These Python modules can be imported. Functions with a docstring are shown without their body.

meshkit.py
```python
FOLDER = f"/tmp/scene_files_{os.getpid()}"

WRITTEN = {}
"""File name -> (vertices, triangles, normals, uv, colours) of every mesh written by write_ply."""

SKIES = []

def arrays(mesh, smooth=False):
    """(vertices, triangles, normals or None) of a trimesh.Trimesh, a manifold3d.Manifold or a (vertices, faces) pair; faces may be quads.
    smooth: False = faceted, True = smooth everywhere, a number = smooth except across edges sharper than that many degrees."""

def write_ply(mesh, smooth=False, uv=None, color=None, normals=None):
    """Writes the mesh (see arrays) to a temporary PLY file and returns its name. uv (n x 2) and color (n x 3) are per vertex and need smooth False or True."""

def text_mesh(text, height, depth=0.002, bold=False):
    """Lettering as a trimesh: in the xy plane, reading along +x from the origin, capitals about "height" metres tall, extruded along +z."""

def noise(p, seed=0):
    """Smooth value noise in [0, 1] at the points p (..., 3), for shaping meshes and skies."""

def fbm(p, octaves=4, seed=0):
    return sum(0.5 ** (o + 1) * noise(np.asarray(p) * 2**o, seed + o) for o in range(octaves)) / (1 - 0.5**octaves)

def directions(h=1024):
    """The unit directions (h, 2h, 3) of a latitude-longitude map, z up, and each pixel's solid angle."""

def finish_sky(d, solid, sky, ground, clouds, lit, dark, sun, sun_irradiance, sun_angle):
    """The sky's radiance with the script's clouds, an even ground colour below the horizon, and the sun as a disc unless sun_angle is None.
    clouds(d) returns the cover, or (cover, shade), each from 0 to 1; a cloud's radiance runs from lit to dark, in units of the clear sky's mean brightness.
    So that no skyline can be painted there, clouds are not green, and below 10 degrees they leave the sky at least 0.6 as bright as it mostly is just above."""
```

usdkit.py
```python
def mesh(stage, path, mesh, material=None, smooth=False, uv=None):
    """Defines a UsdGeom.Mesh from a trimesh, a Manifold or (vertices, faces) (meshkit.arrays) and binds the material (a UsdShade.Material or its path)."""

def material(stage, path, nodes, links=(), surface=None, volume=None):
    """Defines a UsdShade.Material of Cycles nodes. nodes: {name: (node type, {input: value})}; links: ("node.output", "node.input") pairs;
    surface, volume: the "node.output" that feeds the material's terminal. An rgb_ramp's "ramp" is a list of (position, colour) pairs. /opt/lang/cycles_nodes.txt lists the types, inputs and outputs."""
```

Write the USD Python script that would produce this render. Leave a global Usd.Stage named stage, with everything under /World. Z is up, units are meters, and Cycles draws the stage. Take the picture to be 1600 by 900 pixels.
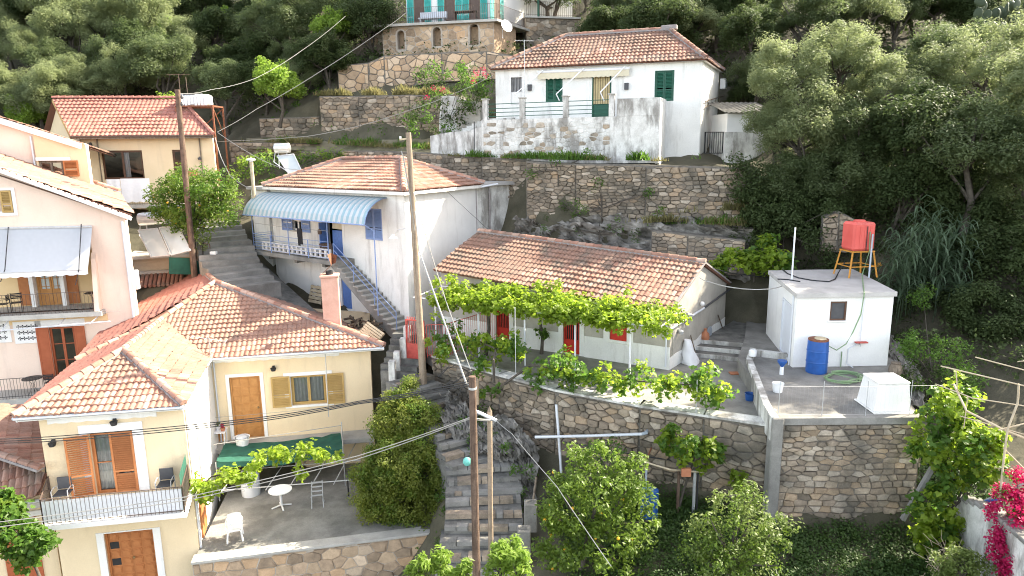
import math, numpy as np, trimesh
from pxr import Usd, UsdGeom, UsdLux, UsdShade, Gf, Sdf, Vt
from shapely.geometry import Polygon, box as sbox, Point
from scipy.spatial import Voronoi
from scipy.interpolate import LinearNDInterpolator, NearestNDInterpolator
import usdkit, meshkit
stage = Usd.Stage.CreateInMemory()
UsdGeom.SetStageUpAxis(stage, 'Z'); UsdGeom.SetStageMetersPerUnit(stage, 1.0)
World = UsdGeom.Xform.Define(stage, '/World'); UsdGeom.Scope.Define(stage, '/World/Looks')
# ---------------------------------------------------------------- camera, sky, sun
EXPOSURE = 1.9
CAM = np.array([0, 0, 12.0]); PITCH, ROLL, FPX = math.radians(11.3), math.radians(0.7), 1067.0
FW = np.array([0, math.cos(PITCH), -math.sin(PITCH)])
_R, _U = np.array([1.0, 0, 0]), np.array([0, math.sin(PITCH), math.cos(PITCH)])
RT = math.cos(ROLL) * _R - math.sin(ROLL) * _U; UP = math.sin(ROLL) * _R + math.cos(ROLL) * _U
cam = UsdGeom.Camera.Define(stage, '/World/camera')
cam.AddTransformOp().Set(Gf.Matrix4d(*[*RT, 0, *UP, 0, *(-FW), 0, *CAM, 1]))
cam.CreateHorizontalApertureAttr(36.0); cam.CreateFocalLengthAttr(36.0 * FPX / 1600)
cam.CreateClippingRangeAttr(Gf.Vec2f(0.1, 2000)); cam.CreateExposureAttr(EXPOSURE)
SUN = np.array([0.74, 0.36, 0.62]); SUN /= np.linalg.norm(SUN)
usdkit.material(stage, '/World/Looks/sky', {
    's': ('sky_texture', {'sky_type': 'single_scattering', 'sun_disc': False, 'sun_elevation': float(np.arcsin(SUN[2])), 'sun_rotation': float(math.atan2(SUN[0], SUN[1])), 'aerosol_density': 2.0}),
    'h': ('hsv', {'saturation': 0.60}), 'w': ('mix_color', {'blend_type': 'multiply', 'fac': 1.0, 'b': (1.06, 1.0, 0.92), 'use_clamp': False}),
    'b': ('background_shader', {'strength': 0.15})}, [('s.color', 'h.color'), ('h.color', 'w.a'), ('w.result', 'b.color')], surface='b.background')
dome = UsdLux.DomeLight.Define(stage, '/World/sky')
UsdShade.MaterialBindingAPI.Apply(dome.GetPrim()).Bind(UsdShade.Material.Get(stage, '/World/Looks/sky'))
sun = UsdLux.DistantLight.Define(stage, '/World/sun')
sun.CreateIntensityAttr(1.25); sun.CreateAngleAttr(0.53); sun.CreateColorAttr(Gf.Vec3f(1.0, 0.90, 0.71)); sun.CreateNormalizeAttr(True)
_x = np.cross([0, 0, 1.0], SUN); _x /= np.linalg.norm(_x); _y = np.cross(SUN, _x)
sun.AddTransformOp().Set(Gf.Matrix4d(*[*_x, 0, *_y, 0, *SUN, 0, 0, 0, 60, 1]))
for _p in (dome, sun): _p.GetPrim().SetCustomDataByKey('kind', 'structure')
# ---------------------------------------------------------------- helpers
def V(*a): return np.array(a, float)
def ray(x, y): return FW + (x - 800) / FPX * RT - (y - 450) / FPX * UP
def at(x, y, Y):                      # the point seen at a pixel of the 1600 wide photograph, Y metres ahead
    d = ray(x, y); return CAM + d * Y / d[1]
def atz(x, y, z):                     # the same at height z
    d = ray(x, y); return CAM + d * (z - CAM[2]) / d[2]
def nrm(v): v = np.asarray(v, float); return v / (np.linalg.norm(v) + 1e-12)
def raypl(x, y, o, n):
    d = ray(x, y); return CAM + d * np.dot(np.asarray(o) - CAM, n) / np.dot(d, n)
class MB:                             # collects faces for one mesh
    def __init__(s): s.v = []; s.f = []; s.n = 0
    def add(s, v, f):
        v = np.asarray(v, float); f = np.asarray(f, int)
        if f.shape[1] == 4: f = np.vstack([f[:, [0, 1, 2]], f[:, [0, 2, 3]]])
        s.v.append(v); s.f.append(f + s.n); s.n += len(v); return s
    def tm(s, m): return s.add(np.array(m.vertices), np.array(m.faces))
    def poly(s, pts):
        return s.add(pts, [[0, i, i + 1] for i in range(1, len(pts) - 1)])
    def box8(s, p):                   # 8 corners: bottom loop 0-3, top loop 4-7
        return s.add(p, [[3, 2, 1, 0], [4, 5, 6, 7], [0, 1, 5, 4], [1, 2, 6, 5], [2, 3, 7, 6], [3, 0, 4, 7]])
    def box(s, c, size, ax=None, bev=0):   # centre, size, ax = three axes
        c = V(*c); ax = np.eye(3) if ax is None else np.asarray(ax, float); h = np.asarray(size, float) / 2
        if bev:
            pts = []
            for sx in (-1, 1):
                for sy in (-1, 1):
                    for sz in (-1, 1):
                        for k in range(3):
                            q = h - bev; q[k] = h[k]; pts.append(q * (sx, sy, sz))
            m = trimesh.convex.convex_hull(np.array(pts)); return s.add(np.array(m.vertices) @ ax + c, m.faces)
        l = np.array([[-1, -1, -1], [1, -1, -1], [1, 1, -1], [-1, 1, -1], [-1, -1, 1], [1, -1, 1], [1, 1, 1], [-1, 1, 1]]) * h
        return s.box8(l @ ax + c)
    def bar(s, p, q, w, h=None, up=(0, 0, 1)):
        p, q = V(*p), V(*q); h = w if h is None else h; t = nrm(q - p); a = np.cross(t, up)
        if np.linalg.norm(a) < 1e-3: a = np.cross(t, (0, 1.0, 0))
        a = nrm(a); b = nrm(np.cross(a, t)); return s.box((p + q) / 2, (np.linalg.norm(q - p), w, h), [t, a, b])
    def tube(s, pts, r, sides=6, cap=True):
        p = np.asarray(pts, float); r = np.broadcast_to(r, (len(p),)); t = np.gradient(p, axis=0); t /= np.linalg.norm(t, axis=1, keepdims=True) + 1e-12
        a = np.cross(t, np.where(np.abs(t[:, 2:]) < 0.9, [0, 0, 1.0], [1.0, 0, 0])); a /= np.linalg.norm(a, axis=1, keepdims=True) + 1e-12
        b = np.cross(t, a); g = np.arange(sides) * 2 * np.pi / sides
        v = p[:, None] + r[:, None, None] * (np.cos(g)[None, :, None] * a[:, None] + np.sin(g)[None, :, None] * b[:, None])
        f = []
        for i in range(len(p) - 1):
            for j in range(sides): f.append([i * sides + j, i * sides + (j + 1) % sides, (i + 1) * sides + (j + 1) % sides, (i + 1) * sides + j])
        s.add(v.reshape(-1, 3), f)
        if cap:
            for k in (0, len(p) - 1): s.poly(v[k][::-1] if k == 0 else v[k])
        return s
    def lathe(s, c, prof, n=20, ax=None):      # prof: (radius, height)
        g = np.arange(n) * 2 * np.pi / n; prof = np.asarray(prof, float)
        v = np.stack([prof[:, :1] * np.cos(g), prof[:, :1] * np.sin(g), np.repeat(prof[:, 1:], n, 1)], -1).reshape(-1, 3)
        if ax is not None: v = v @ np.asarray(ax)
        f = [[i * n + j, i * n + (j + 1) % n, (i + 1) * n + (j + 1) % n, (i + 1) * n + j] for i in range(len(prof) - 1) for j in range(n)]
        return s.add(v + V(*c), f)
    def prism(s, poly, o, ax, ay, az, t):      # shapely polygon in ax/ay at o, from -t to 0 along az
        for g in getattr(poly, 'geoms', [poly]):
            if g.is_empty or g.area < 1e-7: continue
            m = trimesh.creation.extrude_polygon(g, t, engine='earcut'); v = np.array(m.vertices)
            s.add(np.asarray(o) + v[:, :1] * ax + v[:, 1:2] * ay + (v[:, 2:] - t) * az, m.faces)
        return s
    def arr(s):
        return (np.vstack(s.v), np.vstack(s.f)) if s.v else (np.zeros((0, 3)), np.zeros((0, 3), int))
USED = {}
def unique(parent, name):
    k = (parent, name); n = USED.get(k, -1) + 1; USED[k] = n
    return f'{parent}/{name}' + (f'_{n:03d}' if n else '')
ORIGIN = {}
def setdata(prim, label=None, cat=None, group=None, kind=None):
    for k, x in (('label', label), ('category', cat), ('group', group), ('kind', kind)):
        if x: prim.SetCustomDataByKey(k, x)
LOOKP = {}
def M(name): return UsdShade.Material.Get(stage, '/World/Looks/' + name)
def _mesh(path, v, f, mat, smooth):
    m = UsdGeom.Mesh.Define(stage, path)
    n = None
    if smooth: v, f, n = meshkit.arrays(trimesh.Trimesh(v, f, process=False), smooth if smooth is not True else True)
    m.CreatePointsAttr(Vt.Vec3fArray.FromNumpy(np.ascontiguousarray(v, np.float32)))
    m.CreateFaceVertexCountsAttr(Vt.IntArray.FromNumpy(np.full(len(f), 3, np.int32)))
    m.CreateFaceVertexIndicesAttr(Vt.IntArray.FromNumpy(np.ascontiguousarray(f, np.int32).ravel()))
    m.CreateSubdivisionSchemeAttr('none')
    if n is not None:
        m.CreateNormalsAttr(Vt.Vec3fArray.FromNumpy(n.astype(np.float32))); m.SetNormalsInterpolation('vertex')
    UsdShade.MaterialBindingAPI.Apply(m.GetPrim()).Bind(M(mat))
    return m
def thing(name, label, cat, loc=(0, 0, 0), group=None, kind=None):
    p = unique('/World', name); x = UsdGeom.Xform.Define(stage, p); x.AddTranslateOp().Set(Gf.Vec3d(*map(float, loc)))
    ORIGIN[p] = V(*loc); setdata(x.GetPrim(), label, cat, group, kind); return p
def proto(name):
    p = f'/World/{name}_source'; stage.CreateClassPrim(p); ORIGIN[p] = V(0, 0, 0); return p
def part(parent, name, mb, mat, smooth=None, label=None, kind=None):
    v, f = mb.arr() if isinstance(mb, MB) else mb
    if not len(f): return None
    p = unique(parent, name); o = ORIGIN[parent]; ORIGIN[p] = o
    m = _mesh(p, np.asarray(v) - o, f, mat, smooth); setdata(m.GetPrim(), label, None, None, kind); return p
def single(name, label, cat, mb, mat, smooth=None, group=None, kind=None, loc=None):
    v, f = mb.arr() if isinstance(mb, MB) else mb; v = np.asarray(v)
    if loc is None: loc = V(*(v.min(0) + v.max(0))[:2] / 2, v[:, 2].min())
    p = unique('/World', name); ORIGIN[p] = V(*loc); m = _mesh(p, v - loc, f, mat, smooth)
    m.AddTranslateOp().Set(Gf.Vec3d(*map(float, loc))); setdata(m.GetPrim(), label, cat, group, kind); return p
def struct(name, mb, mat, smooth=None): 
    v, f = mb.arr() if isinstance(mb, MB) else mb
    p = unique('/World', name); ORIGIN[p] = V(0, 0, 0); m = _mesh(p, v, f, mat, smooth); setdata(m.GetPrim(), None, None, None, 'structure'); return p
def inst(src, name, label, cat, loc, rz=0, sc=1, group=None, kind=None):
    p = unique('/World', name); x = UsdGeom.Xform.Define(stage, p)
    x.AddTranslateOp().Set(Gf.Vec3d(*map(float, loc))); x.AddRotateZOp().Set(float(math.degrees(rz)))
    x.AddScaleOp().Set(Gf.Vec3f(*np.broadcast_to(np.asarray(sc, float), (3,)).tolist()))
    x.GetPrim().GetReferences().AddInternalReference(src); x.GetPrim().SetInstanceable(True); setdata(x.GetPrim(), label, cat, group, kind); return p
# ---------------------------------------------------------------- materials
def mat_noise(name, cols, scale=3.0, rough=0.85, bump=0.0, bscale=40.0, streak=0.0, dirt=None, dirtcol=(0.12, 0.11, 0.10), dirtscale=(1, 1, 1), island=0.0, obj=0.0, spec=0.3, detail=5, metallic=0.0, fine=0.0, coat=0.0):
    """base colour from a noise ramp, with optional patches of dirt, per island / object variation and bump."""
    N = {'g': ('geometry', {}), 'n': ('noise_texture', {'scale': scale, 'detail': detail, 'roughness': 0.6}),
         'r': ('rgb_ramp', {'ramp': [(0.30 + 0.4 * i / max(1, len(cols) - 1), c) for i, c in enumerate(cols)]}),
         'p': ('principled_bsdf', {'roughness': rough, 'specular_ior_level': spec, 'metallic': metallic, 'coat_weight': coat})}
    L = [('g.position', 'n.vector'), ('n.fac', 'r.fac')]; c = 'r.color'
    if dirt is not None:
        N['dm'] = ('mapping', {'scale': dirtscale}); N['dn'] = ('noise_texture', {'scale': 1.0, 'detail': 6, 'roughness': 0.65})
        N['dr'] = ('rgb_ramp', {'ramp': [(dirt[0], (0, 0, 0)), (dirt[1], (dirt[2],) * 3)]}); N['dx'] = ('mix_color', {'b': dirtcol}); N['db'] = ('rgb_to_bw', {})
        L += [('g.position', 'dm.vector'), ('dm.vector', 'dn.vector'), ('dn.fac', 'dr.fac'), ('dr.color', 'db.color'), ('db.val', 'dx.fac'), (c, 'dx.a')]; c = 'dx.result'
    if fine:
        N['fn'] = ('noise_texture', {'scale': 22.0, 'detail': 4, 'roughness': 0.7}); N['fm'] = ('map_range', {'from_min': 0.3, 'from_max': 0.7, 'to_min': 1 - fine, 'to_max': 1 + fine}); N['fh'] = ('hsv', {})
        L += [('g.position', 'fn.vector'), ('fn.fac', 'fm.value'), ('fm.result', 'fh.value'), (c, 'fh.color')]; c = 'fh.color'
    if island or obj:
        N['hm'] = ('map_range', {'from_min': 0.0, 'from_max': 1.0, 'to_min': 1 - (island or obj), 'to_max': 1 + (island or obj)}); N['h'] = ('hsv', {})
        if obj: N['oi'] = ('object_info', {}); L.append(('oi.random', 'hm.value'))
        else: L.append(('g.random_per_island', 'hm.value'))
        L += [('hm.result', 'h.value'), (c, 'h.color')]; c = 'h.color'
    L.append((c, 'p.base_color'))
    if bump:
        N['bn'] = ('noise_texture', {'scale': bscale, 'detail': 4}); N['b'] = ('bump', {'strength': min(1.0, bump), 'distance': 0.02}); L += [('g.position', 'bn.vector'), ('bn.fac', 'b.height'), ('b.normal', 'p.normal')]
    usdkit.material(stage, '/World/Looks/' + name, N, L, surface='p.BSDF')
def mat_leaf(name, cols, trans=0.35, tcol=None, rough=0.5, scale=0.6, spec=0.4):
    tcol = tcol or tuple(min(1, 2.1 * x) for x in cols[-1])
    N = {'g': ('geometry', {}), 'n': ('noise_texture', {'scale': scale, 'detail': 2}), 'm': ('math', {'math_type': 'multiply_add', 'value2': 0.55, 'value3': -0.02}), 'a': ('math', {'math_type': 'multiply_add', 'value2': 0.5}),
         'r': ('rgb_ramp', {'ramp': [(i / max(1, len(cols) - 1), c) for i, c in enumerate(cols)]}),
         'p': ('principled_bsdf', {'roughness': rough, 'specular_ior_level': spec}), 't': ('translucent_bsdf', {}), 'tm': ('mix_color', {'blend_type': 'multiply', 'fac': 1.0, 'b': tuple(float(a / max(1e-3, b)) for a, b in zip(tcol, cols[-1])), 'use_clamp': False}), 'x': ('mix_closure', {'fac': trans})}
    L = [('g.position', 'n.vector'), ('g.random_per_island', 'm.value1'), ('n.fac', 'a.value1'), ('m.value', 'a.value3'), ('a.value', 'r.fac'), ('r.color', 'p.base_color'), ('r.color', 'tm.a'), ('tm.result', 't.color'), ('p.BSDF', 'x.closure1'), ('t.BSDF', 'x.closure2')]
    usdkit.material(stage, '/World/Looks/' + name, N, L, surface='x.closure')
def flat(name, col, rough=0.5, metallic=0.0, spec=0.4, var=0.12, scale=6.0, bump=0.0):
    mat_noise(name, [tuple(x * (1 - var) for x in col), tuple(min(1, x * (1 + var)) for x in col)], scale=scale, rough=rough, metallic=metallic, spec=spec, bump=bump)
# plaster
DR = dict(dirtscale=(2.2, 2.2, 0.35))
mat_noise('plaster_yellow', [(0.70, 0.56, 0.37), (0.76, 0.62, 0.42)], 0.8, 0.9, 0.25, 30, fine=0.04, dirt=(0.52, 0.78, 0.42), dirtcol=(0.45, 0.36, 0.25), **DR)
mat_noise('plaster_cream', [(0.66, 0.52, 0.33), (0.72, 0.58, 0.39)], 0.8, 0.9, 0.25, 30, fine=0.03, dirt=(0.55, 0.8, 0.35), dirtcol=(0.4, 0.33, 0.24), **DR)
mat_noise('plaster_pink', [(0.74, 0.57, 0.46), (0.79, 0.63, 0.52)], 0.8, 0.9, 0.2, 30, fine=0.04, dirt=(0.54, 0.8, 0.4), dirtcol=(0.5, 0.4, 0.33), **DR)
mat_noise('plaster_ochre', [(0.72, 0.52, 0.28), (0.76, 0.56, 0.32)], 0.8, 0.9, 0.2, 30, fine=0.03)
mat_noise('whitewash', [(0.74, 0.73, 0.70), (0.82, 0.81, 0.78)], 1.2, 0.9, 0.35, 14, fine=0.06, dirt=(0.52, 0.74, 0.6), dirtcol=(0.36, 0.335, 0.30), **DR)
mat_noise('whitewash_old', [(0.52, 0.51, 0.48), (0.72, 0.71, 0.68)], 2.2, 0.92, 0.6, 9, fine=0.12, dirt=(0.45, 0.60, 0.85), dirtcol=(0.21, 0.195, 0.175), dirtscale=(1.6, 1.6, 0.5))
mat_noise('white_paint', [(0.74, 0.73, 0.71), (0.80, 0.79, 0.77)], 1.5, 0.8, 0.15, 25, fine=0.04, dirt=(0.55, 0.8, 0.4), dirtcol=(0.45, 0.43, 0.40), **DR)
mat_noise('render_gray', [(0.34, 0.32, 0.28), (0.46, 0.43, 0.38)], 1.1, 0.95, 0.4, 18, fine=0.07, dirt=(0.52, 0.75, 0.5), dirtcol=(0.24, 0.22, 0.19), dirtscale=(1.2, 1.2, 0.5))
mat_noise('render_buff', [(0.40, 0.34, 0.25), (0.48, 0.41, 0.31)], 1.1, 0.95, 0.4, 18, fine=0.07)
mat_noise('concrete', [(0.17, 0.163, 0.15), (0.31, 0.30, 0.28)], 0.9, 0.95, 0.5, 20, fine=0.12, dirt=(0.50, 0.68, 0.7), dirtcol=(0.13, 0.125, 0.115), dirtscale=(0.8, 0.8, 0.8))
mat_noise('concrete_dark', [(0.10, 0.10, 0.095), (0.24, 0.23, 0.21)], 1.4, 0.95, 0.6, 20, fine=0.15, dirt=(0.48, 0.66, 0.7), dirtcol=(0.055, 0.055, 0.05), dirtscale=(1.5, 1.5, 1.5))
mat_noise('concrete_pale', [(0.36, 0.345, 0.315), (0.48, 0.465, 0.43)], 1.2, 0.95, 0.4, 20, fine=0.08, dirt=(0.52, 0.72, 0.6), dirtcol=(0.25, 0.24, 0.22), dirtscale=(0.9, 0.9, 0.9))
mat_noise('roof_concrete', [(0.40, 0.385, 0.37), (0.52, 0.50, 0.48)], 1.2, 0.95, 0.3, 20, fine=0.06, dirt=(0.5, 0.72, 0.5), dirtcol=(0.28, 0.27, 0.25))
# tiles
for i, (a, b) in enumerate([((0.36, 0.185, 0.135), (0.47, 0.27, 0.205)), ((0.40, 0.225, 0.17), (0.51, 0.33, 0.265)), ((0.33, 0.16, 0.12), (0.43, 0.235, 0.18)), ((0.44, 0.28, 0.22), (0.54, 0.38, 0.31))]):
    a, b = [tuple(x * y for x, y in zip(c, (.88, .86, .84))) for c in (a, b)]
    mat_noise(f'tile_{"abcd"[i]}', [a, b], 2.5, 0.82, 0.2, 30, fine=0.12, obj=0.16, dirt=(0.52, 0.70, 0.6), dirtcol=(0.17, 0.145, 0.12), dirtscale=(0.9, 0.9, 0.9))
    mat_noise(f'tile_old_{"abcd"[i]}', [tuple(x * 0.78 for x in a), tuple(x * 0.86 for x in b)], 2.5, 0.85, 0.2, 30, fine=0.14, obj=0.2, dirt=(0.47, 0.64, 0.75), dirtcol=(0.16, 0.14, 0.115), dirtscale=(1.1, 1.1, 1.1))
mat_noise('tile_red', [(0.33, 0.13, 0.10), (0.42, 0.20, 0.16)], 2.5, 0.8, 0.2, 30, fine=0.1, obj=0.14, dirt=(0.55, 0.75, 0.4), dirtcol=(0.2, 0.12, 0.1))
mat_noise('tile_field', [(0.325, 0.177, 0.127), (0.43, 0.267, 0.206)], 2.5, 0.82, 0.2, 30, fine=0.12, island=0.16, dirt=(0.52, 0.70, 0.6), dirtcol=(0.17, 0.145, 0.12), dirtscale=(0.9, 0.9, 0.9))
mat_noise('tile_field_old', [(0.26, 0.145, 0.105), (0.36, 0.225, 0.175)], 2.5, 0.85, 0.2, 30, fine=0.14, island=0.2, dirt=(0.47, 0.64, 0.75), dirtcol=(0.16, 0.14, 0.115), dirtscale=(1.1, 1.1, 1.1))
mat_noise('tile_field_red', [(0.33, 0.13, 0.10), (0.42, 0.20, 0.16)], 2.5, 0.8, 0.2, 30, fine=0.1, island=0.14, dirt=(0.55, 0.75, 0.4), dirtcol=(0.2, 0.12, 0.1))
flat('roof_deck', (0.16, 0.075, 0.05), 0.95)
mat_noise('ridge_mortar', [(0.22, 0.20, 0.20), (0.34, 0.31, 0.30)], 5, 0.95, 0.5, 30)
# stone
for i, (a, b) in enumerate([((0.19, 0.165, 0.135), (0.31, 0.27, 0.225)), ((0.25, 0.215, 0.17), (0.36, 0.32, 0.265)), ((0.14, 0.125, 0.105), (0.25, 0.22, 0.185)), ((0.27, 0.215, 0.155), (0.36, 0.295, 0.225)), ((0.30, 0.275, 0.24), (0.43, 0.40, 0.35))]):
    a, b = [tuple(x * y for x, y in zip(c, (1.13, 1.04, .95))) for c in (a, b)]
    mat_noise(f'stone_{"abcde"[i]}', [a, b], 5, 0.95, 0.7, 16, fine=0.16, obj=0.15, dirt=(0.45, 0.64, 0.75), dirtcol=(0.085, 0.082, 0.07), dirtscale=(0.6, 0.6, 0.75))
    mat_noise(f'stone_gold_{"abcde"[i]}', [tuple(x * y for x, y in zip(a, (1.4, 1.28, 1.18))), tuple(x * y for x, y in zip(b, (1.3, 1.18, 1.05)))], 4, 0.95, 0.6, 16, fine=0.1, obj=0.15)
mat_noise('stone_field', [(0.20, 0.163, 0.12), (0.38, 0.315, 0.24)], 2.5, 0.95, 0.7, 16, fine=0.16, island=0.28, dirt=(0.45, 0.64, 0.75), dirtcol=(0.085, 0.082, 0.07), dirtscale=(0.6, 0.6, 0.75))
mat_noise('stone_gold_field', [(0.40, 0.33, 0.26), (0.52, 0.45, 0.36)], 2.5, 0.95, 0.6, 16, fine=0.1, island=0.22)
mat_noise('mortar', [(0.11, 0.10, 0.086), (0.20, 0.18, 0.155)], 4, 0.97, 0.7, 25, fine=0.12)
mat_noise('mortar_pale', [(0.36, 0.31, 0.26), (0.46, 0.41, 0.35)], 4, 0.97, 0.5, 25, fine=0.1)
mat_noise('rock', [(0.105, 0.097, 0.086), (0.22, 0.205, 0.185), (0.37, 0.35, 0.32)], 1.6, 0.95, 1.0, 6, fine=0.15, dirt=(0.5, 0.7, 0.7), dirtcol=(0.07, 0.07, 0.06), detail=8)
# ground
mat_noise('earth', [(0.10, 0.085, 0.06), (0.17, 0.15, 0.11)], 1.5, 0.98, 0.8, 8, fine=0.15, dirt=(0.45, 0.62, 0.8), dirtcol=(0.05, 0.065, 0.025))
mat_noise('forest_floor', [(0.055, 0.052, 0.034), (0.11, 0.10, 0.07)], 0.8, 0.98, 0.8, 5, fine=0.2)
mat_noise('dry_ground', [(0.19, 0.165, 0.11), (0.28, 0.25, 0.17)], 1.2, 0.98, 0.8, 8, fine=0.15, dirt=(0.48, 0.64, 0.7), dirtcol=(0.07, 0.085, 0.035))
# wood, metal, plastics
mat_noise('wood_orange', [(0.36, 0.13, 0.045), (0.45, 0.18, 0.065)], 3, 0.55, 0.1, 40, fine=0.06)
mat_noise('wood_door', [(0.40, 0.18, 0.055), (0.50, 0.25, 0.085)], 3, 0.5, 0.1, 40, fine=0.08)
mat_noise('wood_red', [(0.33, 0.085, 0.035), (0.40, 0.115, 0.05)], 3, 0.55, 0.1, 40, fine=0.06)
mat_noise('wood_ochre', [(0.40, 0.26, 0.09), (0.48, 0.32, 0.12)], 3, 0.6, 0.1, 40, fine=0.06)
mat_noise('wood_pale', [(0.42, 0.34, 0.22), (0.56, 0.47, 0.33)], 3, 0.8, 0.2, 40, fine=0.1)
mat_noise('wood_old', [(0.15, 0.115, 0.085), (0.26, 0.21, 0.16)], 4, 0.9, 0.4, 30, fine=0.15, dirtscale=(12, 12, 0.7), dirt=(0.5, 0.62, 0.6), dirtcol=(0.06, 0.045, 0.035))
mat_noise('pole_dark', [(0.085, 0.055, 0.04), (0.17, 0.115, 0.085)], 4, 0.9, 0.5, 30, fine=0.2, dirtscale=(14, 14, 0.8), dirt=(0.5, 0.6, 0.6), dirtcol=(0.03, 0.02, 0.016))
mat_noise('pole_pale', [(0.25, 0.19, 0.14), (0.34, 0.27, 0.20)], 4, 0.9, 0.4, 30, fine=0.15, dirtscale=(14, 14, 0.6), dirt=(0.5, 0.62, 0.5), dirtcol=(0.12, 0.08, 0.055))
mat_noise('bark', [(0.05, 0.042, 0.034), (0.11, 0.095, 0.078)], 6, 0.95, 0.8, 20, fine=0.15)
mat_noise('firewood', [(0.10, 0.075, 0.055), (0.20, 0.155, 0.115)], 4, 0.95, 0.5, 30, island=0.35)
flat('galvanised', (0.50, 0.51, 0.52), 0.45, 0.6); flat('steel_bright', (0.72, 0.73, 0.74), 0.34, 0.85, var=0.05); flat('iron_black', (0.03, 0.03, 0.032), 0.55, 0.2)
flat('iron_brown', (0.11, 0.075, 0.06), 0.7); flat('rust', (0.19, 0.075, 0.04), 0.9, var=0.35, scale=12); flat('paint_red', (0.52, 0.035, 0.02), 0.45); flat('gate_red', (0.45, 0.07, 0.055), 0.6, var=0.2)
flat('paint_blue', (0.10, 0.19, 0.46), 0.55, var=0.15); flat('paint_blue_pale', (0.22, 0.31, 0.55), 0.6, var=0.12); flat('paint_green', (0.018, 0.085, 0.055), 0.5, var=0.15); flat('paint_turquoise', (0.07, 0.42, 0.38), 0.5)
flat('paint_brown', (0.10, 0.05, 0.03), 0.5); flat('paint_yellow', (0.50, 0.22, 0.03), 0.6, var=0.25, scale=15); flat('pvc_white', (0.66, 0.68, 0.72), 0.35, var=0.04); flat('pvc_grey', (0.36, 0.40, 0.45), 0.4, var=0.06)
flat('plastic_white', (0.80, 0.80, 0.80), 0.35, var=0.03); flat('plastic_blue', (0.02, 0.085, 0.30), 0.4, var=0.15); flat('plastic_red', (0.56, 0.075, 0.06), 0.5, var=0.10); flat('plastic_black', (0.02, 0.02, 0.022), 0.5); flat('plastic_grey', (0.07, 0.07, 0.075), 0.6)
flat('aluminium', (0.60, 0.60, 0.60), 0.4, 0.3); flat('cloth_white', (0.76, 0.76, 0.78), 0.9, var=0.04); flat('cloth_grey', (0.52, 0.54, 0.58), 0.9, var=0.03); flat('cloth_black', (0.015, 0.015, 0.018), 0.9); flat('tarp_green', (0.016, 0.085, 0.06), 0.8, var=0.25, scale=3)
flat('curtain', (0.55, 0.55, 0.55), 0.9, var=0.1); flat('hose_green', (0.20, 0.30, 0.16), 0.5); flat('wire_pale', (0.30, 0.295, 0.28), 0.7); flat('wire_dark', (0.035, 0.033, 0.033), 0.7); flat('cane', (0.46, 0.38, 0.27), 0.8, var=0.2)
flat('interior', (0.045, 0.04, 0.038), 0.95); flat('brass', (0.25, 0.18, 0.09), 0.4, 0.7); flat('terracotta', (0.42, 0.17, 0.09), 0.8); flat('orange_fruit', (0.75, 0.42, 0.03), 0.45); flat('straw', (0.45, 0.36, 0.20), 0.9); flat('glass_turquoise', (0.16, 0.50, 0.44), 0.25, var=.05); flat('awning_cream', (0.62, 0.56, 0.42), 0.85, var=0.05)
mat_noise('chimney_pink', [(0.46, 0.26, 0.20), (0.60, 0.38, 0.31)], 1.6, 0.9, 0.2, 30, fine=0.06, dirt=(0.55, 0.75, 0.5), dirtcol=(0.3, 0.2, 0.16), dirtscale=(2, 2, 0.5))
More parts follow.
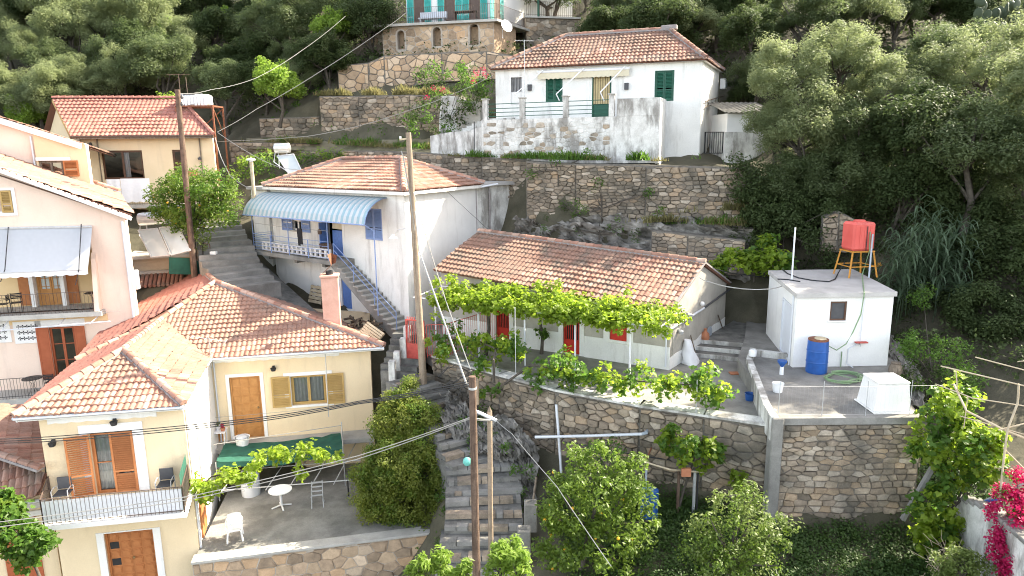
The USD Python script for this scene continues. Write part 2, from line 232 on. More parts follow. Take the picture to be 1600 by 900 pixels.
usdkit.material(stage, '/World/Looks/glass', {'t': ('transparent_bsdf', {'color': (0.75, 0.78, 0.78)}), 'g': ('glossy_bsdf', {'roughness': 0.03, 'color': (0.9, 0.9, 0.9)}), 'f': ('fresnel', {'IOR': 1.6}), 'x': ('mix_closure', {})},
                [('f.fac', 'x.fac'), ('t.BSDF', 'x.closure1'), ('g.BSDF', 'x.closure2')], surface='x.closure')
mat_noise('solar_glass', [(0.48, 0.53, 0.54), (0.55, 0.60, 0.61)], 1.5, 0.12, 0, spec=0.8, coat=0.6)
mat_noise('tank_red', [(0.56, 0.085, 0.07), (0.66, 0.13, 0.11)], 1.5, 0.5, 0.05, 20)
# foliage
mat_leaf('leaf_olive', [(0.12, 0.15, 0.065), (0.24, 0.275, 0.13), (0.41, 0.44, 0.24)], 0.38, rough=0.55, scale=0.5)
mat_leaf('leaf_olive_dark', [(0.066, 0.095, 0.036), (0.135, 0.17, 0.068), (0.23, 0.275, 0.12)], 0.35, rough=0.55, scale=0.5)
mat_leaf('leaf_forest', [(0.038, 0.056, 0.020), (0.078, 0.11, 0.038), (0.145, 0.185, 0.058)], 0.32, rough=0.6, scale=0.4, spec=0.2)
mat_leaf('leaf_lime', [(0.13, 0.20, 0.03), (0.23, 0.33, 0.05), (0.38, 0.46, 0.09)], 0.5, rough=0.5, scale=0.8)
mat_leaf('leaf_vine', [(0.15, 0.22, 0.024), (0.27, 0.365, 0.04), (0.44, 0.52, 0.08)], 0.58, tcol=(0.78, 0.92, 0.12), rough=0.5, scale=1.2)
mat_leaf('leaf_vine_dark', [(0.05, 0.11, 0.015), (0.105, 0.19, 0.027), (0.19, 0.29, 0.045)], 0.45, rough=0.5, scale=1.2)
mat_leaf('leaf_citrus', [(0.07, 0.12, 0.018), (0.155, 0.225, 0.03), (0.33, 0.40, 0.06)], 0.42, rough=0.45, scale=1.0, spec=0.35)
mat_leaf('leaf_hedge', [(0.11, 0.15, 0.028), (0.24, 0.26, 0.045), (0.48, 0.43, 0.08)], 0.42, rough=0.5, scale=0.7)
mat_leaf('leaf_pale', [(0.09, 0.13, 0.032), (0.17, 0.22, 0.055), (0.29, 0.34, 0.10)], 0.35, rough=0.5, scale=1.0)
mat_leaf('leaf_reed', [(0.06, 0.095, 0.05), (0.10, 0.15, 0.085), (0.16, 0.21, 0.13)], 0.30, rough=0.45, scale=1.0)
mat_leaf('leaf_grass', [(0.025, 0.055, 0.010), (0.055, 0.10, 0.018), (0.09, 0.14, 0.03)], 0.35, rough=0.6, scale=0.7)
mat_leaf('leaf_dry', [(0.12, 0.12, 0.04), (0.25, 0.22, 0.10), (0.40, 0.34, 0.18)], 0.35, rough=0.7, scale=0.7)
mat_leaf('leaf_ground', [(0.030, 0.065, 0.013), (0.062, 0.115, 0.02), (0.11, 0.175, 0.03)], 0.3, rough=0.5, scale=0.6)
mat_leaf('petal_magenta', [(0.42, 0.01, 0.09), (0.60, 0.02, 0.14), (0.72, 0.06, 0.22)], 0.40, tcol=(0.8, 0.05, 0.2), rough=0.6, scale=1.2)
mat_leaf('leaf_cactus', [(0.04, 0.06, 0.03), (0.075, 0.10, 0.05), (0.11, 0.135, 0.075)], 0.02, rough=0.5, scale=0.8)
# ---------------------------------------------------------------- builders
Z3 = V(0, 0, 1)
class Wall:                            # vertical plane from p0 to p1 (left to right seen from outside); n points outwards
    def __init__(s, p0, p1):
        s.p = V(p0[0], p0[1], 0); q = V(p1[0], p1[1], 0); s.L = float(np.linalg.norm(q - s.p)); s.a = (q - s.p) / s.L; s.n = V(s.a[1], -s.a[0], 0)
    def hit(s, x, y, off=0.0):         # (distance along, height) where the wall plane, moved out by off, shows at a pixel
        w = raypl(x, y, s.p + s.n * off, s.n); return float(np.dot(w - s.p, s.a)), float(w[2])
    def P(s, u, z, out=0.0): return s.p + s.a * u + s.n * out + Z3 * z
    def rect(s, x0, y0, x1, y1, off=0.0):  # pixel box -> (u0, u1, z0, z1)
        xm, ym = (x0 + x1) / 2, (y0 + y1) / 2
        return s.hit(x0, ym, off)[0], s.hit(x1, ym, off)[0], s.hit(xm, y1, off)[1], s.hit(xm, y0, off)[1]
    def sub(s, u0, u1): return Wall(s.P(u0, 0), s.P(u1, 0))
    def panel(s, poly, holes=(), t=0.3, out=0.0):   # poly: (u, z) points
        g = Polygon(poly)
        for h in holes: g = g.difference(sbox(h[0], h[2], h[1], h[3]) if len(h) == 4 and np.isscalar(h[0]) else Polygon(h))
        return MB().prism(g, s.p + s.n * out, s.a, Z3, s.n, t)
    def slab(s, u0, u1, z0, z1, o0, o1, mb=None):   # box between out-distances o0 and o1
        mb = mb or MB(); return mb.box(s.P((u0 + u1) / 2, (z0 + z1) / 2, (o0 + o1) / 2), (u1 - u0, abs(o1 - o0), z1 - z0), [s.a, s.n, Z3])
    def frame(s, u0, u1, z0, z1, w, o0, o1, bottom=True, mb=None):
        mb = mb or MB(); s.slab(u0, u0 + w, z0, z1, o0, o1, mb); s.slab(u1 - w, u1, z0, z1, o0, o1, mb); s.slab(u0 + w, u1 - w, z1 - w, z1, o0, o1, mb)
        if bottom: s.slab(u0 + w, u1 - w, z0, z0 + w, o0, o1, mb)
        return mb
    def shutter(s, u0, u1, z0, z1, o, ang=0.0, hinge=0, t=0.04, slats=True):   # louvred leaf; ang swings it out about the hinge side (0 = at u0, 1 = at u1)
        w, h = u1 - u0, z1 - z0; hp = s.P(u0 if hinge == 0 else u1, z0, o); d = s.a if hinge == 0 else -s.a
        a = d * math.cos(ang) + s.n * math.sin(ang); n = nrm(np.cross(a, Z3)); mb = MB(); c = 0.07
        B = lambda x0, x1, y0, y1, tt: mb.box(hp + a * (x0 + x1) / 2 + Z3 * (y0 + y1) / 2, (x1 - x0, tt, y1 - y0), [a, n, Z3])
        B(0, c, 0, h, t); B(w - c, w, 0, h, t); B(c, w - c, 0, c, t); B(c, w - c, h - c, h, t); B(c, w - c, h * 0.34, h * 0.34 + c, t)
        if slats:
            k = int((h - c) / 0.075)
            for i in range(k):
                y = c + (h - 2 * c) * (i + 0.5) / k
                if abs(y - h * 0.34 - c / 2) < c: continue
                ax = [a, nrm(n * 0.8 + Z3 * 0.6), nrm(Z3 * 0.8 - n * 0.6)]
                mb.box(hp + a * w / 2 + Z3 * y, (w - 2 * c, 0.012, 0.08), ax)
        else: B(c, w - c, c, h * 0.34, t * 0.5); B(c, w - c, h * 0.34 + c, h - c, t * 0.5)
        return mb
    def glass(s, u0, u1, z0, z1, o): return MB().poly([s.P(u0, z0, o), s.P(u1, z0, o), s.P(u1, z1, o), s.P(u0, z1, o)])
    def curtain(s, u0, u1, z0, z1, o, waves=9):
        k = 36; u = np.linspace(u0, u1, k + 1); d = 0.025 * np.sin(np.linspace(0, waves * 2 * np.pi, k + 1)); v = []; 
        for i in range(k + 1): v += [s.P(u[i], z0, o + d[i]), s.P(u[i], z1, o + d[i])]
        return MB().add(v, [[2 * i, 2 * i + 2, 2 * i + 3, 2 * i + 1] for i in range(k)])
def casement(T, w, r, mat, o=-0.14, leaves=2, bars=0, curtain=False, name='window', fw=0.06, label=None):   # glazed window or door in opening r
    u0, u1, z0, z1 = r; f = part(T, name, w.frame(u0 + .003, u1 - .003, z0 + .003, z1 - .003, fw, o - 0.03, o + 0.03), mat, label=label)
    W = (u1 - u0 - 2 * fw) / leaves
    for k in range(leaves):
        a = u0 + fw + k * W + .002; b = a + W - .004; mb = w.frame(a, b, z0 + fw, z1 - fw, 0.055, o - 0.02, o + 0.045)
        for j in range(bars):
            zz = z0 + fw + (z1 - z0 - 2 * fw) * (j + 1) / (bars + 1); w.slab(a + .055, b - .055, zz - .017, zz + .017, o - .012, o + .03, mb)
        part(f, 'sash', mb, mat); part(f, 'pane', w.glass(a + .05, b - .05, z0 + fw + .05, z1 - fw - .05, o + 0.01), 'glass')
    if curtain: part(f, 'curtain', w.curtain(u0 + fw, u1 - fw, z0 + 0.06, z1 - 0.06, o - 0.09), 'curtain')
    return f
def panel_door(T, w, r, mat, o=-0.12, leaves=1, rows=4, cols=2, name='door', knob='brass', lights=()):
    u0, u1, z0, z1 = r; d = part(T, name, w.frame(u0 + .003, u1 - .003, z0 + .003, z1 - .003, 0.07, o - 0.05, o + 0.05, bottom=False), mat)
    W = (u1 - u0 - 0.14) / leaves
    for k in range(leaves):
        a = u0 + 0.07 + k * W + .003; b = a + W - .006; mb = w.slab(a, b, z0 + .01, z1 - 0.075, o - 0.03, o + 0.005)
        for i in range(rows):
            for j in range(cols):
                ca, cb = a + (b - a) * j / cols + .035, a + (b - a) * (j + 1) / cols - .035; ha, hb = z0 + .05 + (z1 - z0 - .14) * i / rows + .03, z0 + .05 + (z1 - z0 - .14) * (i + 1) / rows - .03
                if (k, i, j) in lights: part(d, 'pane', w.slab(ca, cb, ha, hb, o + .006, o + .014), 'plastic_black'); continue
                w.slab(ca, cb, ha, hb, o + .005, o + .02, mb); w.slab(ca + .035, cb - .035, ha + .035, hb - .035, o + .02, o + .034, mb)
        part(d, 'leaf', mb, mat)
    part(d, 'handle', MB().lathe(w.P(u0 + 0.07 + W * (0.9 if leaves == 1 else 1.08), (z0 + z1) / 2 - .05, o + .06), [(0, -.04), (.035, -.03), (.045, 0), (.03, .04), (0, .045)], 10), knob)
    return d
def railing(T, pts, h=0.95, gap=0.12, mat='iron_black', rb=0.009, name='railing', rails=(0.08, 0.95), foot=0.0):
    pts = [V(*p) for p in pts]; mb = MB()
    for p, q in zip(pts, pts[1:]):
        L = np.linalg.norm(q - p); k = max(1, int(round(L / gap)))
        for r in rails: mb.bar(p + Z3 * r, q + Z3 * r, 0.03 if r == max(rails) else 0.02, 0.02)
        for i in range(k + 1):
            m = p + (q - p) * i / k
            if gap < 5: mb.tube([m + Z3 * foot, m + Z3 * max(rails)], rb, 4)
        for m in (p, q): mb.tube([m, m + Z3 * max(rails)], 0.018, 6)
    return part(T, name, mb, mat)
CAMXY = CAM
def clip_mesh(v, f, planes):
    for o, n in planes:
        d = (v - o) @ n
        if d.min() >= -1e-6: continue
        if d.max() <= 1e-6: return None
        v, f = trimesh.intersections.slice_faces_plane(v, f, n, o)[:2]
        if len(f) == 0: return None
    return v, f
def tiles(T, roof, poly, e0, e1, mats, field, tw=0.215, th=0.35, seed=0, budget=300, amp=0.042, rake=0.0):
    """Interlocking clay tiles over the plane polygon poly; e0-e1 is its eave line, left to right seen from outside."""
    rng = np.random.default_rng(seed); poly = np.asarray(poly, float); c = poly.mean(0); n = np.linalg.svd(poly - c)[2][2]; n = n * np.sign(n[2])
    e0, e1 = V(*e0), V(*e1); flatp = lambda p: p - n * np.dot(p - c, n)
    o = flatp(e0); ax = nrm(flatp(e1) - o); ay = np.cross(n, ax); P2 = np.stack([(poly - o) @ ax, (poly - o) @ ay], 1); g = Polygon(P2).buffer(0)
    planes = []; ctr = np.array(g.representative_point().coords[0]); ring = np.array(g.exterior.coords)
    for a, b in zip(ring, ring[1:]):
        d = b - a
        if np.linalg.norm(d) < 1e-6: continue
        m = np.array([-d[1], d[0]]) / np.linalg.norm(d); m = m * np.sign(np.dot(ctr - a, m)); planes.append((np.append(a, 0), np.append(m, 0)))
    K = 6; xs = np.linspace(0, 1, K + 1) * tw; hs = amp * (0.5 - 0.5 * np.cos(np.linspace(0, 2 * np.pi, K + 1))) ** 0.8
    out = []; minx, miny, maxx, maxy = g.bounds
    for j in range(int((maxy - miny) / th) + 2):
        for i in range(int((maxx - minx) / tw) + 2):
            x, y = minx + i * tw, miny - 0.06 + j * th
            cell = sbox(x, y, x + tw, y + th)
            if not g.intersects(cell): continue
            jit = rng.normal(0, (0.006, 0.012), 2) - (0, .05 * (rng.random() < .012)); lift = 0.05 + rng.uniform(-0.006, 0.012) + .035 * math.sin(x * .9 + seed) * math.sin(y * 1.1 + seed * 2)
            lo = np.stack([x + xs + jit[0], np.full(K + 1, y + jit[1]), hs + lift], 1); hi = np.stack([x + xs + jit[0], np.full(K + 1, y + th + 0.03), hs * 0.9 + 0.004], 1); bt = lo.copy(); bt[:, 2] = hs * 0.8 + 0.004
            v = np.vstack([lo, hi, bt]); k = np.arange(K); f = np.vstack([np.stack([k, k + 1, K + 2 + k], 1), np.stack([k, K + 2 + k, K + 1 + k], 1), np.stack([2 * K + 2 + k, 2 * K + 3 + k, k + 1], 1), np.stack([2 * K + 2 + k, k + 1, k], 1)])
            if not g.buffer(-0.001).contains(cell) and not (y < miny + 0.01 and g.contains(cell.intersection(sbox(-99, miny + .02, 99, 99)).buffer(-.002))):
                r = clip_mesh(v, f, [(po, pn) for po, pn in planes if not (abs(pn[1] - 1) < 1e-2)])
                if r is None: continue
                v, f = r
            out.append((o + v[:, :1] * ax + v[:, 1:2] * ay + v[:, 2:] * n, f))
    out.sort(key=lambda q: np.linalg.norm(q[0].mean(0) - CAM))
    for v, f in out[:budget]: part(roof, 'tile', (v, f), mats[rng.choice(len(mats), p=PROB[len(mats)])])
    if out[budget:]:
        mb = MB()
        for v, f in out[budget:]: mb.add(v, f)
        part(roof, 'tile_field', mb, field, kind='stuff')
PROB = {4: [.42, .24, .22, .12], 1: [1.0], 5: [.26, .26, .2, .16, .12]}
TA = ['tile_a', 'tile_b', 'tile_c', 'tile_d']; TO = ['tile_old_a', 'tile_old_b', 'tile_old_c', 'tile_old_d']; TR = ['tile_red']
SA = ['stone_a', 'stone_b', 'stone_c', 'stone_d', 'stone_e']; SG = ['stone_gold_' + x for x in 'abcde']
def ridge_caps(roof, p, q, mat='tile_a', r=0.11, L=0.40, lift=0.02, mortar=False, seed=0):
    p, q = V(*p), V(*q); n = max(1, int(np.linalg.norm(q - p) / L)); t = (q - p) / n; rng = np.random.default_rng(seed)
    tt = nrm(t); a = nrm(np.cross(tt, Z3)); b = np.cross(a, tt); mats = mat if isinstance(mat, list) else [mat]
    for i in range(n):
        s = p + t * i + b * lift; mb = MB(); g = np.linspace(-0.15, np.pi + 0.15, 8); r0, r1 = r * 1.05, r * 0.88
        v = [s + (a * np.cos(x) + b * np.sin(x)) * r1 for x in g] + [s + t * 1.06 + (a * np.cos(x) + b * np.sin(x)) * r0 + b * 0.012 for x in g]
        mb.add(v, [[k, k + 1, 9 + k, 8 + k] for k in range(7)]); mb.poly(v[8:]); mb.poly(v[:8][::-1]); part(roof, 'ridge_tile', mb, mats[rng.integers(len(mats))], smooth=50)
    if mortar: part(roof, 'mortar_bed', MB().bar(p - b * 0.03, q - b * 0.03, 2.5 * r, 0.08), 'ridge_mortar')
def roof_deck(T, polys, t=0.07, drop=0.02, name='roof', mat='roof_deck'):
    mb = MB()
    for poly in polys:
        poly = np.asarray(poly, float); n = np.linalg.svd(poly - poly.mean(0))[2][2]; n = n * np.sign(n[2]); poly = poly - np.outer((poly - poly.mean(0)) @ n, n); a, b = poly - n * drop, poly - n * (drop + t); k = len(poly)
        mb.poly(a); mb.poly(b[::-1]); mb.add(np.vstack([a, b]), [[i, (i + 1) % k, k + (i + 1) % k, k + i] for i in range(k)])
    return part(T, name, mb, mat)
def stones(T, w, quad, sw=0.34, sh=0.2, seed=0, mats=SA, field='stone_field', budget=300, gap=0.014, depth=0.06, rough=1.0, holes=(), out=0.0, rubble=0.0):
    """Close-fitting rough stones laid in uneven courses on wall w within the (u, z) polygon quad: irregular cells, each a chamfered block."""
    rng = np.random.default_rng(seed); g = Polygon(quad).buffer(0); x0, y0, x1, y1 = g.bounds; found = []; y = y0 - sh; sites = []; row = 0
    for h in holes: g = g.difference(h)
    jy = .16 + rubble
    while y < y1 + sh:
        hh = sh * rng.uniform(0.6, 1.4); x = x0 - sw * (1 + rng.random())
        while x < x1 + sw: ww = sw * rng.uniform(0.5, 1.55); sites.append((x + ww / 2, y + hh / 2 + rng.normal(0, jy * sh) + .5 * sh * math.sin(x * .7 + row * .3) * .5)); x += ww
        y += hh; row += 1
    sites = np.array(sites); k = sw / sh * (1.02 if rubble < .2 else .9); vo = Voronoi(sites * (1, k)); far = 3 * sw
    for reg in vo.point_region:
        R = vo.regions[reg]
        if not R or -1 in R: continue
        c = Polygon(vo.vertices[R] / (1, k))
        if c.area > sw * sh * 6 or not g.intersects(c): continue
        c = c.intersection(g).buffer(-gap / 2, join_style=2)
        for q in getattr(c, 'geoms', [c]):
            if q.is_empty or q.area < sw * sh * .08: continue
            q = q.simplify(.012); p = np.array(q.exterior.coords)[:-1]
            if len(p) < 3 or len(p) > 12: continue
            if not q.exterior.is_ccw: p = p[::-1]
            p = p + rng.normal(0, .008, p.shape); m = p.mean(0); n = len(p); d = depth * rng.uniform(0.25, 1.3); ti = rng.normal(0, .05 * rough, 2); dz = d + (p - m) @ ti; qf = .80 + rng.uniform(-.08, .08)
            pm = m + (p - m) * .97
            v = [w.P(a, b, out - .03) for a, b in p] + [w.P(a, b, out + max(.004, z * .55)) for (a, b), z in zip(pm, dz)] + [w.P(*(m + ((a, b) - m) * qf), out + max(.008, z)) for (a, b), z in zip(p, dz)] + [w.P(*m, out + d * 1.08)]
            f = []
            for a in range(n):
                b = (a + 1) % n
                for o in (0, n): f += [[o + a, o + b, o + n + b], [o + a, o + n + b, o + n + a]]
                f.append([2 * n + a, 2 * n + b, 3 * n])
            found.append((np.array(v), np.array(f)))
    found.sort(key=lambda q: np.linalg.norm(q[0][-1] - CAM) / (np.ptp(q[0], 0).max() + .05))
    for v, f in found[:budget]: part(T, 'stone', (v, f), mats[rng.choice(len(mats), p=PROB[len(mats)])])
    if found[budget:]:
        mb = MB()
        for v, f in found[budget:]: mb.add(v, f)
        part(T, 'stone_field', mb, field, kind='stuff')
def stone_wall(name, label, pts, t=0.5, sw=0.34, sh=0.2, seed=0, budget=300, group=None, mats=SA, field='stone_field', cap=None, mortar='mortar', **k):
    """pts: list of (x, y, z_bottom, z_top) left to right seen from in front."""
    T = thing(name, label, 'wall', (pts[0][0], pts[0][1], pts[0][2]), group); n = len(pts) - 1; tot = sum(np.hypot(a[0] - b[0], a[1] - b[1]) for a, b in zip(pts, pts[1:]))
    for i, (a, b) in enumerate(zip(pts, pts[1:])):
        w = Wall(a, b); part(T, 'core', w.panel([(0, a[2]), (w.L, b[2]), (w.L, b[3]), (0, a[3])], t=t), mortar)
        stones(T, w, [(0.02, a[2]), (w.L - .02, b[2]), (w.L - .02, b[3] - .06), (0.02, a[3] - .06)], sw, sh, seed + i, mats, field, int(budget * w.L / tot), **k)
        if cap:
            mb = MB(); mb.box8([w.P(-.02, a[3], .06), w.P(w.L + .02, b[3], .06), w.P(w.L + .02, b[3], -t - .03), w.P(-.02, a[3], -t - .03), w.P(-.02, a[3] + .08, .06), w.P(w.L + .02, b[3] + .08, .06), w.P(w.L + .02, b[3] + .08, -t - .03), w.P(-.02, a[3] + .08, -t - .03)])
            part(T, 'coping', mb, cap)
    return T
# ---------------------------------------------------------------- foliage
def rand_dirs(rng, n): v = rng.normal(size=(n, 3)); return v / np.linalg.norm(v, axis=1, keepdims=True)
def leaf_cards(c, nrmls, size, rng, aspect=0.5, fold=0.25, shape='leaf'):
    """One small folded leaf per row of c, facing nrmls. shape 'leaf': pointed, four faces; 'vine': broad and lobed."""
    n = len(c); a = np.cross(nrmls, rand_dirs(rng, n)); a /= np.linalg.norm(a, axis=1, keepdims=True) + 1e-9; b = np.cross(nrmls, a); s = (size * rng.uniform(0.65, 1.35, n))[:, None]
    if shape == 'leaf': pr = [(-.5, 0, 0), (-.05, -.5 * aspect, fold * .2), (.5, 0, 0), (-.05, .5 * aspect, fold * .2)]; F = [[0, 1, 2], [0, 2, 3]]
    elif shape == 'blade': pr = [(0, -.5 * aspect, 0), (0, .5 * aspect, 0), (.6, 0, .05), (1, 0, .3)]; F = [[0, 1, 2], [1, 3, 2]]
    else: pr = [(-.42, 0, 0), (-.5, -.3, fold * .3), (-.05, -.5, fold * .35), (.1, -.28, .03), (.55, 0, -.05), (.1, .28, .03), (-.05, .5, fold * .35), (-.5, .3, fold * .3)]; F = [[0, 1, 2], [0, 2, 3], [0, 3, 4], [0, 4, 5], [0, 5, 6], [0, 6, 7]]
    v = np.stack([c + s * (x * a + y * b + z * nrmls) for x, y, z in pr], 1); k = len(pr)
    return v.reshape(-1, 3), (np.arange(n)[:, None, None] * k + np.array(F)[None]).reshape(-1, 3)
def cloud(rng, centers, radii, per, size, up=0.5, outw=0.6, aspect=0.5, shape='leaf', flat=1.0):
    """Leaves clustered round centers (k,3); normals partly outward from their cluster, partly up."""
    k = len(centers); idx = np.repeat(np.arange(k), per); d = rand_dirs(rng, len(idx)); r = rng.random(len(idx)) ** 0.45; off = d * r[:, None] * np.asarray(radii)[idx][:, None]; off[:, 2] *= flat
    n = outw * d + up * np.array([0, 0, 1.0]) + 0.75 * rand_dirs(rng, len(idx)); n /= np.linalg.norm(n, axis=1, keepdims=True)
    return leaf_cards(centers[idx] + off, n, size, rng, aspect, shape=shape)
def crown_centers(rng, R, n, lo=-0.35, seedn=0):
    d = rand_dirs(rng, n * 3); d = d[d[:, 2] > lo][:n]; q = 0.42 + 0.95 * meshkit.noise(d * 2.3 + 7 + seedn * 3.3, seedn); r = q * rng.uniform(0.62, 1.0, len(d)); return d * r[:, None] * np.asarray(R)
def branches(mb, rng, base, top, r, crown, k=6, spread=0.8):
    base, top = V(*base), V(*top); m = (base + top) / 2 + V(*(rng.normal(0, .1, 2)), 0) * np.linalg.norm(top - base); mb.tube([base, base * .8 + m * .2, m, top], [r * 1.25, r, r * .85, r * .6], 7)
    for i in range(k):
        t = crown[rng.integers(len(crown))] * spread; t = t + V(0, 0, 0); s = m if i % 2 else top; mid = (s + t) / 2 + rng.normal(0, .12, 3); mb.tube([s, mid, t], [r * .5, r * .32, r * .1], 5)
def tree_proto(name, R, h, leafmat, n=60, per=260, size=0.16, cr=0.55, seed=1, trunk=0.16, bark='bark', aspect=0.42, flat=0.75, extra=None, up=0.5):
    """Crown of radii R centred at height h over a trunk; unit tree to be referenced."""
    p = proto(name); rng = np.random.default_rng(seed); c = crown_centers(rng, R, n, -0.45, seed) + V(0, 0, h); mb = MB(); branches(mb, rng, (0, 0, -0.6), (rng.normal(0, .1), rng.normal(0, .1), h * 0.72), trunk, c, 9, 1.0); part(p, 'trunk', mb, bark, smooth=60)
    part(p, 'crown', cloud(rng, c, cr * rng.uniform(.6, 1.25, len(c)) * (sum(R) / 3) * 0.55, per, size, aspect=aspect, flat=flat, up=up), leafmat)
    if extra: part(p, extra[0], extra[1](rng, c), extra[2])
    return p
def wire(name, label, pts, r=0.012, mat='wire_pale', sag=0.0, group=None, cat='cable', n=14):
    P = []
    for a, b in zip(pts, pts[1:]):
        a, b = V(*a), V(*b)
        for t in np.linspace(0, 1, n)[:-1]: P.append(a + (b - a) * t - Z3 * sag * 4 * t * (1 - t))
    P.append(V(*pts[-1])); return single(name, label, cat, MB().tube(P, r, 4), mat, group=group)
# ---------------------------------------------------------------- land
TER = 3.2; PLAT = 3.8; PATIO = -1.7
W1 = [atz(x, y, TER) for x, y in ((676, 562), (780, 592), (868, 616), (1000, 641), (1100, 656), (1212, 673))]
PF0, PF1 = atz(1213, 654, PLAT), atz(1442, 652, PLAT)
cp = [(-80, -120, -30), (80, -120, -30), (-80, -30, -14), (80, -30, -12), (-40, 8, -8), (0, 8, -5), (40, 8, -2), (-30, 15, -6), (-14, 16, -5), (-8, 17, -4.8), (-3, 17, -3.5), (0, 17, -1.6), (1.4, 19, -0.6), (4, 15, -0.9), (4, 19, 0.15), (10, 15, -0.9), (9, 19, 0.2), (13, 16, -0.6), (16, 15, -0.5), (22, 15, 1),
      (-2.3, 20.5, -1.9), (-2.2, 23.5, -.1), (-3.6, 26, 1.2), (-4.6, 28.4, 2.2), (-6, 23, -3.4), (-10, 21, -3.2), (-11, 26, -2.4), (-5.5, 26.3, -2.6), (-6.5, 25.8, -2.8), (-5.4, 27.4, -2.6), (-8, 28.5, -2.6), (-5.0, 28.8, -.6), (-6.5, 31.3, 1.4), (-4.9, 22.6, -3.8), (-4.1, 23.6, -2.9), (-3.8, 21.6, -2.9), (-9.5, 32, 2.2), (-17, 24, -2.6), (-20, 24, -2), (-24, 30, 0), (-18, 32, 2.0), (-40, 30, 0),
      (0.2, 24.4, 0.5), (1.9, 23.1, 0.4), (4.4, 21.9, 0.35), (7, 20.6, 0.35), (8.4, 19.86, 0.15), (10.4, 19.8, 0.15), (12.7, 19.74, 0.15), (8.4, 20.45, 1.8), (12.6, 20.4, 1.8), (-1.0, 24.6, .4), (-3.0, 27.4, 1.6),
      (1.6, 25, 2.0), (4.4, 23.3, 2.0), (-.3, 27, 2.0), (-2.8, 29.6, 2.3), (8.0, 21.6, 2.0), (9, 26, 2.2), (12, 22, 2.3), (12, 26, 2.6), (4, 27, 2.0), (3, 30, 2.2), (6.5, 25, 2.0), (13.0, 20, 1.2), (14, 22, 1.8), (15.5, 25, 2.6), (17, 19, 1.2), (20, 22, 3), (26, 22, 6),
      (-4.5, 33.5, 3.0), (-6.8, 32.0, 2.4), (-10, 34.5, 2.5), (-12, 36, 2.2), (-14.8, 34, 2.8), (-14.4, 38.2, 3.4), (-16.5, 42, 7.2), (-18, 45, 9.2), (0, 33, 2.6), (8, 32.4, 3.0), (11.5, 31, 3.2), (10.5, 33.2, 3.5), (13, 31, 3.3), (15, 33.5, 5.6), (-2.5, 37.5, 3.0), (-1.6, 40.2, 6.0), (0, 37, 4.6), (0.6, 38.2, 6.5), (-3, 43, 8), (-7, 45.5, 8.5), (2, 36.4, 4.0), (6, 34.6, 4.0), (4, 40, 11.3), (12, 41, 11.5), (14, 38, 10.6), (17, 33, 7.5), (20, 28, 6), (22, 34, 9.5), (19, 40, 12.5), (28, 30, 9.5), (16, 44, 14.5), (26, 42, 15),
      (-16.5, 47, 11.0), (-20, 44, 8.6), (-26, 42, 8.2), (-30, 46, 9.5), (-22, 52, 12.5), (5, 47, 14.5), (12, 48, 16.5), (-20, 62, 19), (-40, 56, 16), (-60, 60, 20), (0, 62, 25), (20, 58, 22.5), (40, 50, 20), (60, 50, 26), (-60, 110, 44), (0, 110, 50), (60, 110, 52), (-120, 200, 80), (0, 200, 92), (120, 200, 90), (-200, 300, 110), (200, 300, 120), (0, 300, 120), (-120, 40, 4), (-200, -120, -40), (200, -120, -30), (-200, 60, 20), (200, 60, 50), (120, 20, 14), (60, 18, 9), (50, 30, 14), (120, 60, 36)]
cp += [tuple(at(x, y, Y) - (0, 0, dz)) for x, y, Y, dz in ((480, 285, 48.6, .3), (560, 285, 46.4, .3), (650, 300, 43.1, .3), (753, 318, 40.3, .3), (812, 330, 39.2, .3), (480, 237, 50.2, .6), (560, 237, 48, .6), (650, 240, 44.8, .5), (753, 247, 41.8, .2), (790, 248, 40.8, .15), (400, 225, 51, .5), (500, 222, 50, .4), (600, 222, 47.8, .4), (700, 226, 45.6, .4), (500, 205, 50.2, .3), (560, 208, 49.2, .3), (640, 210, 47.8, .3), (720, 212, 46.6, .3), (500, 150, 51.6, .5), (600, 148, 50, .5), (710, 150, 48.6, .5), (530, 148, 52.7, .3), (600, 138, 52.2, .3), (690, 126, 51.6, .3), (790, 122, 51.2, .3), (530, 104, 54, .5), (600, 92, 54.2, .5), (690, 86, 54, .5), (760, 84, 53.6, .5), (600, 60, 59, .5), (750, 55, 58, .5), (870, 60, 60, 1), (560, 60, 58, 1), (830, 400, 37.8, .3), (900, 410, 36.2, .3), (1010, 420, 34.6, .3), (1165, 435, 33.6, .3), (830, 335, 38.0, .9), (900, 338, 36.8, .9), (1010, 338, 35.5, .9), (1165, 348, 34.6, .9), (830, 249, 39.6, .15), (900, 252, 37.5, .15), (1010, 253, 37.1, .12), (1100, 250, 37.6, .1), (1165, 258, 36.4, .3), (420, 190, 52.5, .5), (380, 180, 54, .5))]
cp = np.array(cp, float); HL = LinearNDInterpolator(cp[:, :2], cp[:, 2]); HN = NearestNDInterpolator(cp[:, :2], cp[:, 2])
def ground(x, y):
    z = HL(x, y); return np.where(np.isnan(z), HN(x, y), z)
gx = np.unique(np.concatenate([np.linspace(-200, 200, 41), np.linspace(-60, 60, 61), np.arange(-32, 32, 0.6)])); gy = np.unique(np.concatenate([np.linspace(-120, 300, 43), np.linspace(0, 120, 61), np.arange(14, 60, 0.6)]))
GX, GY = np.meshgrid(gx, gy, indexing='ij'); GZ = ground(GX, GY)
GP = np.stack([GX, GY, GZ], -1); near = np.exp(-np.maximum(0, 36 - GY) / 3.0); GP[..., 2] += (meshkit.fbm(GP * 0.45, 4, 3) - 0.5) * (0.25 + 1.1 * near * (GY > 30))
ii, jj = np.meshgrid(np.arange(len(gx) - 1), np.arange(len(gy) - 1), indexing='ij'); A0 = (ii * len(gy) + jj).ravel(); A1 = A0 + len(gy)
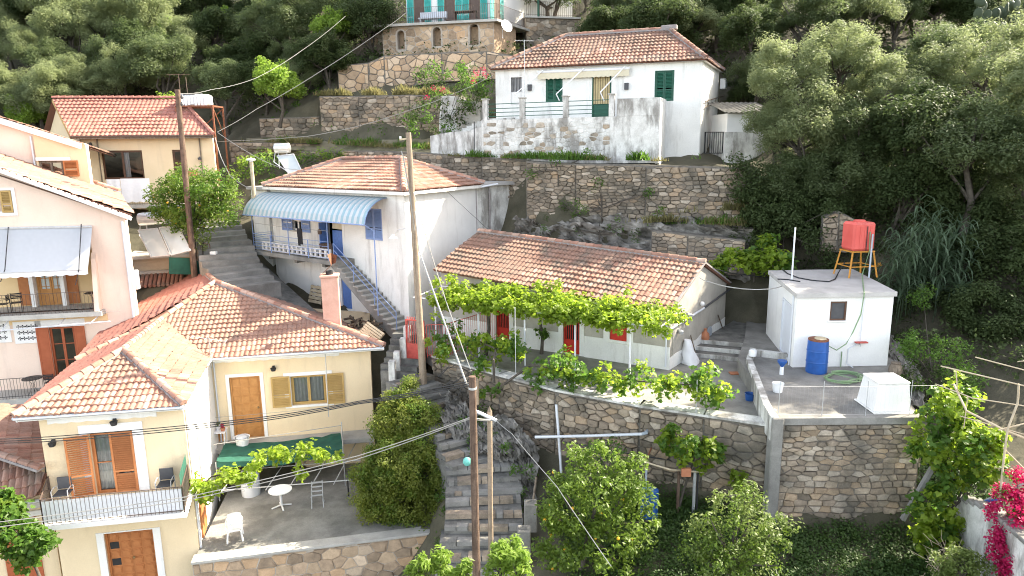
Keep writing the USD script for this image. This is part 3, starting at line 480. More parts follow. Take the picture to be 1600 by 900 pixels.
struct('hillside', (GP.reshape(-1, 3), np.vstack([np.stack([A0, A1, A1 + 1], 1), np.stack([A0, A1 + 1, A0 + 1], 1)])), 'forest_floor', smooth=True)
def sheet(pts, z0, z1=None, mb=None):   # a flat block: polygon of (x, y) from z0 up to z1
    g = Polygon([(p[0], p[1]) for p in pts]).buffer(0); return (mb or MB()).prism(g, V(0, 0, z1), V(1, 0, 0), V(0, 1, 0), V(0, 0, 1), z1 - z0)
# the house terrace and the raised platform
struct('terrace_floor', sheet([w + (0, .35, 0) for w in W1] + [V(9.2, 26.3, 0), V(10.6, 29, 0), V(12, 34, 0), V(5, 36, 0), V(-5, 36, 0), V(-4.4, 30.5, 0)], TER - 0.5, TER), 'concrete')
struct('platform_floor', sheet([PF0 + (0.1, .3, 0), PF1 + (0, .3, 0), V(13.3, 22.5, 0), V(14.9, 25, 0), V(16, 32, 0), V(11.9, 33.6, 0), V(10.2, 29.0, 0), V(9.0, 26.2, 0)], 1.0, PLAT), 'concrete')
PAT = [atz(300, 880, PATIO), atz(672, 833, PATIO)]
struct('patio_floor', sheet([PAT[0] + (0, .2, 0), PAT[1] + (0, .2, 0), PAT[1] + (0.1, 4.2, 0), V(-5.2, 29.0, 0), V(-12.2, 28, 0), V(-11.3, 22.4, 0)], PATIO - .4, PATIO), 'concrete')
def stair(label, pts, n, widths, mat='concrete', name='stair_path', lip=0.0):
    T = thing(name, None, None, pts[0], kind='structure'); pts = np.asarray(pts, float); L = np.concatenate([[0], np.cumsum(np.linalg.norm(np.diff(pts, axis=0), axis=1))])
    rng = np.random.default_rng(5); f = lambda s: np.array([np.interp(s, L, pts[:, k]) for k in range(3)])
    for i in range(n):
        a, b = f(L[-1] * i / n), f(L[-1] * (i + 1) / n); w = np.interp(i / n, np.linspace(0, 1, len(widths)), widths); d = nrm((b - a) * (1, 1, 0)); s = np.cross(d, Z3)
        z = b[2]; h = w / 2 * rng.uniform(.96, 1.04); p = [a - s * (h + rng.normal(0, .06)) - d * (.03 + rng.normal(0, .03)), a + s * (h + rng.normal(0, .06)) - d * (.03 + rng.normal(0, .03)), b + s * h + d * .25, b - s * h + d * .25]
        lo = [q * (1, 1, 0) + Z3 * (z - 1.7) for q in p]; k = rng.normal(0, .028, 4); hi = [q * (1, 1, 0) + Z3 * (z + kk) for q, kk in zip(p, k)]
        part(T, 'step', MB().box8([*lo, *hi]), mat)
        if lip:
            m = int(w / .55) + 1; q0, q1 = hi[0] - d * .03, hi[1] - d * .03; cut = np.concatenate([[0], np.sort(rng.uniform(.06, .94, m - 1)), [1]])
            for x0, x1 in zip(cut, cut[1:]):
                if x1 - x0 < .05: continue
                u, v = q0 + (q1 - q0) * (x0 + .006), q0 + (q1 - q0) * (x1 - .006); dd = d * rng.uniform(.24, .42); up = Z3 * rng.uniform(.004, .03); back = -d * rng.uniform(0, .05)
                part(T, 'edge_stone', MB().box8([u + back - Z3 * .15, v + back - Z3 * .15, v + dd - Z3 * .15, u + dd - Z3 * .15, u + back + up, v + back + up * .8, v + dd + Z3 * .004, u + dd + Z3 * .004]), ['concrete', 'stone_b', 'stone_a', 'concrete_dark'][rng.choice(4, p=[.5, .2, .15, .15])])
    return T
struct('stair_verge', MB().poly([at(386, 398, 39.6), at(432, 470, 34.6), at(520, 510, 33.4), at(470, 491, 36.2), at(438, 448, 37.6), at(396, 398, 40.3)][::-1]), 'concrete_dark')
C = [atz(752, 905, -1.15), atz(757, 800, -0.05), atz(752, 725, 0.62), atz(715, 672, 1.3), atz(672, 630, 2.0), atz(640, 590, 2.7)]
stair('central', C, 19, [3.0, 2.6, 2.6, 2.3, 2.0, 1.9], 'concrete_dark', lip=1)
stair('upper', [atz(622, 588, 2.5), atz(640, 520, 4.0)], 7, [1.7, 1.5], 'concrete_dark')
stair('left', [at(398, 452, 34.5), at(362, 415, 36.8), at(345, 372, 40), at(338, 346, 42.5)], 12, [2.6, 3.0, 3.0, 2.6], 'concrete')
# ---------------------------------------------------------------- the yellow house in front
def eave_trim(T, p, q, o, h=0.13, mat='white_paint', gutter='pvc_white', name='fascia'):
    part(T, name, MB().bar(p + o * -.06 - Z3 * .12, q + o * -.06 - Z3 * .12, 0.04, h), mat)
    if gutter:
        a, b = p + o * .03 - Z3 * .06, q + o * .03 - Z3 * .06; part(T, 'gutter', MB().tube([a, b], 0.055, 8), gutter, smooth=60)
def downpipe(T, pts, r=0.035, mat='pvc_white'): part(T, 'downpipe', MB().tube(pts, r, 7), mat, smooth=60)
ZE = 3.8
FLe, FRe, ME, WR, FL, BL = [atz(x, y, ZE) for x, y in ((22, 652), (287, 633), (328, 559), (600, 541), (120, 564), (205, 463))]
RB = atz(337, 442, 5.95); VA = raypl(253, 500, ME, np.cross(WR - ME, RB - ME)); ap = raypl(193, 548, FRe, np.cross(ME - FRe, VA - FRe))
nl = np.cross(FL - RB, BL - RB); RA = raypl(305, 412, RB, nl); BRr = WR + (RA - RB) * 1.0
YH = thing('yellow_house', 'yellow plastered house with stepped red tile roof, orange shutters and a front balcony', 'house', V(-11, 24, -2))
front = [FLe, FRe, ap]; rightf = [FRe, ME, VA, ap]; leftf = [FLe, ap, VA, FL]; mainf = [ME, WR, RB, VA]; mainl = [FL, RB, RA, BL]; mainr = [WR, BRr, RA, RB]
rf = roof_deck(YH, [front, rightf, leftf, mainf, mainl, mainr, [BRr, BL, RA]])
tiles(YH, rf, front, FLe, FRe, TA, 'tile_field', seed=1, budget=90, tw=.2); tiles(YH, rf, rightf, FRe, ME, TA, 'tile_field', seed=2, budget=70, tw=.2); tiles(YH, rf, leftf, FL, FLe, TR, 'tile_field_red', seed=3, budget=20, tw=.2)
tiles(YH, rf, mainf, ME, WR, TA, 'tile_field', seed=4, budget=110, tw=.2); tiles(YH, rf, mainl, BL, FL, TR, 'tile_field_red', seed=5, budget=10, tw=.2); tiles(YH, rf, mainr, WR, BRr, TA, 'tile_field', seed=6, budget=0, tw=.2)
for i, (p, q, m) in enumerate(((ap, FLe, True), (ap, FRe, True), (VA, ap, False), (RB, VA, False), (RB, WR, True), (RA, RB, True), (VA, FL, True), (RA, BL, True), (RA, BRr, False))): ridge_caps(rf, p + Z3 * .05, q + Z3 * .05, TA, r=.12, mortar=m, seed=i)
part(rf, 'valley', MB().bar(VA + Z3 * .02, ME + Z3 * .02, .16, .03), 'rust')
wm = Wall(FLe + (0, .3, 0), FRe + (0, .3, 0)); uL, uR = wm.hit(67, 700)[0], wm.hit(292, 690)[0]; wf = wm.sub(uL, uR)
bd = wf.rect(144, 674, 213, 771); gd = (wf.hit(163, 842)[0], wf.hit(240, 838)[0], -2.75, wf.hit(200, 829)[1])
part(YH, 'wall', wf.panel([(0, -4.6), (wf.L, -4.6), (wf.L, ZE - .05), (0, ZE - .05)], [bd, gd]), 'plaster_yellow')
wr_ = Wall(wf.P(wf.L, 0), wf.P(wf.L, 0) + (ME - FRe) * 1.06); part(YH, 'wall', wr_.panel([(.302, -4.6), (wr_.L, -4.6), (wr_.L, ZE - .05), (.302, ZE - .05)]), 'white_paint')
wl_ = Wall(V(*(FL + (0.5, 0, 0))), wf.P(0, 0)); part(YH, 'wall', wl_.panel([(0, -4.6), (wl_.L - .302, -4.6), (wl_.L - .302, ZE - .05), (0, ZE - .05)]), 'plaster_yellow')
ux = nrm((WR - ME) * (1, 1, 0)); uy = V(-ux[1], ux[0], 0)
ww = Wall(wr_.P(wr_.L, 0), WR + uy * .45 - ux * .25); u0 = 0; cut = lambda x, y: ww.hit(x, y)[0]
ed = ww.rect(362, 588, 410, 685); ew = ww.rect(455, 586, 510, 632)
uend = ww.hit(582, 620)[0]
part(YH, 'wall', ww.panel([(0, -3.2), (uend, -3.2), (uend, ZE - .05), (0, ZE - .05)], [ed, ew]), 'plaster_yellow')
FLOOR = ed[2]
we = Wall(ww.P(uend, 0), ww.P(uend, 0) + uy * 6.5); part(YH, 'wall', we.panel([(0.302, -3), (we.L, -3), (we.L, ZE - .05), (.302, ZE - .05)]), 'plaster_yellow')
wb = Wall(we.P(we.L, 0), BL + ux * .5); part(YH, 'wall', wb.panel([(0, -3), (wb.L, -3), (wb.L, ZE - .05), (0, ZE - .05)]), 'plaster_yellow')
wl2 = Wall(BL + ux * .5, FL + ux * .5); part(YH, 'wall', wl2.panel([(0, -4), (wl2.L, -4), (wl2.L, ZE - .05), (0, ZE - .05)]), 'plaster_yellow')
part(YH, 'soffit', MB().poly([p - Z3 * .14 for p in (FLe, FRe, ME, FL)]).poly([p - Z3 * .14 for p in (FL, ME, WR, BRr, BL)]), 'white_paint')
for p, q in ((FLe, FRe), (FRe, ME), (ME, WR), (FL, FLe), (BL, FL)):
    d = nrm((q - p) * (1, 1, 0)); eave_trim(YH, p, q, V(d[1], -d[0], 0))
# scalloped plaster frieze under the eaves
for w, (a, b) in ((wf, (wf.hit(75, 665)[0], wf.hit(245, 650)[0])), (ww, (ww.hit(333, 566)[0], ww.hit(530, 555)[0]))):
    k = int((b - a) / .06); u = np.linspace(a, b, k + 1); zz = ZE - .40 - 0.035 * np.abs(np.sin(u * 6.5)); part(YH, 'scalloped_band', w.panel([(a, ZE - .16), *zip(u, zz), (b, ZE - .16)], t=.02, out=.022), 'white_paint')
part(YH, 'door_surround', wf.panel([(gd[0] - .24, gd[2]), (gd[1] + .24, gd[2]), (gd[1] + .24, gd[3] + .02), (gd[0] - .24, gd[3] + .02)], [(gd[0], gd[1], -9, gd[3] - .02)], t=.035, out=.036), 'white_paint')
panel_door(YH, wf, gd, 'wood_orange', leaves=2, rows=6, cols=2, lights={(0, 4, 0), (0, 2, 0)}, name='door')
sr = wf.rect(129, 661, 229, 771); part(YH, 'door_surround', wf.panel([(sr[0], bd[2]), (sr[1], bd[2]), (sr[1], sr[3]), (sr[0], sr[3])], [(bd[0], bd[1], -9, bd[3])], t=.03, out=.031), 'white_paint')
casement(YH, wf, bd, 'wood_orange', leaves=2, bars=1, curtain=True, name='balcony_door')
part(YH, 'shutter', wf.shutter(bd[0] + .02, bd[0] + .73, bd[2] + .05, bd[3] - .02, .05, ang=math.radians(165), hinge=0), 'wood_orange'); mid = wf.hit(176, 720)[0]
part(YH, 'shutter', wf.shutter(mid, bd[1], bd[2] + .05, bd[3] - .02, .04), 'wood_orange')
part(YH, 'door_surround', ww.panel([(ed[0] - .14, ed[2]), (ed[1] + .14, ed[2]), (ed[1] + .14, ed[3] + .14), (ed[0] - .14, ed[3] + .14)], [(ed[0], ed[1], -9, ed[3])], t=.03, out=.031), 'white_paint')
panel_door(YH, ww, ed, 'wood_door', rows=7, cols=3, name='door')
part(YH, 'window_surround', ww.panel([(ew[0] - .28, ew[2] - .1), (ew[1] + .28, ew[2] - .1), (ew[1] + .28, ew[3] + .16), (ew[0] - .28, ew[3] + .16)], [ew], t=.03, out=.031), 'white_paint')
casement(YH, ww, ew, 'wood_ochre', leaves=2, curtain=True)
sw_ = ww.hit(425, 612)[0]; part(YH, 'shutter', ww.shutter(sw_, ew[0] - .02, ew[2] - .02, ew[3] + .02, .05), 'wood_ochre'); part(YH, 'shutter', ww.shutter(ew[1] + .02, ww.hit(538, 605)[0], ew[2] - .02, ew[3] + .02, .05), 'wood_ochre')
# lower storey of the wing behind the patio, with an opening and a low door
lo = ww.rect(330, 775, 362, 815); part(YH, 'lower_door', ww.slab(lo[0], lo[1], PATIO + .02, PATIO + 1.9, .0, .05), 'wood_door')
sd = Wall(wr_.P(0, 0), wr_.P(wr_.L, 0)); a = sd.hit(318, 820)[0]; part(YH, 'side_door', sd.slab(a - .45, a + .5, PATIO + .02, PATIO + 1.95, 0, .05), 'wood_orange')
# balcony of the front block
bz = bd[2] - .04; bp = [atz(63, 823, bz), atz(291, 801, bz)]; part(YH, 'balcony_slab', MB().box8([*(np.array([bp[0], bp[1], wf.P(wf.L + .05, bz, -.02), wf.P(-.05, bz, -.02)]) - Z3 * .17), bp[0], bp[1], wf.P(wf.L + .05, bz, -.02), wf.P(-.05, bz, -.02)]), 'white_paint')
rl = [wf.P(.05, bz, 0.05), bp[0] + (.08, .05, 0), bp[1] + (-.08, .05, 0), wf.P(wf.L - .05, bz, .05)]
railing(YH, rl, h=.9, gap=.125, mat='iron_brown', rails=(.06, .88))
part(YH, 'railing_cloth', MB().add([p + Z3 * h + V(0, .03, 0) for p, q in zip(rl[1:2], rl[2:3]) for h in (.07, .80)] + [rl[2] + Z3 * .07 + V(-.02, .03, 0), rl[2] + Z3 * .80 + V(-.02, .03, 0)], [[0, 2, 3, 1]]), 'cloth_white')
part(YH, 'privacy_net', MB().poly([rl[3] + Z3 * .05 + V(-.03, 0, 0), rl[2] + Z3 * .05 + V(-.03, 0, 0), rl[2] + Z3 * 1.3 + V(-.03, 0, 0), rl[3] + Z3 * 1.3 + V(-.03, 0, 0)]), 'tarp_green')
def wall_lamp(T, w, x, y, mat='iron_black'):
    u, z = w.hit(x, y, .1); mb = MB().box(w.P(u, z, .04), (.1, .08, .1), [w.a, w.n, Z3]); mb.lathe(w.P(u, z - .1, .14), [(0, .13), (.13, .08), (.09, -.05), (0, -.05)], 8); part(T, 'wall_lamp', mb, mat)
wall_lamp(YH, wf, 178, 657); wall_lamp(YH, ww, 427, 574); wall_lamp(YH, wf, 82, 690)
downpipe(YH, [ww.P(.12, ZE - .1, .06), ww.P(.12, PATIO, .06)]); downpipe(YH, [wr_.P(.12, ZE - .12, .05), wr_.P(.12, -3, .05)], .04)
downpipe(YH, [ww.P(ww.hit(510, 560)[0], ZE - .1, .3), ww.P(ww.hit(512, 600)[0], FLOOR + .9, .5)], .02, 'galvanised')
# chimney with bent rusty cowl
cb = raypl(519, 505, ME, np.cross(WR - ME, RB - ME)) + V(-.06, .30, 0); c2 = at(519, 432, cb[1]); ch = thing('chimney', 'pink plastered chimney with a bent rusty metal cowl, on the yellow house roof', 'chimney', V(cb[0], cb[1], 3.6))
ax = [ux, uy, Z3]; hz = c2[2]
part(ch, 'stack', MB().box((cb[0], cb[1], (4.0 + hz) / 2), (.74, .64, hz - 4.0), ax, .02), 'chimney_pink'); part(ch, 'cap', MB().box((cb[0], cb[1], hz + .05), (.84, .74, .10), ax, .02), 'chimney_pink')
o = V(cb[0], cb[1], hz + .1); part(ch, 'flue', MB().lathe(o, [(.16, 0), (.16, .16), (.13, .16), (.13, 0)], 14), 'iron_black')
pl = lambda s, z, d: o + ux * s + uy * d + Z3 * z
part(ch, 'cowl', MB().add([pl(-.30, .04, -.2), pl(-.30, .04, .22), pl(.12, .42, .22), pl(.12, .42, -.2), pl(.12, .92, .25), pl(-.02, .92, -.2), pl(.38, .82, .1), pl(.05, .45, .22), pl(.3, .5, 0)], [[0, 1, 2], [0, 2, 3], [3, 2, 4], [3, 4, 5], [2, 8, 6], [2, 6, 4], [7, 8, 6]]), 'rust')
# television aerial on the valley corner
def aerial(name, label, base, h, lean, elems, mat='galvanised', cat='aerial', length=1.3, d=None):
    T = thing(name, label, cat, base); base = V(*base); d = ux if d is None else nrm(d); s = np.cross(d, Z3); top = base + Z3 * h
    part(T, 'mast', MB().tube([base, top], .022, 6), mat); part(T, 'boom', MB().tube([top - d * length * .5 - Z3 * .05 + Z3 * lean * -.5, top + d * length * .5 - Z3 * .05 + Z3 * lean * .5], .014, 4), mat)
    for i in range(elems):
        t = -.5 + i / (elems - 1); c = top - Z3 * .05 + d * length * t + Z3 * lean * t; part(T, 'element', MB().tube([c - s * (.28 - .12 * t), c + s * (.28 - .12 * t)], .007, 4), mat)
    return T
aerial('tv_aerial', 'thin television aerial leaning over the valley of the yellow house roof', at(331, 575, 27.3), 1.3, .3, 6, d=-ux)
aerial('tv_aerial', 'white-house television aerial on a tall mast before its left shutters', at(820, 178, 41.0), 4.1, 0, 7, length=1.1)
# furniture of the balcony and patio
def rattan_chair(x, y, Y, rz, label):
    T = thing('balcony_chair', label, 'chair', at(x, y, Y)); o = ORIGIN[T]; c, s = math.cos(rz), math.sin(rz); ax = [V(c, s, 0), V(-s, c, 0), Z3]
    q = lambda a, b, z: o + ax[0] * a + ax[1] * b + Z3 * z
    part(T, 'seat', MB().box(q(0, 0, .44), (.46, .46, .05), ax, .01), 'plastic_grey'); part(T, 'backrest', MB().box(q(0, .22, .70), (.44, .04, .42), ax, .012), 'plastic_grey')
    for a in (-.22, .22): part(T, 'armrest', MB().tube([q(a, -.24, .0), q(a * 1.1, -.24, .62), q(a * 1.15, 0, .66), q(a * 1.05, .22, .62), q(a, .26, 0)], .018, 6), 'aluminium')
    return T
pz = wf.P(0, 0, .55)
for (x, y), l in zip(((103, 800), (262, 784)), ('dark woven balcony chair left of the open orange shutter', 'dark woven balcony chair in the sunlit right corner of the front balcony')):
    u = wf.hit(x, y, .45)[0]; p = wf.P(u, bz, .45); T = rattan_chair(x, y, p[1], math.atan2(ux[1], ux[0]), l)
    # seat it on the slab
    UsdGeom.Xform(stage.GetPrimAtPath(T)).GetOrderedXformOps()[0].Set(Gf.Vec3d(*map(float, p)))
def monobloc(p, rz, label, name='plastic_chair', mat='plastic_white', group=None):
    T = thing(name, label, 'chair', p, group); o = V(*p); c, s = math.cos(rz), math.sin(rz); ax = [V(c, s, 0), V(-s, c, 0), Z3]; q = lambda a, b, z: o + ax[0] * a + ax[1] * b + Z3 * z
    part(T, 'seat', MB().box(q(0, 0, .42), (.46, .46, .035), ax, .012), mat)
    mb = MB(); g = np.linspace(-1, 1, 7)
    v = [q(.25 * a, .23 + .05 * (1 - a * a), .43) for a in g] + [q(.24 * a, .33 + .05 * (1 - a * a), .80 + .04 * (1 - a * a)) for a in g]; v += [x + ax[1] * .03 for x in v]; k = 7
    mb.add(v, [[i, i + 1, k + i + 1, k + i] for i in range(6)] + [[2 * k + i, 3 * k + i, 3 * k + i + 1, 2 * k + i + 1] for i in range(6)] + [[k + i, k + i + 1, 3 * k + i + 1, 3 * k + i] for i in range(6)]); part(T, 'backrest', mb, mat)
    for a in (-1, 1):
        part(T, 'armrest', MB().tube([q(.25 * a, -.22, .44), q(.28 * a, -.2, .64), q(.28 * a, .05, .67), q(.25 * a, .30, .70)], [.024, .028, .028, .024], 6), mat)
        for b in (-.22, .24): part(T, 'leg', MB().bar(q(.22 * a, b * .9, .41), q(.26 * a, b * 1.15, 0), .05, .035), mat)
    return T
monobloc(atz(368, 842, PATIO), .35, 'white plastic armchair alone on the shaded patio')
# green tarpaulin canopy with vine poles over the patio
CZ = FLOOR + .10; cl = [atz(337, 722, CZ), atz(536, 700, CZ), atz(532, 676, CZ + .1), atz(352, 692, CZ + .1)]
T = thing('tarpaulin_canopy', 'dark green tarpaulin canopy stretched over the patio under the yellow house door', 'canopy', (cl[0] + cl[2]) / 2); k = 12; mb = MB(); rng = np.random.default_rng(3)
v = [cl[0] * (1 - s) * (1 - t) + cl[1] * s * (1 - t) + cl[2] * s * t + cl[3] * (1 - s) * t + Z3 * (rng.normal(0, .025) - .16 * math.sin(s * math.pi)) for t in np.linspace(0, 1, k + 1) for s in np.linspace(0, 1, k + 1)]
mb.add(v, [[i * (k + 1) + j, i * (k + 1) + j + 1, (i + 1) * (k + 1) + j + 1, (i + 1) * (k + 1) + j] for i in range(k) for j in range(k)]); v0 = [cl[0] * (1 - s) + cl[1] * s - Z3 * (.16 * math.sin(s * math.pi)) for s in np.linspace(0, 1, k + 1)]
mb.add(v0 + [p - Z3 * (.22 + rng.uniform(-.05, .12)) for p in v0], [[i, i + 1, k + 2 + i, k + 1 + i] for i in range(k)]); part(T, 'sheet', mb, 'tarp_green', smooth=True)
for i, p in enumerate((cl[0], cl[1])): part(T, 'post', MB().tube([p * (1, 1, 0) + Z3 * PATIO, p + Z3 * 1.15 * (i == 1)], .025, 6), 'galvanised')
part(T, 'rope_rail', MB().tube([cl[0] + Z3 * .75, cl[1] + Z3 * 1.0], .015, 4), 'wire_pale')
# concrete slab and clutter of the upper terrace behind the canopy
T = thing('upper_terrace_slab', 'thin concrete terrace slab in front of the brown panelled door', 'terrace', ww.P(0, FLOOR - .2)); part(T, 'slab', MB().box8([*(np.array([ww.P(.0, 0, .95), ww.P(uend, 0, .95), ww.P(uend, 0, 0.003), ww.P(0, 0, .003)]) + Z3 * (FLOOR - .22)), *(np.array([ww.P(.0, 0, .95), ww.P(uend, 0, .95), ww.P(uend, 0, .003), ww.P(0, 0, .003)]) + Z3 * (FLOOR - .02))]), 'concrete_pale')
for x in (.1, uend / 2, uend - .15): part(T, 'post', MB().box(ww.P(x, (PATIO + FLOOR - .22) / 2, .85), (.14, .14, FLOOR - .22 - PATIO), [ww.a, ww.n, Z3]), 'concrete_pale')
u = ww.hit(338, 665, .6)[0]; tp = ww.P(u, FLOOR, .6); T = thing('garden_table', 'small white table crowded with flower pots beside the brown door', 'table', tp)
part(T, 'tabletop', MB().box(tp + Z3 * .68, (.75, .6, .03), ax, .01), 'plastic_white')
for a in (-1, 1):
    for b in (-1, 1): part(T, 'leg', MB().bar(tp + ux * .3 * a + uy * .22 * b, tp + ux * .33 * a + uy * .24 * b + Z3 * .67, .04), 'plastic_white')
rng = np.random.default_rng(8)
for i, (a, b, l) in enumerate(((-.22, -.1, 'left flower pot on the white table by the brown door'), (.05, .1, 'middle flower pot on the white table by the brown door'), (.26, -.08, 'red-flowered pot at the right end of the white table'))):
    c = tp + ux * a + uy * b + Z3 * .695; P_ = thing('flower_pot', l, 'flower pot', c); part(P_, 'pot', MB().lathe(c, [(.0, 0), (.07, 0), (.10, .15), (.08, .15), (0, .13)], 10), ['terracotta', 'plastic_white', 'terracotta'][i])
    cc = c + Z3 * .24 + rng.normal(0, .05, (8, 3)); part(P_, 'plant', cloud(rng, cc, np.full(8, .07), 14, .06), ['leaf_citrus', 'leaf_pale', 'petal_magenta'][i])
wb2 = ww.hit(376, 668, .9)[0]; c = ww.P(wb2, FLOOR + .0, .85); T = thing('laundry_basket', 'white plastic tub on the terrace under the brown door', 'tub', c); part(T, 'tub', MB().lathe(c, [(0, 0.02), (.22, 0), (.30, .42), (.33, .44), (.28, .42), (.2, .04), (0, .04)], 16), 'plastic_white', smooth=60); part(T, 'laundry', MB().tm(trimesh.creation.icosphere(2, .24).apply_scale([1, 1, .5]).apply_translation(c + Z3 * .42)), 'cloth_grey', smooth=True)
for i, x in enumerate((319, 327)):
    u, z = ww.hit(x, 640, .35); p = ww.P(u, z, .35); single('black_sock', 'hanging black sock, ' + ('left' if i == 0 else 'right') + ' one of the pair in the yellow house corner', 'sock', MB().box(p, (.10, .03, .34), [ww.a, ww.n, Z3], .01).box(p + V(.05, 0, -.17), (.18, .03, .09), [ww.a, ww.n, Z3], .01), 'cloth_black')
wire('clothes_line', 'thin clothes line strung before the brown panelled door', [ww.P(-.2, FLOOR + 1.2, .35), ww.P(uend, FLOOR + 1.4, .35)], .008, sag=.06)
# dark things under the canopy: table with pedestal, ladder chair, barrel
c = atz(440, 792, PATIO); T = thing('pedestal_table', 'white pedestal table in the patio shade under the canopy', 'table', c); part(T, 'tabletop', MB().lathe(c + Z3 * .72, [(0, 0), (.45, 0), (.45, .03), (0, .03)], 20), 'plastic_white'); part(T, 'column', MB().tube([c + Z3 * .06, c + Z3 * .72], .05, 10), 'plastic_white')
for k in range(4): g = k * np.pi / 2 + .5; part(T, 'foot', MB().bar(c + Z3 * .1, c + V(math.cos(g) * .38, math.sin(g) * .38, .02), .06, .035), 'plastic_white')
c = atz(375, 795, PATIO) + V(0, 1.2, 0); single('water_drum', 'pale blue-white drum in the dark corner under the canopy', 'drum', MB().lathe(c, [(0, 0), (.36, 0), (.38, .3), (.36, .6), (.38, .9), (.3, 1.05), (0, 1.05)], 20), 'pvc_white', smooth=50)
T = thing('folding_chair', 'grey tubular folding chair standing at the patio table', 'chair', atz(497, 790, PATIO)); c = ORIGIN[T]
for a in (-.22, .22): part(T, 'leg', MB().tube([c + ux * a - uy * .2, c + ux * a * .9 + uy * .25 + Z3 * .95], .016, 5), 'galvanised'); part(T, 'leg', MB().tube([c + ux * a + uy * .3, c + ux * a - uy * .2 + Z3 * .5], .016, 5), 'galvanised')
for z in (.45, .6, .75, .9): part(T, 'slat', MB().box(c + Z3 * z + uy * (z * .45 - .2), (.44, .04, .05), ax), 'galvanised')
# patio parapet of stone
def lowwall():
    T = stone_wall('patio_wall', 'golden stone retaining wall along the front of the patio', [(PAT[0][0], PAT[0][1], -4.6, PATIO - .02), (PAT[1][0], PAT[1][1], -3.6, PATIO - .02)], t=.4, sw=.5, sh=.34, seed=40, mats=SG, field='stone_gold_field', mortar='mortar_pale', depth=.03, cap='concrete_pale'); return T
lowwall()
p = PAT[1]; stone_wall('patio_wall', 'rough concrete and stone end of the patio wall beside the stepped path', [(p[0] + .003, p[1] + .02, -3.6, PATIO + .05), (p[0] + .35, p[1] + 3.6, -1.4, PATIO + .3)], t=.4, sw=.4, sh=.25, seed=41, budget=60, mats=SG, field='stone_gold_field')
# pergola poles and the vine on the left of the patio
T = thing('patio_pergola', 'light grey pole pergola over the patio, carrying a young vine', 'pergola', atz(330, 800, PATIO)); PZ = FLOOR - .6
ga, gb = atz(300, 770, PZ - .3), atz(548, 750, PZ - .3); gc, gd_ = ww.P(.3, PZ + .15, .4), ww.P(uend - .2, PZ + .15, .4)
part(T, 'rail', MB().tube([ga, gb], .022, 6), 'aluminium'); part(T, 'rail', MB().tube([(ga + gc) / 2, (gb + gd_) / 2], .018, 6), 'aluminium'); part(T, 'rail', MB().tube([gc, gd_], .02, 6), 'aluminium')
for i in range(7):
    t = (i + .3) / 7; a, b = ga * (1 - t) + gb * t, gc * (1 - t) + gd_ * t; part(T, 'crossbar', MB().tube([a - (b - a) * .08, b], .02, 5), 'aluminium')
for t in (.02, .98): a = ga * (1 - t) + gb * t; part(T, 'post', MB().tube([a * (1, 1, 0) + Z3 * PATIO, a], .03, 6), 'iron_black')
rng = np.random.default_rng(12); V1 = thing('patio_vine', 'young lime-green vine climbing from the balcony corner over the patio poles', 'vine', atz(306, 880, -2.6))
st = atz(306, 885, -2.6); tp_ = at(298, 775, 21.9); part(V1, 'stem', MB().tube([st, st * .6 + tp_ * .4 + (.15, 0, 0), st * .2 + tp_ * .8 - (.08, 0, 0), tp_, at(330, 745, 22.5), at(420, 725, 23.5)], [.07, .06, .055, .04, .03, .015], 7), 'bark')
cc = np.array([at(x + rng.normal(0, 7), y + rng.normal(0, 7), Y + rng.uniform(-.5, .5)) for (x, y, Y, n) in ((308, 755, 22, 7), (330, 762, 22.2, 7), (345, 740, 22.4, 6), (372, 745, 22.6, 7), (395, 725, 23, 6), (390, 750, 22.6, 4), (420, 708, 24, 6), (440, 715, 23.6, 6), (465, 740, 23.2, 3), (470, 705, 24, 5), (495, 710, 24, 7), (520, 715, 24, 5), (318, 775, 22, 4)) for _ in range(n)])
part(V1, 'foliage', cloud(rng, cc, np.full(len(cc), .24), 22, .15, shape='vine', up=.8), 'leaf_vine')
# ---------------------------------------------------------------- grey cottage on the terrace
G0 = at(1045, 580, 26.6); G0[2] = TER; GL = at(690, 455, 32.5); ev = nrm(V(.60, .80, 0)); GW = 6.3; GB = G0 + ev * GW; GLB = GL + ev * GW
wg = Wall(GL, G0); wq = Wall(G0, GB); ZG = at(1056, 480, 26.4)[2]; ZR = at(1105, 410, 29.2)[2]; ZGl, ZRl = at(690, 417, 32.3)[2], at(752, 362, 35.0)[2]
GH = thing('grey_cottage', 'long grey rendered cottage with white plinth, red doors and a gabled tile roof', 'house', V(*((G0 + GB) / 2)[:2], TER))
D1, D2, GWn = wg.rect(775, 478, 796, 525), wg.rect(880, 500, 906, 553), wg.rect(953, 497, 980, 536)
D1 = (D1[0], D1[1], TER + .05, D1[3]); D2 = (D2[0], D2[1], TER + .05, D2[3])
part(GH, 'wall', wg.panel([(0, TER - .5), (wg.L, TER - .5), (wg.L, ZG - .1), (0, ZGl - .1)], [D1, D2, GWn]), 'render_gray')
part(GH, 'wall', wq.panel([(.302, TER - .5), (wq.L, TER - .5), (wq.L, ZG - .1), (wq.L / 2, ZR - .12), (.302, ZG + .02)]), 'render_gray')
wk = Wall(GLB, GL); part(GH, 'wall', wk.panel([(0, TER - .5), (wk.L - .302, TER - .5), (wk.L - .302, ZGl - .1), (wk.L / 2, ZRl - .12), (0, ZGl - .1)]), 'render_gray')
wkb = Wall(GB, GLB); part(GH, 'wall', wkb.panel([(.302, TER - .5), (wkb.L - .302, TER - .5), (wkb.L - .302, ZGl - .1), (.302, ZG - .1)]), 'render_gray')
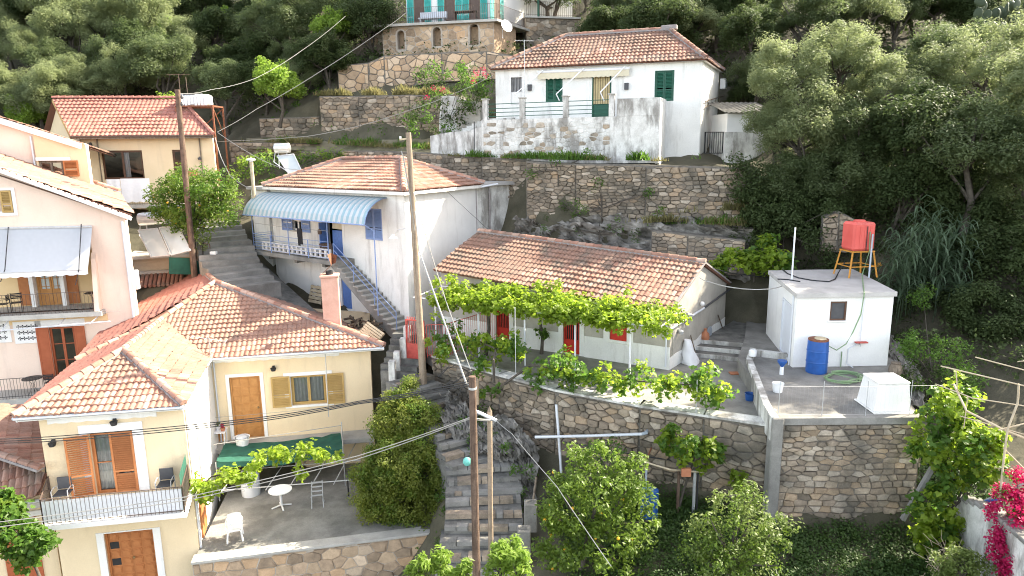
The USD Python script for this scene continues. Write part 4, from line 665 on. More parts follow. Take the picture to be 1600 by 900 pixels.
# white painted band along the foot, uneven at the gable
ph = wg.hit(1000, 545)[1] - .12
for a, b in ((0, D1[0] - .22), (D1[1] + .22, D2[0] - .22), (D2[1] + .22, wg.L + .02)): part(GH, 'plinth', wg.slab(a, b, TER, TER + .95, 0, .025), 'whitewash')
u = np.linspace(0, wq.L, 10); part(GH, 'plinth', wq.panel([(0, TER), (wq.L, TER), *[(a, TER + .50 + .22 * a / wq.L * 2 + .06 * math.sin(a * 4)) for a in u[::-1]]], t=.02, out=.022), 'whitewash')
for d in (D1, D2):
    part(GH, 'door_surround', wg.panel([(d[0] - .22, TER + .02), (d[1] + .22, TER + .02), (d[1] + .22, d[3] + .2), (d[0] - .22, d[3] + .2)], [(d[0], d[1], -9, d[3])], t=.04, out=.042), 'whitewash')
    z1, zm = d[3], TER + (d[3] - TER) * .42; dp = part(GH, 'door', wg.frame(d[0] + .003, d[1] - .003, d[2], d[3] - .003, .06, -.14, -.08), 'paint_red'); part(dp, 'lower_panel', wg.slab(d[0] + .06, d[1] - .06, d[2] + .06, zm, -.13, -.09), 'paint_red')
    for k in range(7): x = d[0] + .06 + (d[1] - d[0] - .12) * (k + .5) / 7; part(dp, 'bar', wg.slab(x - .016, x + .016, zm, d[3] - .06, -.12, -.095), 'paint_red')
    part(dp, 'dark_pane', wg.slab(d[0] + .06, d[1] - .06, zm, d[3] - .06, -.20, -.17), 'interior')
part(GH, 'window_surround', wg.panel([(GWn[0] - .28, GWn[2] - .28), (GWn[1] + .28, GWn[2] - .28), (GWn[1] + .28, GWn[3] + .12), (GWn[0] - .28, GWn[3] + .12)], [GWn], t=.04, out=.042), 'whitewash')
gm = (GWn[0] + GWn[1]) / 2; gs = part(GH, 'shutter', wg.slab(GWn[0] + .01, gm - .006, GWn[2] + .01, GWn[3] - .01, -.06, -.02), 'paint_red'); part(GH, 'shutter', wg.slab(gm + .006, GWn[1] - .01, GWn[2] + .01, GWn[3] - .01, -.06, -.02), 'paint_red')
part(GH, 'window_sill', wg.slab(GWn[0] - .1, GWn[1] + .1, GWn[2] - .06, GWn[2] - .002, -.05, .10), 'whitewash')
oh = .32; a_ = wg.a; n_ = wg.n
def gp(u, side, z): return wg.P(u, z) + (n_ * oh if side == 0 else ev * GW / 2 if side == 1 else ev * (GW + .25))
dz = (ZR - ZG) / (GW / 2) * oh
fl, fr, rl_, rr_, bl, br = gp(-.2, 0, ZGl - dz), gp(wg.L + .12, 0, ZG - dz), gp(-.2, 1, ZRl), gp(wg.L + .12, 1, ZR), gp(-.2, 2, ZGl - dz * .8), gp(wg.L + .12, 2, ZG - dz * .8)
grf = roof_deck(GH, [[fl, fr, rr_, rl_], [br, bl, rl_, rr_]])
tiles(GH, grf, [fl, fr, rr_, rl_], fl, fr, TO, 'tile_field_old', seed=11, budget=300, tw=.21, th=.36); tiles(GH, grf, [br, bl, rl_, rr_], br, bl, TO, 'tile_field_old', seed=12, budget=0)
ridge_caps(grf, rl_ + Z3 * .04, rr_ + Z3 * .04, TO, r=.12, seed=2, mortar=True)
for s in (0, 1):
    mb = MB()
    p, q = (fr, rr_) if s == 0 else (br, rr_); mb.bar(p + a_ * -.02 + Z3 * .02, q + a_ * -.02 + Z3 * .02, .10, .07); part(GH, 'verge', mb, 'ridge_mortar')
downpipe(GH, [wg.P(wg.L - .12, ZG - .05, .12), wg.P(wg.L - .12, TER + .15, .08)], .035)
part(GH, 'gutter', MB().tube([fr - n_ * .02 - Z3 * .05 - a_ * 2.2, fr - n_ * .02 - Z3 * .05], .05, 7), 'pvc_white', smooth=60)
gu = lambda x, y: wq.hit(x, y)
pp = [wq.P(*gu(1047, 513), .06), wq.P(*gu(1098, 481), .06), wq.P(*gu(1138, 452), .06)]; part(GH, 'pipe', MB().tube([pp[0] + n_ * .2, pp[0], pp[1]], .05, 8), 'pvc_white', smooth=60); part(GH, 'pipe', MB().tube(pp[1:], .045, 8), 'plastic_grey', smooth=60)
wall_lamp(GH, wq, 1077, 490, 'galvanised'); wall_lamp(GH, wq, 1063, 516, 'galvanised')
part(GH, 'light_globe', MB().tm(trimesh.creation.icosphere(2, .10).apply_translation(wq.P(*gu(1094, 474), .1))), 'plastic_white', smooth=True)
# leaning tools and odd things at the gable
u, z = gu(1097, 528); c = wq.P(u, z - .15, .14); single('clay_jug', 'orange clay jug hanging on the grey gable wall', 'jug', MB().lathe(c, [(0, 0), (.13, .02), (.19, .2), (.17, .38), (.07, .48), (.06, .58), (.08, .60), (0, .6)], 14), 'terracotta', smooth=60)
part(thing('round_tray', 'pale round tray leaning beside the orange clay jug', 'tray', wq.P(*gu(1105, 520), .06)), 'disc', MB().lathe(wq.P(gu(1105, 520)[0], gu(1105, 520)[1], .08), [(0, 0), (.30, 0), (.32, .03), (0, .03)], 20, [wq.a, Z3, wq.n]), 'pvc_grey')
for (x0, y0, x1, y1, l, m) in ((1062, 484, 1066, 508, 'short black stick hooked high on the grey gable wall', 'wood_old'), (1077, 524, 1081, 550, 'short wooden handle leaning on the gable next to the white sheet', 'wood_old'), (1120, 492, 1130, 530, 'long dark tool leaning at the back corner of the gable', 'pole_dark')):
    single('garden_tool', l, 'tool', MB().tube([wq.P(*gu(x0, y0), .06), wq.P(*gu(x1, y1), .16)], .025, 6), m)
rng = np.random.default_rng(4); b0 = wq.P(gu(1066, 570)[0], TER, .35); k = 10; v = []
for j in range(k):
    for i in range(12):
        g = 2 * np.pi * i / 12; r = .38 * (1 - j / k * .72) * (1 + .16 * math.sin(3 * g + j)); v.append(b0 + V(math.cos(g) * r, math.sin(g) * r, j * .11) + wq.n * -.02 * j)
single('white_sheet', 'crumpled white sheet draped against the foot of the grey gable', 'sheet', MB().add(v, [[j * 12 + i, j * 12 + (i + 1) % 12, (j + 1) * 12 + (i + 1) % 12, (j + 1) * 12 + i] for j in range(k - 1) for i in range(12)]).poly(v[-12:]), 'cloth_white', smooth=True)
# steps beside the gable, up to the back
stp = thing('white_edged_steps', None, None, G0, kind='structure')
sa, sb = wq.P(2.2, 0, .02), V(9.45, 27.6, 0); dirv = nrm(sb - sa)
for i in range(3):
    o = ev * (.55 * i); p0, p1 = sa + o, sa + o + dirv * 2.0; hz = TER + .17 * (i + 1); q = [p0, p1, p1 + ev * 5.5, p0 + ev * 5.5]
    part(stp, 'step', MB().box8([*[x * (1, 1, 0) + Z3 * (TER - .2) for x in q], *[x * (1, 1, 0) + Z3 * hz for x in q]]), 'concrete_dark'); part(stp, 'nosing', MB().box8([*[x * (1, 1, 0) - ev * .012 + Z3 * (hz - .16) for x in (p0, p1, p1 + ev * .1, p0 + ev * .1)], *[x * (1, 1, 0) - ev * .012 + Z3 * (hz + .004) for x in (p0, p1, p1 + ev * .1, p0 + ev * .1)]]), 'whitewash_old')
# dividing wall between terrace and platform
dw = [atz(1205, 654, PLAT + .02), atz(1192, 632, PLAT + .1), atz(1166, 562, PLAT + .15), atz(1172, 545, PLAT + .2)]
T = thing('low_white_wall', 'low whitewashed wall between the terrace and the raised platform', 'wall', dw[0])
for a, b in zip(dw, dw[1:]):
    w = Wall(b, a); part(T, 'wall', w.panel([(0, TER - .1), (w.L, TER - .1), (w.L, a[2] + .05), (0, b[2] + .05)], t=.22), 'whitewash_old')
ss = [atz(1172, 548, 4.0), atz(1236, 556, 4.0)]; wst = Wall(ss[0], ss[1]); part(T, 'wall', wst.panel([(0, PLAT - .1), (wst.L, PLAT - .1), (wst.L, 4.05), (0, 4.05)], t=.2), 'whitewash_old')
# terrace retaining wall in three faces
zb = [1.4, .9, .3, .35, .4, .4]
stone_wall('terrace_wall', 'big rough stone retaining wall under the cottage terrace, pale pipe on it', [(p[0], p[1], b, TER + .12) for p, b in zip(W1, zb)], t=.5, sw=.40, sh=.23, seed=50, budget=300, depth=.085, rubble=.06, cap='whitewash_old')
stone_wall('platform_wall', 'tall brown-grey stone retaining wall under the raised platform with the shed', [(PF0[0] + .15, PF0[1], -.2, PLAT - .16), (PF1[0], PF1[1], -.2, PLAT - .16)], t=.5, sw=.36, sh=.175, seed=60, budget=300, depth=.06)
w = Wall(PF0, PF1); TT = thing('platform_edge', 'weathered concrete edge and corner pillar of the raised platform', 'kerb', PF0)
part(TT, 'edge', w.slab(.2, w.L + .1, PLAT - .20, PLAT + .02, -.3, .05), 'concrete'); part(TT, 'pillar', MB().box(w.P(.02, 1.7, -.06), (.36, .42, 4.3), [w.a, w.n, Z3], .03), 'concrete')
wr3 = [(PF1[0] + .02, PF1[1], -.1, PLAT - .05), (13.35, 22.5, 1.2, PLAT - .05), (15, 25, 2, PLAT - .05)]; stone_wall('platform_wall', 'shaded stone side wall of the raised platform, right of its front', wr3, t=.4, sw=.4, sh=.25, seed=63, budget=90)
# pipes on the terrace wall
wp = Wall(W1[2], W1[3]); T = thing('drain_pipe', 'long pale plastic pipe running level along the terrace wall', 'pipe', at(836, 683, 23)); part(T, 'pipe', MB().tube([at(836, 683, 23.2), at(920, 681, 22.8), at(1006, 678, 22.1)], .055, 8), 'pvc_white', smooth=60); part(T, 'elbow', MB().tube([at(1004, 678, 22.1), at(1010, 676, 22.0), at(1014, 668, 22.35)], .06, 8), 'pvc_grey', smooth=60)
single('drain_pipe', 'pale plastic pipe standing upright against the terrace wall', 'pipe', MB().tube([at(869, 632, 23.5), at(873, 680, 23.35), at(877, 740, 23.2), at(878, 800, 23)], .05, 8), 'pvc_white', smooth=60)
single('black_hose', 'black hose drooping along the terrace wall towards the garden vine', 'hose', MB().tube([at(880, 690, 23), at(935, 700, 22.6), at(1000, 712, 22), at(1070, 722, 21.6), at(1135, 722, 21.2), at(1150, 735, 21.1), at(1160, 745, 21)], .022, 5), 'plastic_black')
single('black_hose', 'thick grey hose loop on the right part of the terrace wall', 'hose', MB().tube([at(1112, 722, 21.2), at(1128, 726, 21.1), at(1138, 722, 21.1), at(1148, 733, 20.9), at(1152, 742, 20.9)], .05, 7), 'plastic_grey', smooth=60)
# ---------------------------------------------------------------- white shed
S0, S1 = atz(1238, 574, PLAT), atz(1386, 571, PLAT); ws = Wall(S0, S1); ST = ws.hit(1310, 464)[1]; dpt = 5.0; sv = nrm(V(.16, .987, 0)); S2, S3 = S1 + sv * dpt, S0 + sv * dpt
SH = thing('white_shed', 'small white flat-roofed shed with one square window and a side door', 'shed', (S0 + S2) / 2 * (1, 1, 0) + Z3 * PLAT)
wn = ws.rect(1297, 471, 1323, 501); part(SH, 'wall', ws.panel([(0, PLAT - .3), (ws.L, PLAT - .3), (ws.L, ST), (0, ST)], [wn], t=.2), 'white_paint')
wsl = Wall(S3, S0); dr = (wsl.L - 2.2, wsl.L - .55, PLAT + .05, ST - .45); part(SH, 'wall', wsl.panel([(0, PLAT - .3), (wsl.L - .202, PLAT - .3), (wsl.L - .202, ST), (0, ST)], [dr], t=.2), 'white_paint')
wsr = Wall(S1, S2); part(SH, 'wall', wsr.panel([(.202, PLAT - .3), (wsr.L, PLAT - .3), (wsr.L, ST), (.202, ST)], t=.2), 'white_paint'); wsb = Wall(S2, S3); part(SH, 'wall', wsb.panel([(.202, PLAT - .3), (wsb.L - .202, PLAT - .3), (wsb.L - .202, ST), (.202, ST)], t=.2), 'white_paint')
pts = [S0 - ws.a * .07 + ws.n * .08, S1 + ws.a * .07 + ws.n * .08, S2 + ws.a * .07, S3 - ws.a * .07]; part(SH, 'roof', MB().box8([*[p * (1, 1, 0) + Z3 * ST for p in pts], *[p * (1, 1, 0) + Z3 * (ST + .17) for p in pts]]), 'roof_concrete')
f_ = part(SH, 'window', ws.frame(wn[0] + .003, wn[1] - .003, wn[2] + .003, wn[3] - .003, .06, -.09, -.03), 'paint_brown'); part(f_, 'pane', ws.slab(wn[0] + .06, wn[1] - .06, wn[2] + .06, wn[3] - .06, -.075, -.06), 'plastic_grey'); part(SH, 'window_sill', ws.slab(wn[0] - .06, wn[1] + .06, wn[2] - .04, wn[2] - .003, -.02, .05), 'white_paint')
part(SH, 'side_door', wsl.frame(dr[0] + .01, dr[1] - .01, dr[2], dr[3] - .01, .07, -.1, .02), 'pvc_white'); part(SH, 'door_leaf', wsl.slab(dr[0] + .08, dr[1] - .08, dr[2], dr[3] - .08, -.08, -.03), 'pvc_white'); downpipe(SH, [wsl.P(wsl.L - .3, ST, .06), wsl.P(wsl.L - .3, PLAT, .06)])
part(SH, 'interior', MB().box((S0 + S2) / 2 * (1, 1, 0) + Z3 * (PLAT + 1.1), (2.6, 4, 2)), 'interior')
u, z = ws.hit(1343, 534); part(SH, 'tap_shelf', ws.slab(u - .2, u + .25, z - .02, z + .02, 0, .16), 'gate_red'); part(SH, 'tap', MB().tube([ws.P(u - .05, z - .05, .03), ws.P(u - .05, z - .08, .16), ws.P(u - .05, z - .14, .16)], .025, 6), 'galvanised')
u2, z2 = ws.hit(1325, 545); part(SH, 'water_pipe', MB().tube([ws.P(u, z - .02, .03), ws.P(u2, z2, .03), ws.P(u2 - .02, PLAT + .12, .03), ws.P(u2 + .12, PLAT + .03, .25)], .02, 6), 'pvc_white'); part(SH, 'water_pipe', MB().tube([ws.P(u2 - .25, PLAT + .6, .04), ws.P(u2 - .25, PLAT, .05)], .018, 6), 'hose_green'); part(SH, 'water_pipe', MB().tube([ws.P(u2 + .45, ST, .025), ws.P(u2 + .42, z2 - .1 + .3, .025), ws.P(u2 + .1, z2 + .2, .025)], .012, 5), 'pvc_white')
RZ = ST + .17
# red tank on its stand
tb = [at(x, y, Y) for x, y, Y in ((0, 0, 1),)]; c = atz(1346, 434, RZ); c[1] += .55; c = V(c[0], c[1], RZ); TZ = at(1342, 391, c[1])[2]; TW = .98
T = thing('tank_stand', 'rusty yellow four-legged metal stand on the shed roof', 'stand', c); tx = nrm(V(1, .12, 0)); ty = V(-tx[1], tx[0], 0); tax = [tx, ty, Z3]; h = TZ - RZ
for i, (a, b) in enumerate(((-1, -1), (1, -1), (1, 1), (-1, 1))): part(T, 'leg', MB().bar(c + tx * a * .62 + ty * b * .55, c + tx * a * .46 + ty * b * .42 + Z3 * h, .06), 'paint_yellow')
for (a, b), (d, e) in (((-1, -1), (1, -1)), ((1, -1), (1, 1)), ((1, 1), (-1, 1)), ((-1, 1), (-1, -1))): part(T, 'top_rail', MB().bar(c + tx * a * .48 + ty * b * .44 + Z3 * h, c + tx * d * .48 + ty * e * .44 + Z3 * h, .07, .05), 'paint_yellow'); part(T, 'brace', MB().bar(c + tx * a * .56 + ty * b * .5 + Z3 * h * .42, c + tx * d * .56 + ty * e * .5 + Z3 * h * .42, .035), 'paint_yellow')
TH = (at(1342, 346, c[1])[2] - TZ) * .97; o = c + Z3 * (TZ - RZ + .03); T = thing('water_tank', 'red plastic cube water tank on the yellow stand over the shed', 'tank', o)
part(T, 'body', MB().box(o + Z3 * TH / 2, (TW, TW * .9, TH), tax, .09), 'tank_red', smooth=25); part(T, 'lid', MB().lathe(o + Z3 * TH, [(.24, -.02), (.24, .05), (.19, .08), (0, .08)], 20), 'tank_red', smooth=40)
for k in (-.2, .0, .25): part(T, 'rib', MB().box(o + tx * k + ty * -.445 + Z3 * TH / 2, (.05, .03, TH * .8), tax, .01), 'tank_red'); 
part(T, 'strap', MB().box(o + tx * .08 + ty * -.465 + Z3 * TH * .42, (.03, .012, TH * .9), tax), 'plastic_black')
single('white_post', 'thin pale post standing at the left edge of the shed roof', 'post', MB().tube([atz(1237, 437, RZ), atz(1237, 437, RZ) + Z3 * 2.15], .035, 7), 'pvc_white')
single('yellow_bracket', 'rusty yellow pipe post at the back right of the shed roof', 'post', MB().bar(atz(1372, 440, RZ - 1.2) + V(0, 2, .2), at(1374, 412, 31), .11).bar(at(1371, 416, 30.9), at(1378, 414, 30.9), .05), 'paint_yellow')
hp = [o + tx * .2 - ty * .46 + Z3 * .8, o + tx * .22 - ty * .5, atz(1347, 430, RZ + .1), ws.P(ws.hit(1345, 468)[0], ST + .16, .2), ws.P(ws.hit(1343, 490)[0], ws.hit(1343, 490)[1], .1), ws.P(*ws.hit(1330, 518), .12), ws.P(*ws.hit(1318, 535), .2), ws.P(*ws.hit(1300, 543), .35), atz(1290, 538, 4.8)]
single('garden_hose', 'pale green hose hanging from the red tank down the shed front', 'hose', MB().tube(hp, .022, 6), 'hose_green', smooth=60)
single('roof_cable', 'black cable lying in a loop over the shed roof', 'cable', MB().tube([atz(x, y, RZ + .03) for x, y in ((1222, 420), (1230, 427), (1248, 434), (1270, 438), (1295, 440), (1305, 436), (1309, 428))] + [c + Z3 * .6 + tx * -.5], .025, 5).tube([atz(1215, 436, RZ + .02), atz(1232, 437, RZ + .02), atz(1250, 440, RZ + .02)], .03, 5), 'plastic_black')
single('roof_pipe', 'white pipe dropping from the red tank to the shed eave', 'pipe', MB().tube([o - ty * .5 + tx * .3 + Z3 * .7, c - ty * .9 + tx * .02 + Z3 * .05], .035, 6), 'pvc_grey')
# blue drum, hose coil, white box, buckets on the platform
bc = atz(1275, 581, PLAT); T = thing('blue_drum', 'tall blue plastic drum with rusty lid before the white shed', 'drum', bc); part(T, 'body', MB().lathe(bc, [(0, 0), (.36, 0), (.375, .03), (.375, .38), (.39, .42), (.375, .46), (.375, .8), (.39, .84), (.375, .88), (.36, 1.22), (.33, 1.26), (0, 1.26)], 28), 'plastic_blue', smooth=35); part(T, 'lid', MB().lathe(bc + Z3 * 1.262, [(.36, -.03), (.36, .02), (.2, .03), (0, .03)], 20), 'rust'); part(T, 'lid_cloth', MB().lathe(bc + Z3 * 1.295 + V(.05, -.05, 0), [(.22, 0), (.2, .04), (0, .05)], 9), 'wood_pale')
hc = atz(1318, 592, PLAT + .02); rng = np.random.default_rng(2); P_ = []
for i in range(90): g = i * .45; r = .55 + .12 * math.sin(i * .9) + .05 * rng.normal(); P_.append(hc + V(math.cos(g) * r * 1.15, math.sin(g) * r, .02 + .0012 * i))
P_ += [hc + V(.8, -.6, .02), hc + V(1.3, -1.0, .02)]; single('coiled_hose', 'pale coiled garden hose lying on the platform beside the blue drum', 'hose', MB().tube(P_, .018, 5), 'hose_green', smooth=60)
xc = atz(1394, 645, PLAT + .01); T = thing('white_box', 'tapered white masonry box at the front right of the platform', 'box', xc); bx_ = lambda s, t, z: xc + V(s, t, z)
part(T, 'body', MB().box8([bx_(-.58, 0, 0), bx_(.58, 0, 0), bx_(.58, 1.1, 0), bx_(-.58, 1.1, 0), bx_(-.47, .08, .92), bx_(.50, .08, .92), bx_(.50, 1.0, .92), bx_(-.47, 1.0, .92)]), 'white_paint'); part(T, 'cover', MB().box(bx_(.015, .54, .95), (1.02, .98, .055), bev=.015), 'white_paint'); part(T, 'foot', MB().box(bx_(0, .5, .03), (1.28, 1.3, .05), bev=.015), 'whitewash')
def bucket(p, label, m, r=.14, h=.26, lid=None):
    T = thing('bucket', label, 'bucket', p); part(T, 'body', MB().lathe(p, [(0, .01), (r * .8, 0), (r, h), (r * 1.06, h), (r * 1.06, h + .015), (r * .95, h), (r * .78, .03), (0, .03)], 16), m, smooth=50); g = np.linspace(0, np.pi, 8); part(T, 'handle', MB().tube([p + V(math.cos(x) * r, -.03 - .1 * math.sin(x), h + .02 - .05 * math.sin(x)) for x in g], .007, 4), 'galvanised')
    if lid: part(T, 'lid', MB().lathe(p + Z3 * h, [(r * .9, 0), (r, .05), (0, .06)], 12), lid)
bucket(atz(1215, 612, PLAT), 'pale blue and white bucket on the platform by the low wall', 'plastic_white', .19, .3); bucket(atz(1171, 625, TER), 'blue bucket on the terrace floor at the foot of the low wall', 'plastic_blue', .17, .24)
p = atz(1221, 585, PLAT); T = thing('blue_funnel', 'bright blue plastic funnel on a white pot, left of the drum', 'funnel', p); part(T, 'pot', MB().lathe(p, [(0, 0), (.08, 0), (.07, .3), (0, .3)], 10), 'plastic_white'); part(T, 'cone', MB().lathe(p + Z3 * .3, [(.05, 0), (.17, .18), (.17, .24), (0, .24)], 14), 'plastic_blue')
single('clay_pot', 'upturned brown clay urn on rocks at the right of the shed', 'pot', MB().lathe(atz(1398, 588, PLAT), [(0, 0), (.15, 0), (.24, .2), (.22, .36), (.15, .48), (.18, .52), (0, .52)], 14), 'wood_old', smooth=50)
single('white_pot', 'small white pot on the whitewashed step wall', 'pot', MB().lathe(atz(1176, 556, 4.06), [(0, 0), (.14, 0), (.16, .2), (.1, .26), (0, .26)], 12), 'plastic_white', smooth=50)
single('red_rag', 'flat red tile lying on the terrace floor by the steps', 'tile', MB().box(atz(1147, 583, TER + .03), (.35, .3, .04)), 'terracotta')
single('leaning_pipe', 'short white pipe leaning at the terrace corner on the low wall', 'pipe', MB().tube([atz(1192, 663, TER + .1), at(1212, 640, 20.6)], .05, 7), 'pvc_white')
# wire fence along the platform edge
T = thing('wire_fence', 'sagging wire mesh fence on thin posts along the platform edge', 'fence', PF0); A, B = PF0 + (.1, .12, 0), PF1 + (1.0, .12, 0)
for i in range(5): p = A + (B - A) * i / 4; part(T, 'post', MB().tube([p, p + Z3 * 1.15], .011, 5), 'galvanised')
for z in (.1, 1.0): part(T, 'wire', MB().tube([A + Z3 * z, (A + B) / 2 + Z3 * (z - .04), B + Z3 * z], .003, 3), 'galvanised')
mb = MB()
for i in range(44): p = A + (B - A) * i / 43; mb.tube([p + Z3 * .1, p + Z3 * 1.0], .0012, 3)
part(T, 'mesh_wires', mb, 'galvanised', kind='stuff')
# ---------------------------------------------------------------- pergola and vines of the cottage
T = thing('terrace_pergola', 'white pipe pergola along the cottage front, under the big vine', 'pergola', wg.P(wg.L, TER, 2)); PO = 2.3; PH = TER + 2.35
ua, ub = .2, wg.L + .35
part(T, 'rail', MB().tube([wg.P(ua, PH, PO), wg.P(ub, PH, PO)], .03, 6), 'pvc_white'); part(T, 'rail', MB().tube([wg.P(ua, PH + .15, .25), wg.P(ub - .5, PH + .15, .25)], .025, 6), 'pvc_white')
for k in range(8): x = ua + (ub - ua) * k / 7; part(T, 'crossbar', MB().tube([wg.P(x, PH + .15, .2), wg.P(x, PH, PO + .1)], .02, 5), 'pvc_white')
for k in range(5): x = ua + (ub - ua) * (k + .5) / 5; part(T, 'post', MB().tube([wg.P(x, TER, PO), wg.P(x, PH, PO)], .04, 7), 'pvc_white')
rng = np.random.default_rng(21); VN = thing('grape_vine', 'bright green grape vine covering the pergola before the cottage roof', 'vine', wg.P(5, TER, 1.5)); cc = []
top = [(716, 450), (735, 452), (760, 455), (790, 460), (820, 462), (850, 462), (880, 468), (905, 474), (930, 478), (955, 482), (980, 486), (1000, 490), (1020, 494), (1040, 499)]
for (x, y) in top:
    u = wg.hit(x, y, 1.3)[0]
    thick = .35 + 1.3 * float(meshkit.noise(V(x * .021, 1.7, .3), 5)); 
    for _ in range(int((17 if x < 985 else (10 if x < 1015 else 6)) * thick)):
        cc.append(wg.P(u + rng.normal(0, .45), PH + .12 + rng.uniform(-.12, .34), rng.uniform(.25, 2.65)))
    for _ in range(7 if x < 985 else 3): cc.append(wg.P(u + rng.normal(0, .45), PH + .05 + rng.uniform(-.16, .12), rng.uniform(2.2, 2.7)))
for _ in range(40): u = rng.uniform(.5, wg.L * .9); cc.append(wg.P(u, PH + rng.uniform(.3, .95) * (.4 + 1.1 * float(meshkit.noise(V(u * .8, .4, .1), 9))), rng.uniform(.6, 2.2)))
cc = np.array(cc); part(VN, 'foliage', cloud(rng, cc, np.full(len(cc), .30), 34, .155, up=.8, shape='vine'), 'leaf_vine')
sb_ = wg.P(wg.hit(846, 545, .5)[0], TER, .5); part(VN, 'stem', MB().tube([sb_, sb_ + V(.05, 0, .7), sb_ + V(-.06, -.1, 1.5), sb_ + V(.05, -.4, 2.4), wg.P(5, PH + .1, 1.4), wg.P(8, PH + .1, 1.6)], [.085, .07, .06, .05, .035, .02], 7), 'bark')
part(VN, 'stem', MB().tube([wg.P(wg.hit(765, 560, 1.6)[0], TER, 1.9), wg.P(wg.hit(768, 520, 1.6)[0], TER + 1.2, 1.8), wg.P(wg.hit(764, 480, 1.6)[0], PH, 1.7)], [.09, .075, .06], 7), 'bark')
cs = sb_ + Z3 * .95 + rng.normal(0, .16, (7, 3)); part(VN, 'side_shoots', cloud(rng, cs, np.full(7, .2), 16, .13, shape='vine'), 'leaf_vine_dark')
# lower vine trailing on the parapet wires
V2 = thing('parapet_vine', 'long trailing vine on wires above the terrace parapet', 'vine', W1[2]); c1 = []; c2_ = []
lowp = [(690, 545, 27.6, 8), (715, 525, 28.2, 10), (740, 530, 27.6, 10), (765, 540, 27, 10), (790, 545, 26.6, 9), (815, 548, 26.2, 9), (795, 535, 27, 8), (840, 575, 24.8, 9), (865, 582, 24.2, 10), (890, 580, 23.9, 9), (915, 590, 23.6, 9), (940, 585, 23.2, 8), (960, 595, 22.9, 8), (985, 600, 22.6, 6), (1010, 590, 22.4, 5), (1035, 595, 22.2, 8), (1060, 600, 22.0, 9), (1085, 598, 21.8, 9), (1110, 605, 21.6, 9), (1135, 608, 21.4, 6), (885, 555, 24.4, 4), (760, 575, 26.2, 5), (768, 600, 25.8, 5), (1085, 575, 22.2, 3), (685, 530, 28, 3), (695, 510, 28.6, 2)]
for x, y, Y, n in lowp:
    for _ in range(n): (c1 if rng.random() < .55 else c2_).append(at(x + rng.normal(0, 10), y + rng.normal(0, 9), Y + rng.normal(0, .3)))
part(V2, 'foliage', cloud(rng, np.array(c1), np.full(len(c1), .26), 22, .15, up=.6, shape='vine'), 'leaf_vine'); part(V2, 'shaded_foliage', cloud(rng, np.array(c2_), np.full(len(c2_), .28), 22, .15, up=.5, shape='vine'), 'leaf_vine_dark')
q = atz(772, 598, TER); part(V2, 'stem', MB().tube([q, q + V(0, 0, .9), at(775, 545, 26.6), at(740, 530, 27.5)], [.06, .05, .04, .02], 6), 'bark'); q = atz(800, 600, TER); part(V2, 'stem', MB().tube([q - V(.3, 0, 0), q + V(.6, .2, .6), at(830, 570, 25), at(900, 582, 23.8), at(1000, 596, 22.5), at(1120, 604, 21.5)], [.05, .045, .035, .03, .025, .012], 6), 'bark')
for x, yb, yt, Y in ((806, 590, 480, 25.6), (898, 616, 590, 23.8), (1087, 650, 590, 21.7), (960, 620, 585, 23)): q = atz(x, yb + 3, TER); part(V2, 'support', MB().tube([q, V(q[0], q[1], at(x, yt, q[1])[2])], .02, 5), 'galvanised')
# white gate and red iron gate at the head of the stepped path
gz = 2.75; T = thing('red_iron_gate', 'faded red iron gate with barred top at the head of the steps', 'gate', at(650, 563, 28.6)); gw = Wall(at(636, 560, 28.9), at(694, 560, 28.2)); u0, u1, z0, z1 = gw.rect(636, 500, 664, 563)
part(T, 'lower_panel', gw.slab(0, u1, z0, z0 + .75, -.02, .02), 'gate_red'); part(T, 'frame', gw.frame(0, u1, z0, z1, .05, -.025, .025), 'gate_red')
for k in range(9): x = .05 + (u1 - .1) * (k + .5) / 9; part(T, 'bar', gw.slab(x - .012, x + .012, z0 + .75, z1 + .12, -.012, .012), 'gate_red')
T = thing('iron_fence', 'low faded red iron fence right of the gate, half hidden by vine', 'fence', gw.P(gw.L, z0)); railing(T, [gw.P(u1 + .1, z0 + .2), gw.P(gw.L + .1, z0 + .3), gw.P(gw.L + .1, z0 + .3) + ev * 4.2], h=1.3, gap=.14, mat='gate_red', rails=(.1, 1.45))
T = thing('step_pillar', 'whitewashed stepped wall dividing the two flights below the gate', 'wall', at(630, 575, 28))
for i, (x, y, Y, hh) in enumerate(((613, 580, 28.1, .45), (621, 566, 28.6, .5), (631, 552, 29.0, .9), (637, 540, 29.4, 1.3))): q = at(x, y, Y); part(T, 'block', MB().box(q, (.28, .35, hh + .5), bev=.02), 'whitewash_old')
# ---------------------------------------------------------------- white house with the striped awning
E0, EL, ER = at(631, 299, 32.6), at(410, 290, 40), at(756, 286, 39); ez = (E0[2] + EL[2] + ER[2]) / 3
for p in (E0, EL, ER): p[2] = ez
uu, vv = nrm(EL - E0), nrm(ER - E0); LU, LV = np.linalg.norm(EL - E0), np.linalg.norm(ER - E0); EB = EL + vv * LV; k = LV / 2 / LU
M0 = E0 + vv * LV / 2 + uu * LV * .46; M1 = E0 + vv * LV / 2 + uu * (LU - LV * .46); rz = at(612, 249, M0[1])[2]; M0[2] = M1[2] = rz
MH = thing('white_blue_house', 'white house with blue shutters, striped awning balcony and hipped tile roof', 'house', V(-9, 37, 3)); mrf = roof_deck(MH, [[EL, E0, M0, M1], [E0, ER, M0], [ER, EB, M1, M0], [EB, EL, M1]])
tiles(MH, mrf, [EL, E0, M0, M1], EL, E0, TA, 'tile_field', seed=21, budget=180, tw=.22, th=.40); tiles(MH, mrf, [E0, ER, M0], E0, ER, TA, 'tile_field', seed=22, budget=110, tw=.22, th=.40); tiles(MH, mrf, [EB, EL, M1], EB, EL, TA, 'tile_field', seed=23, budget=0, tw=.22, th=.40)
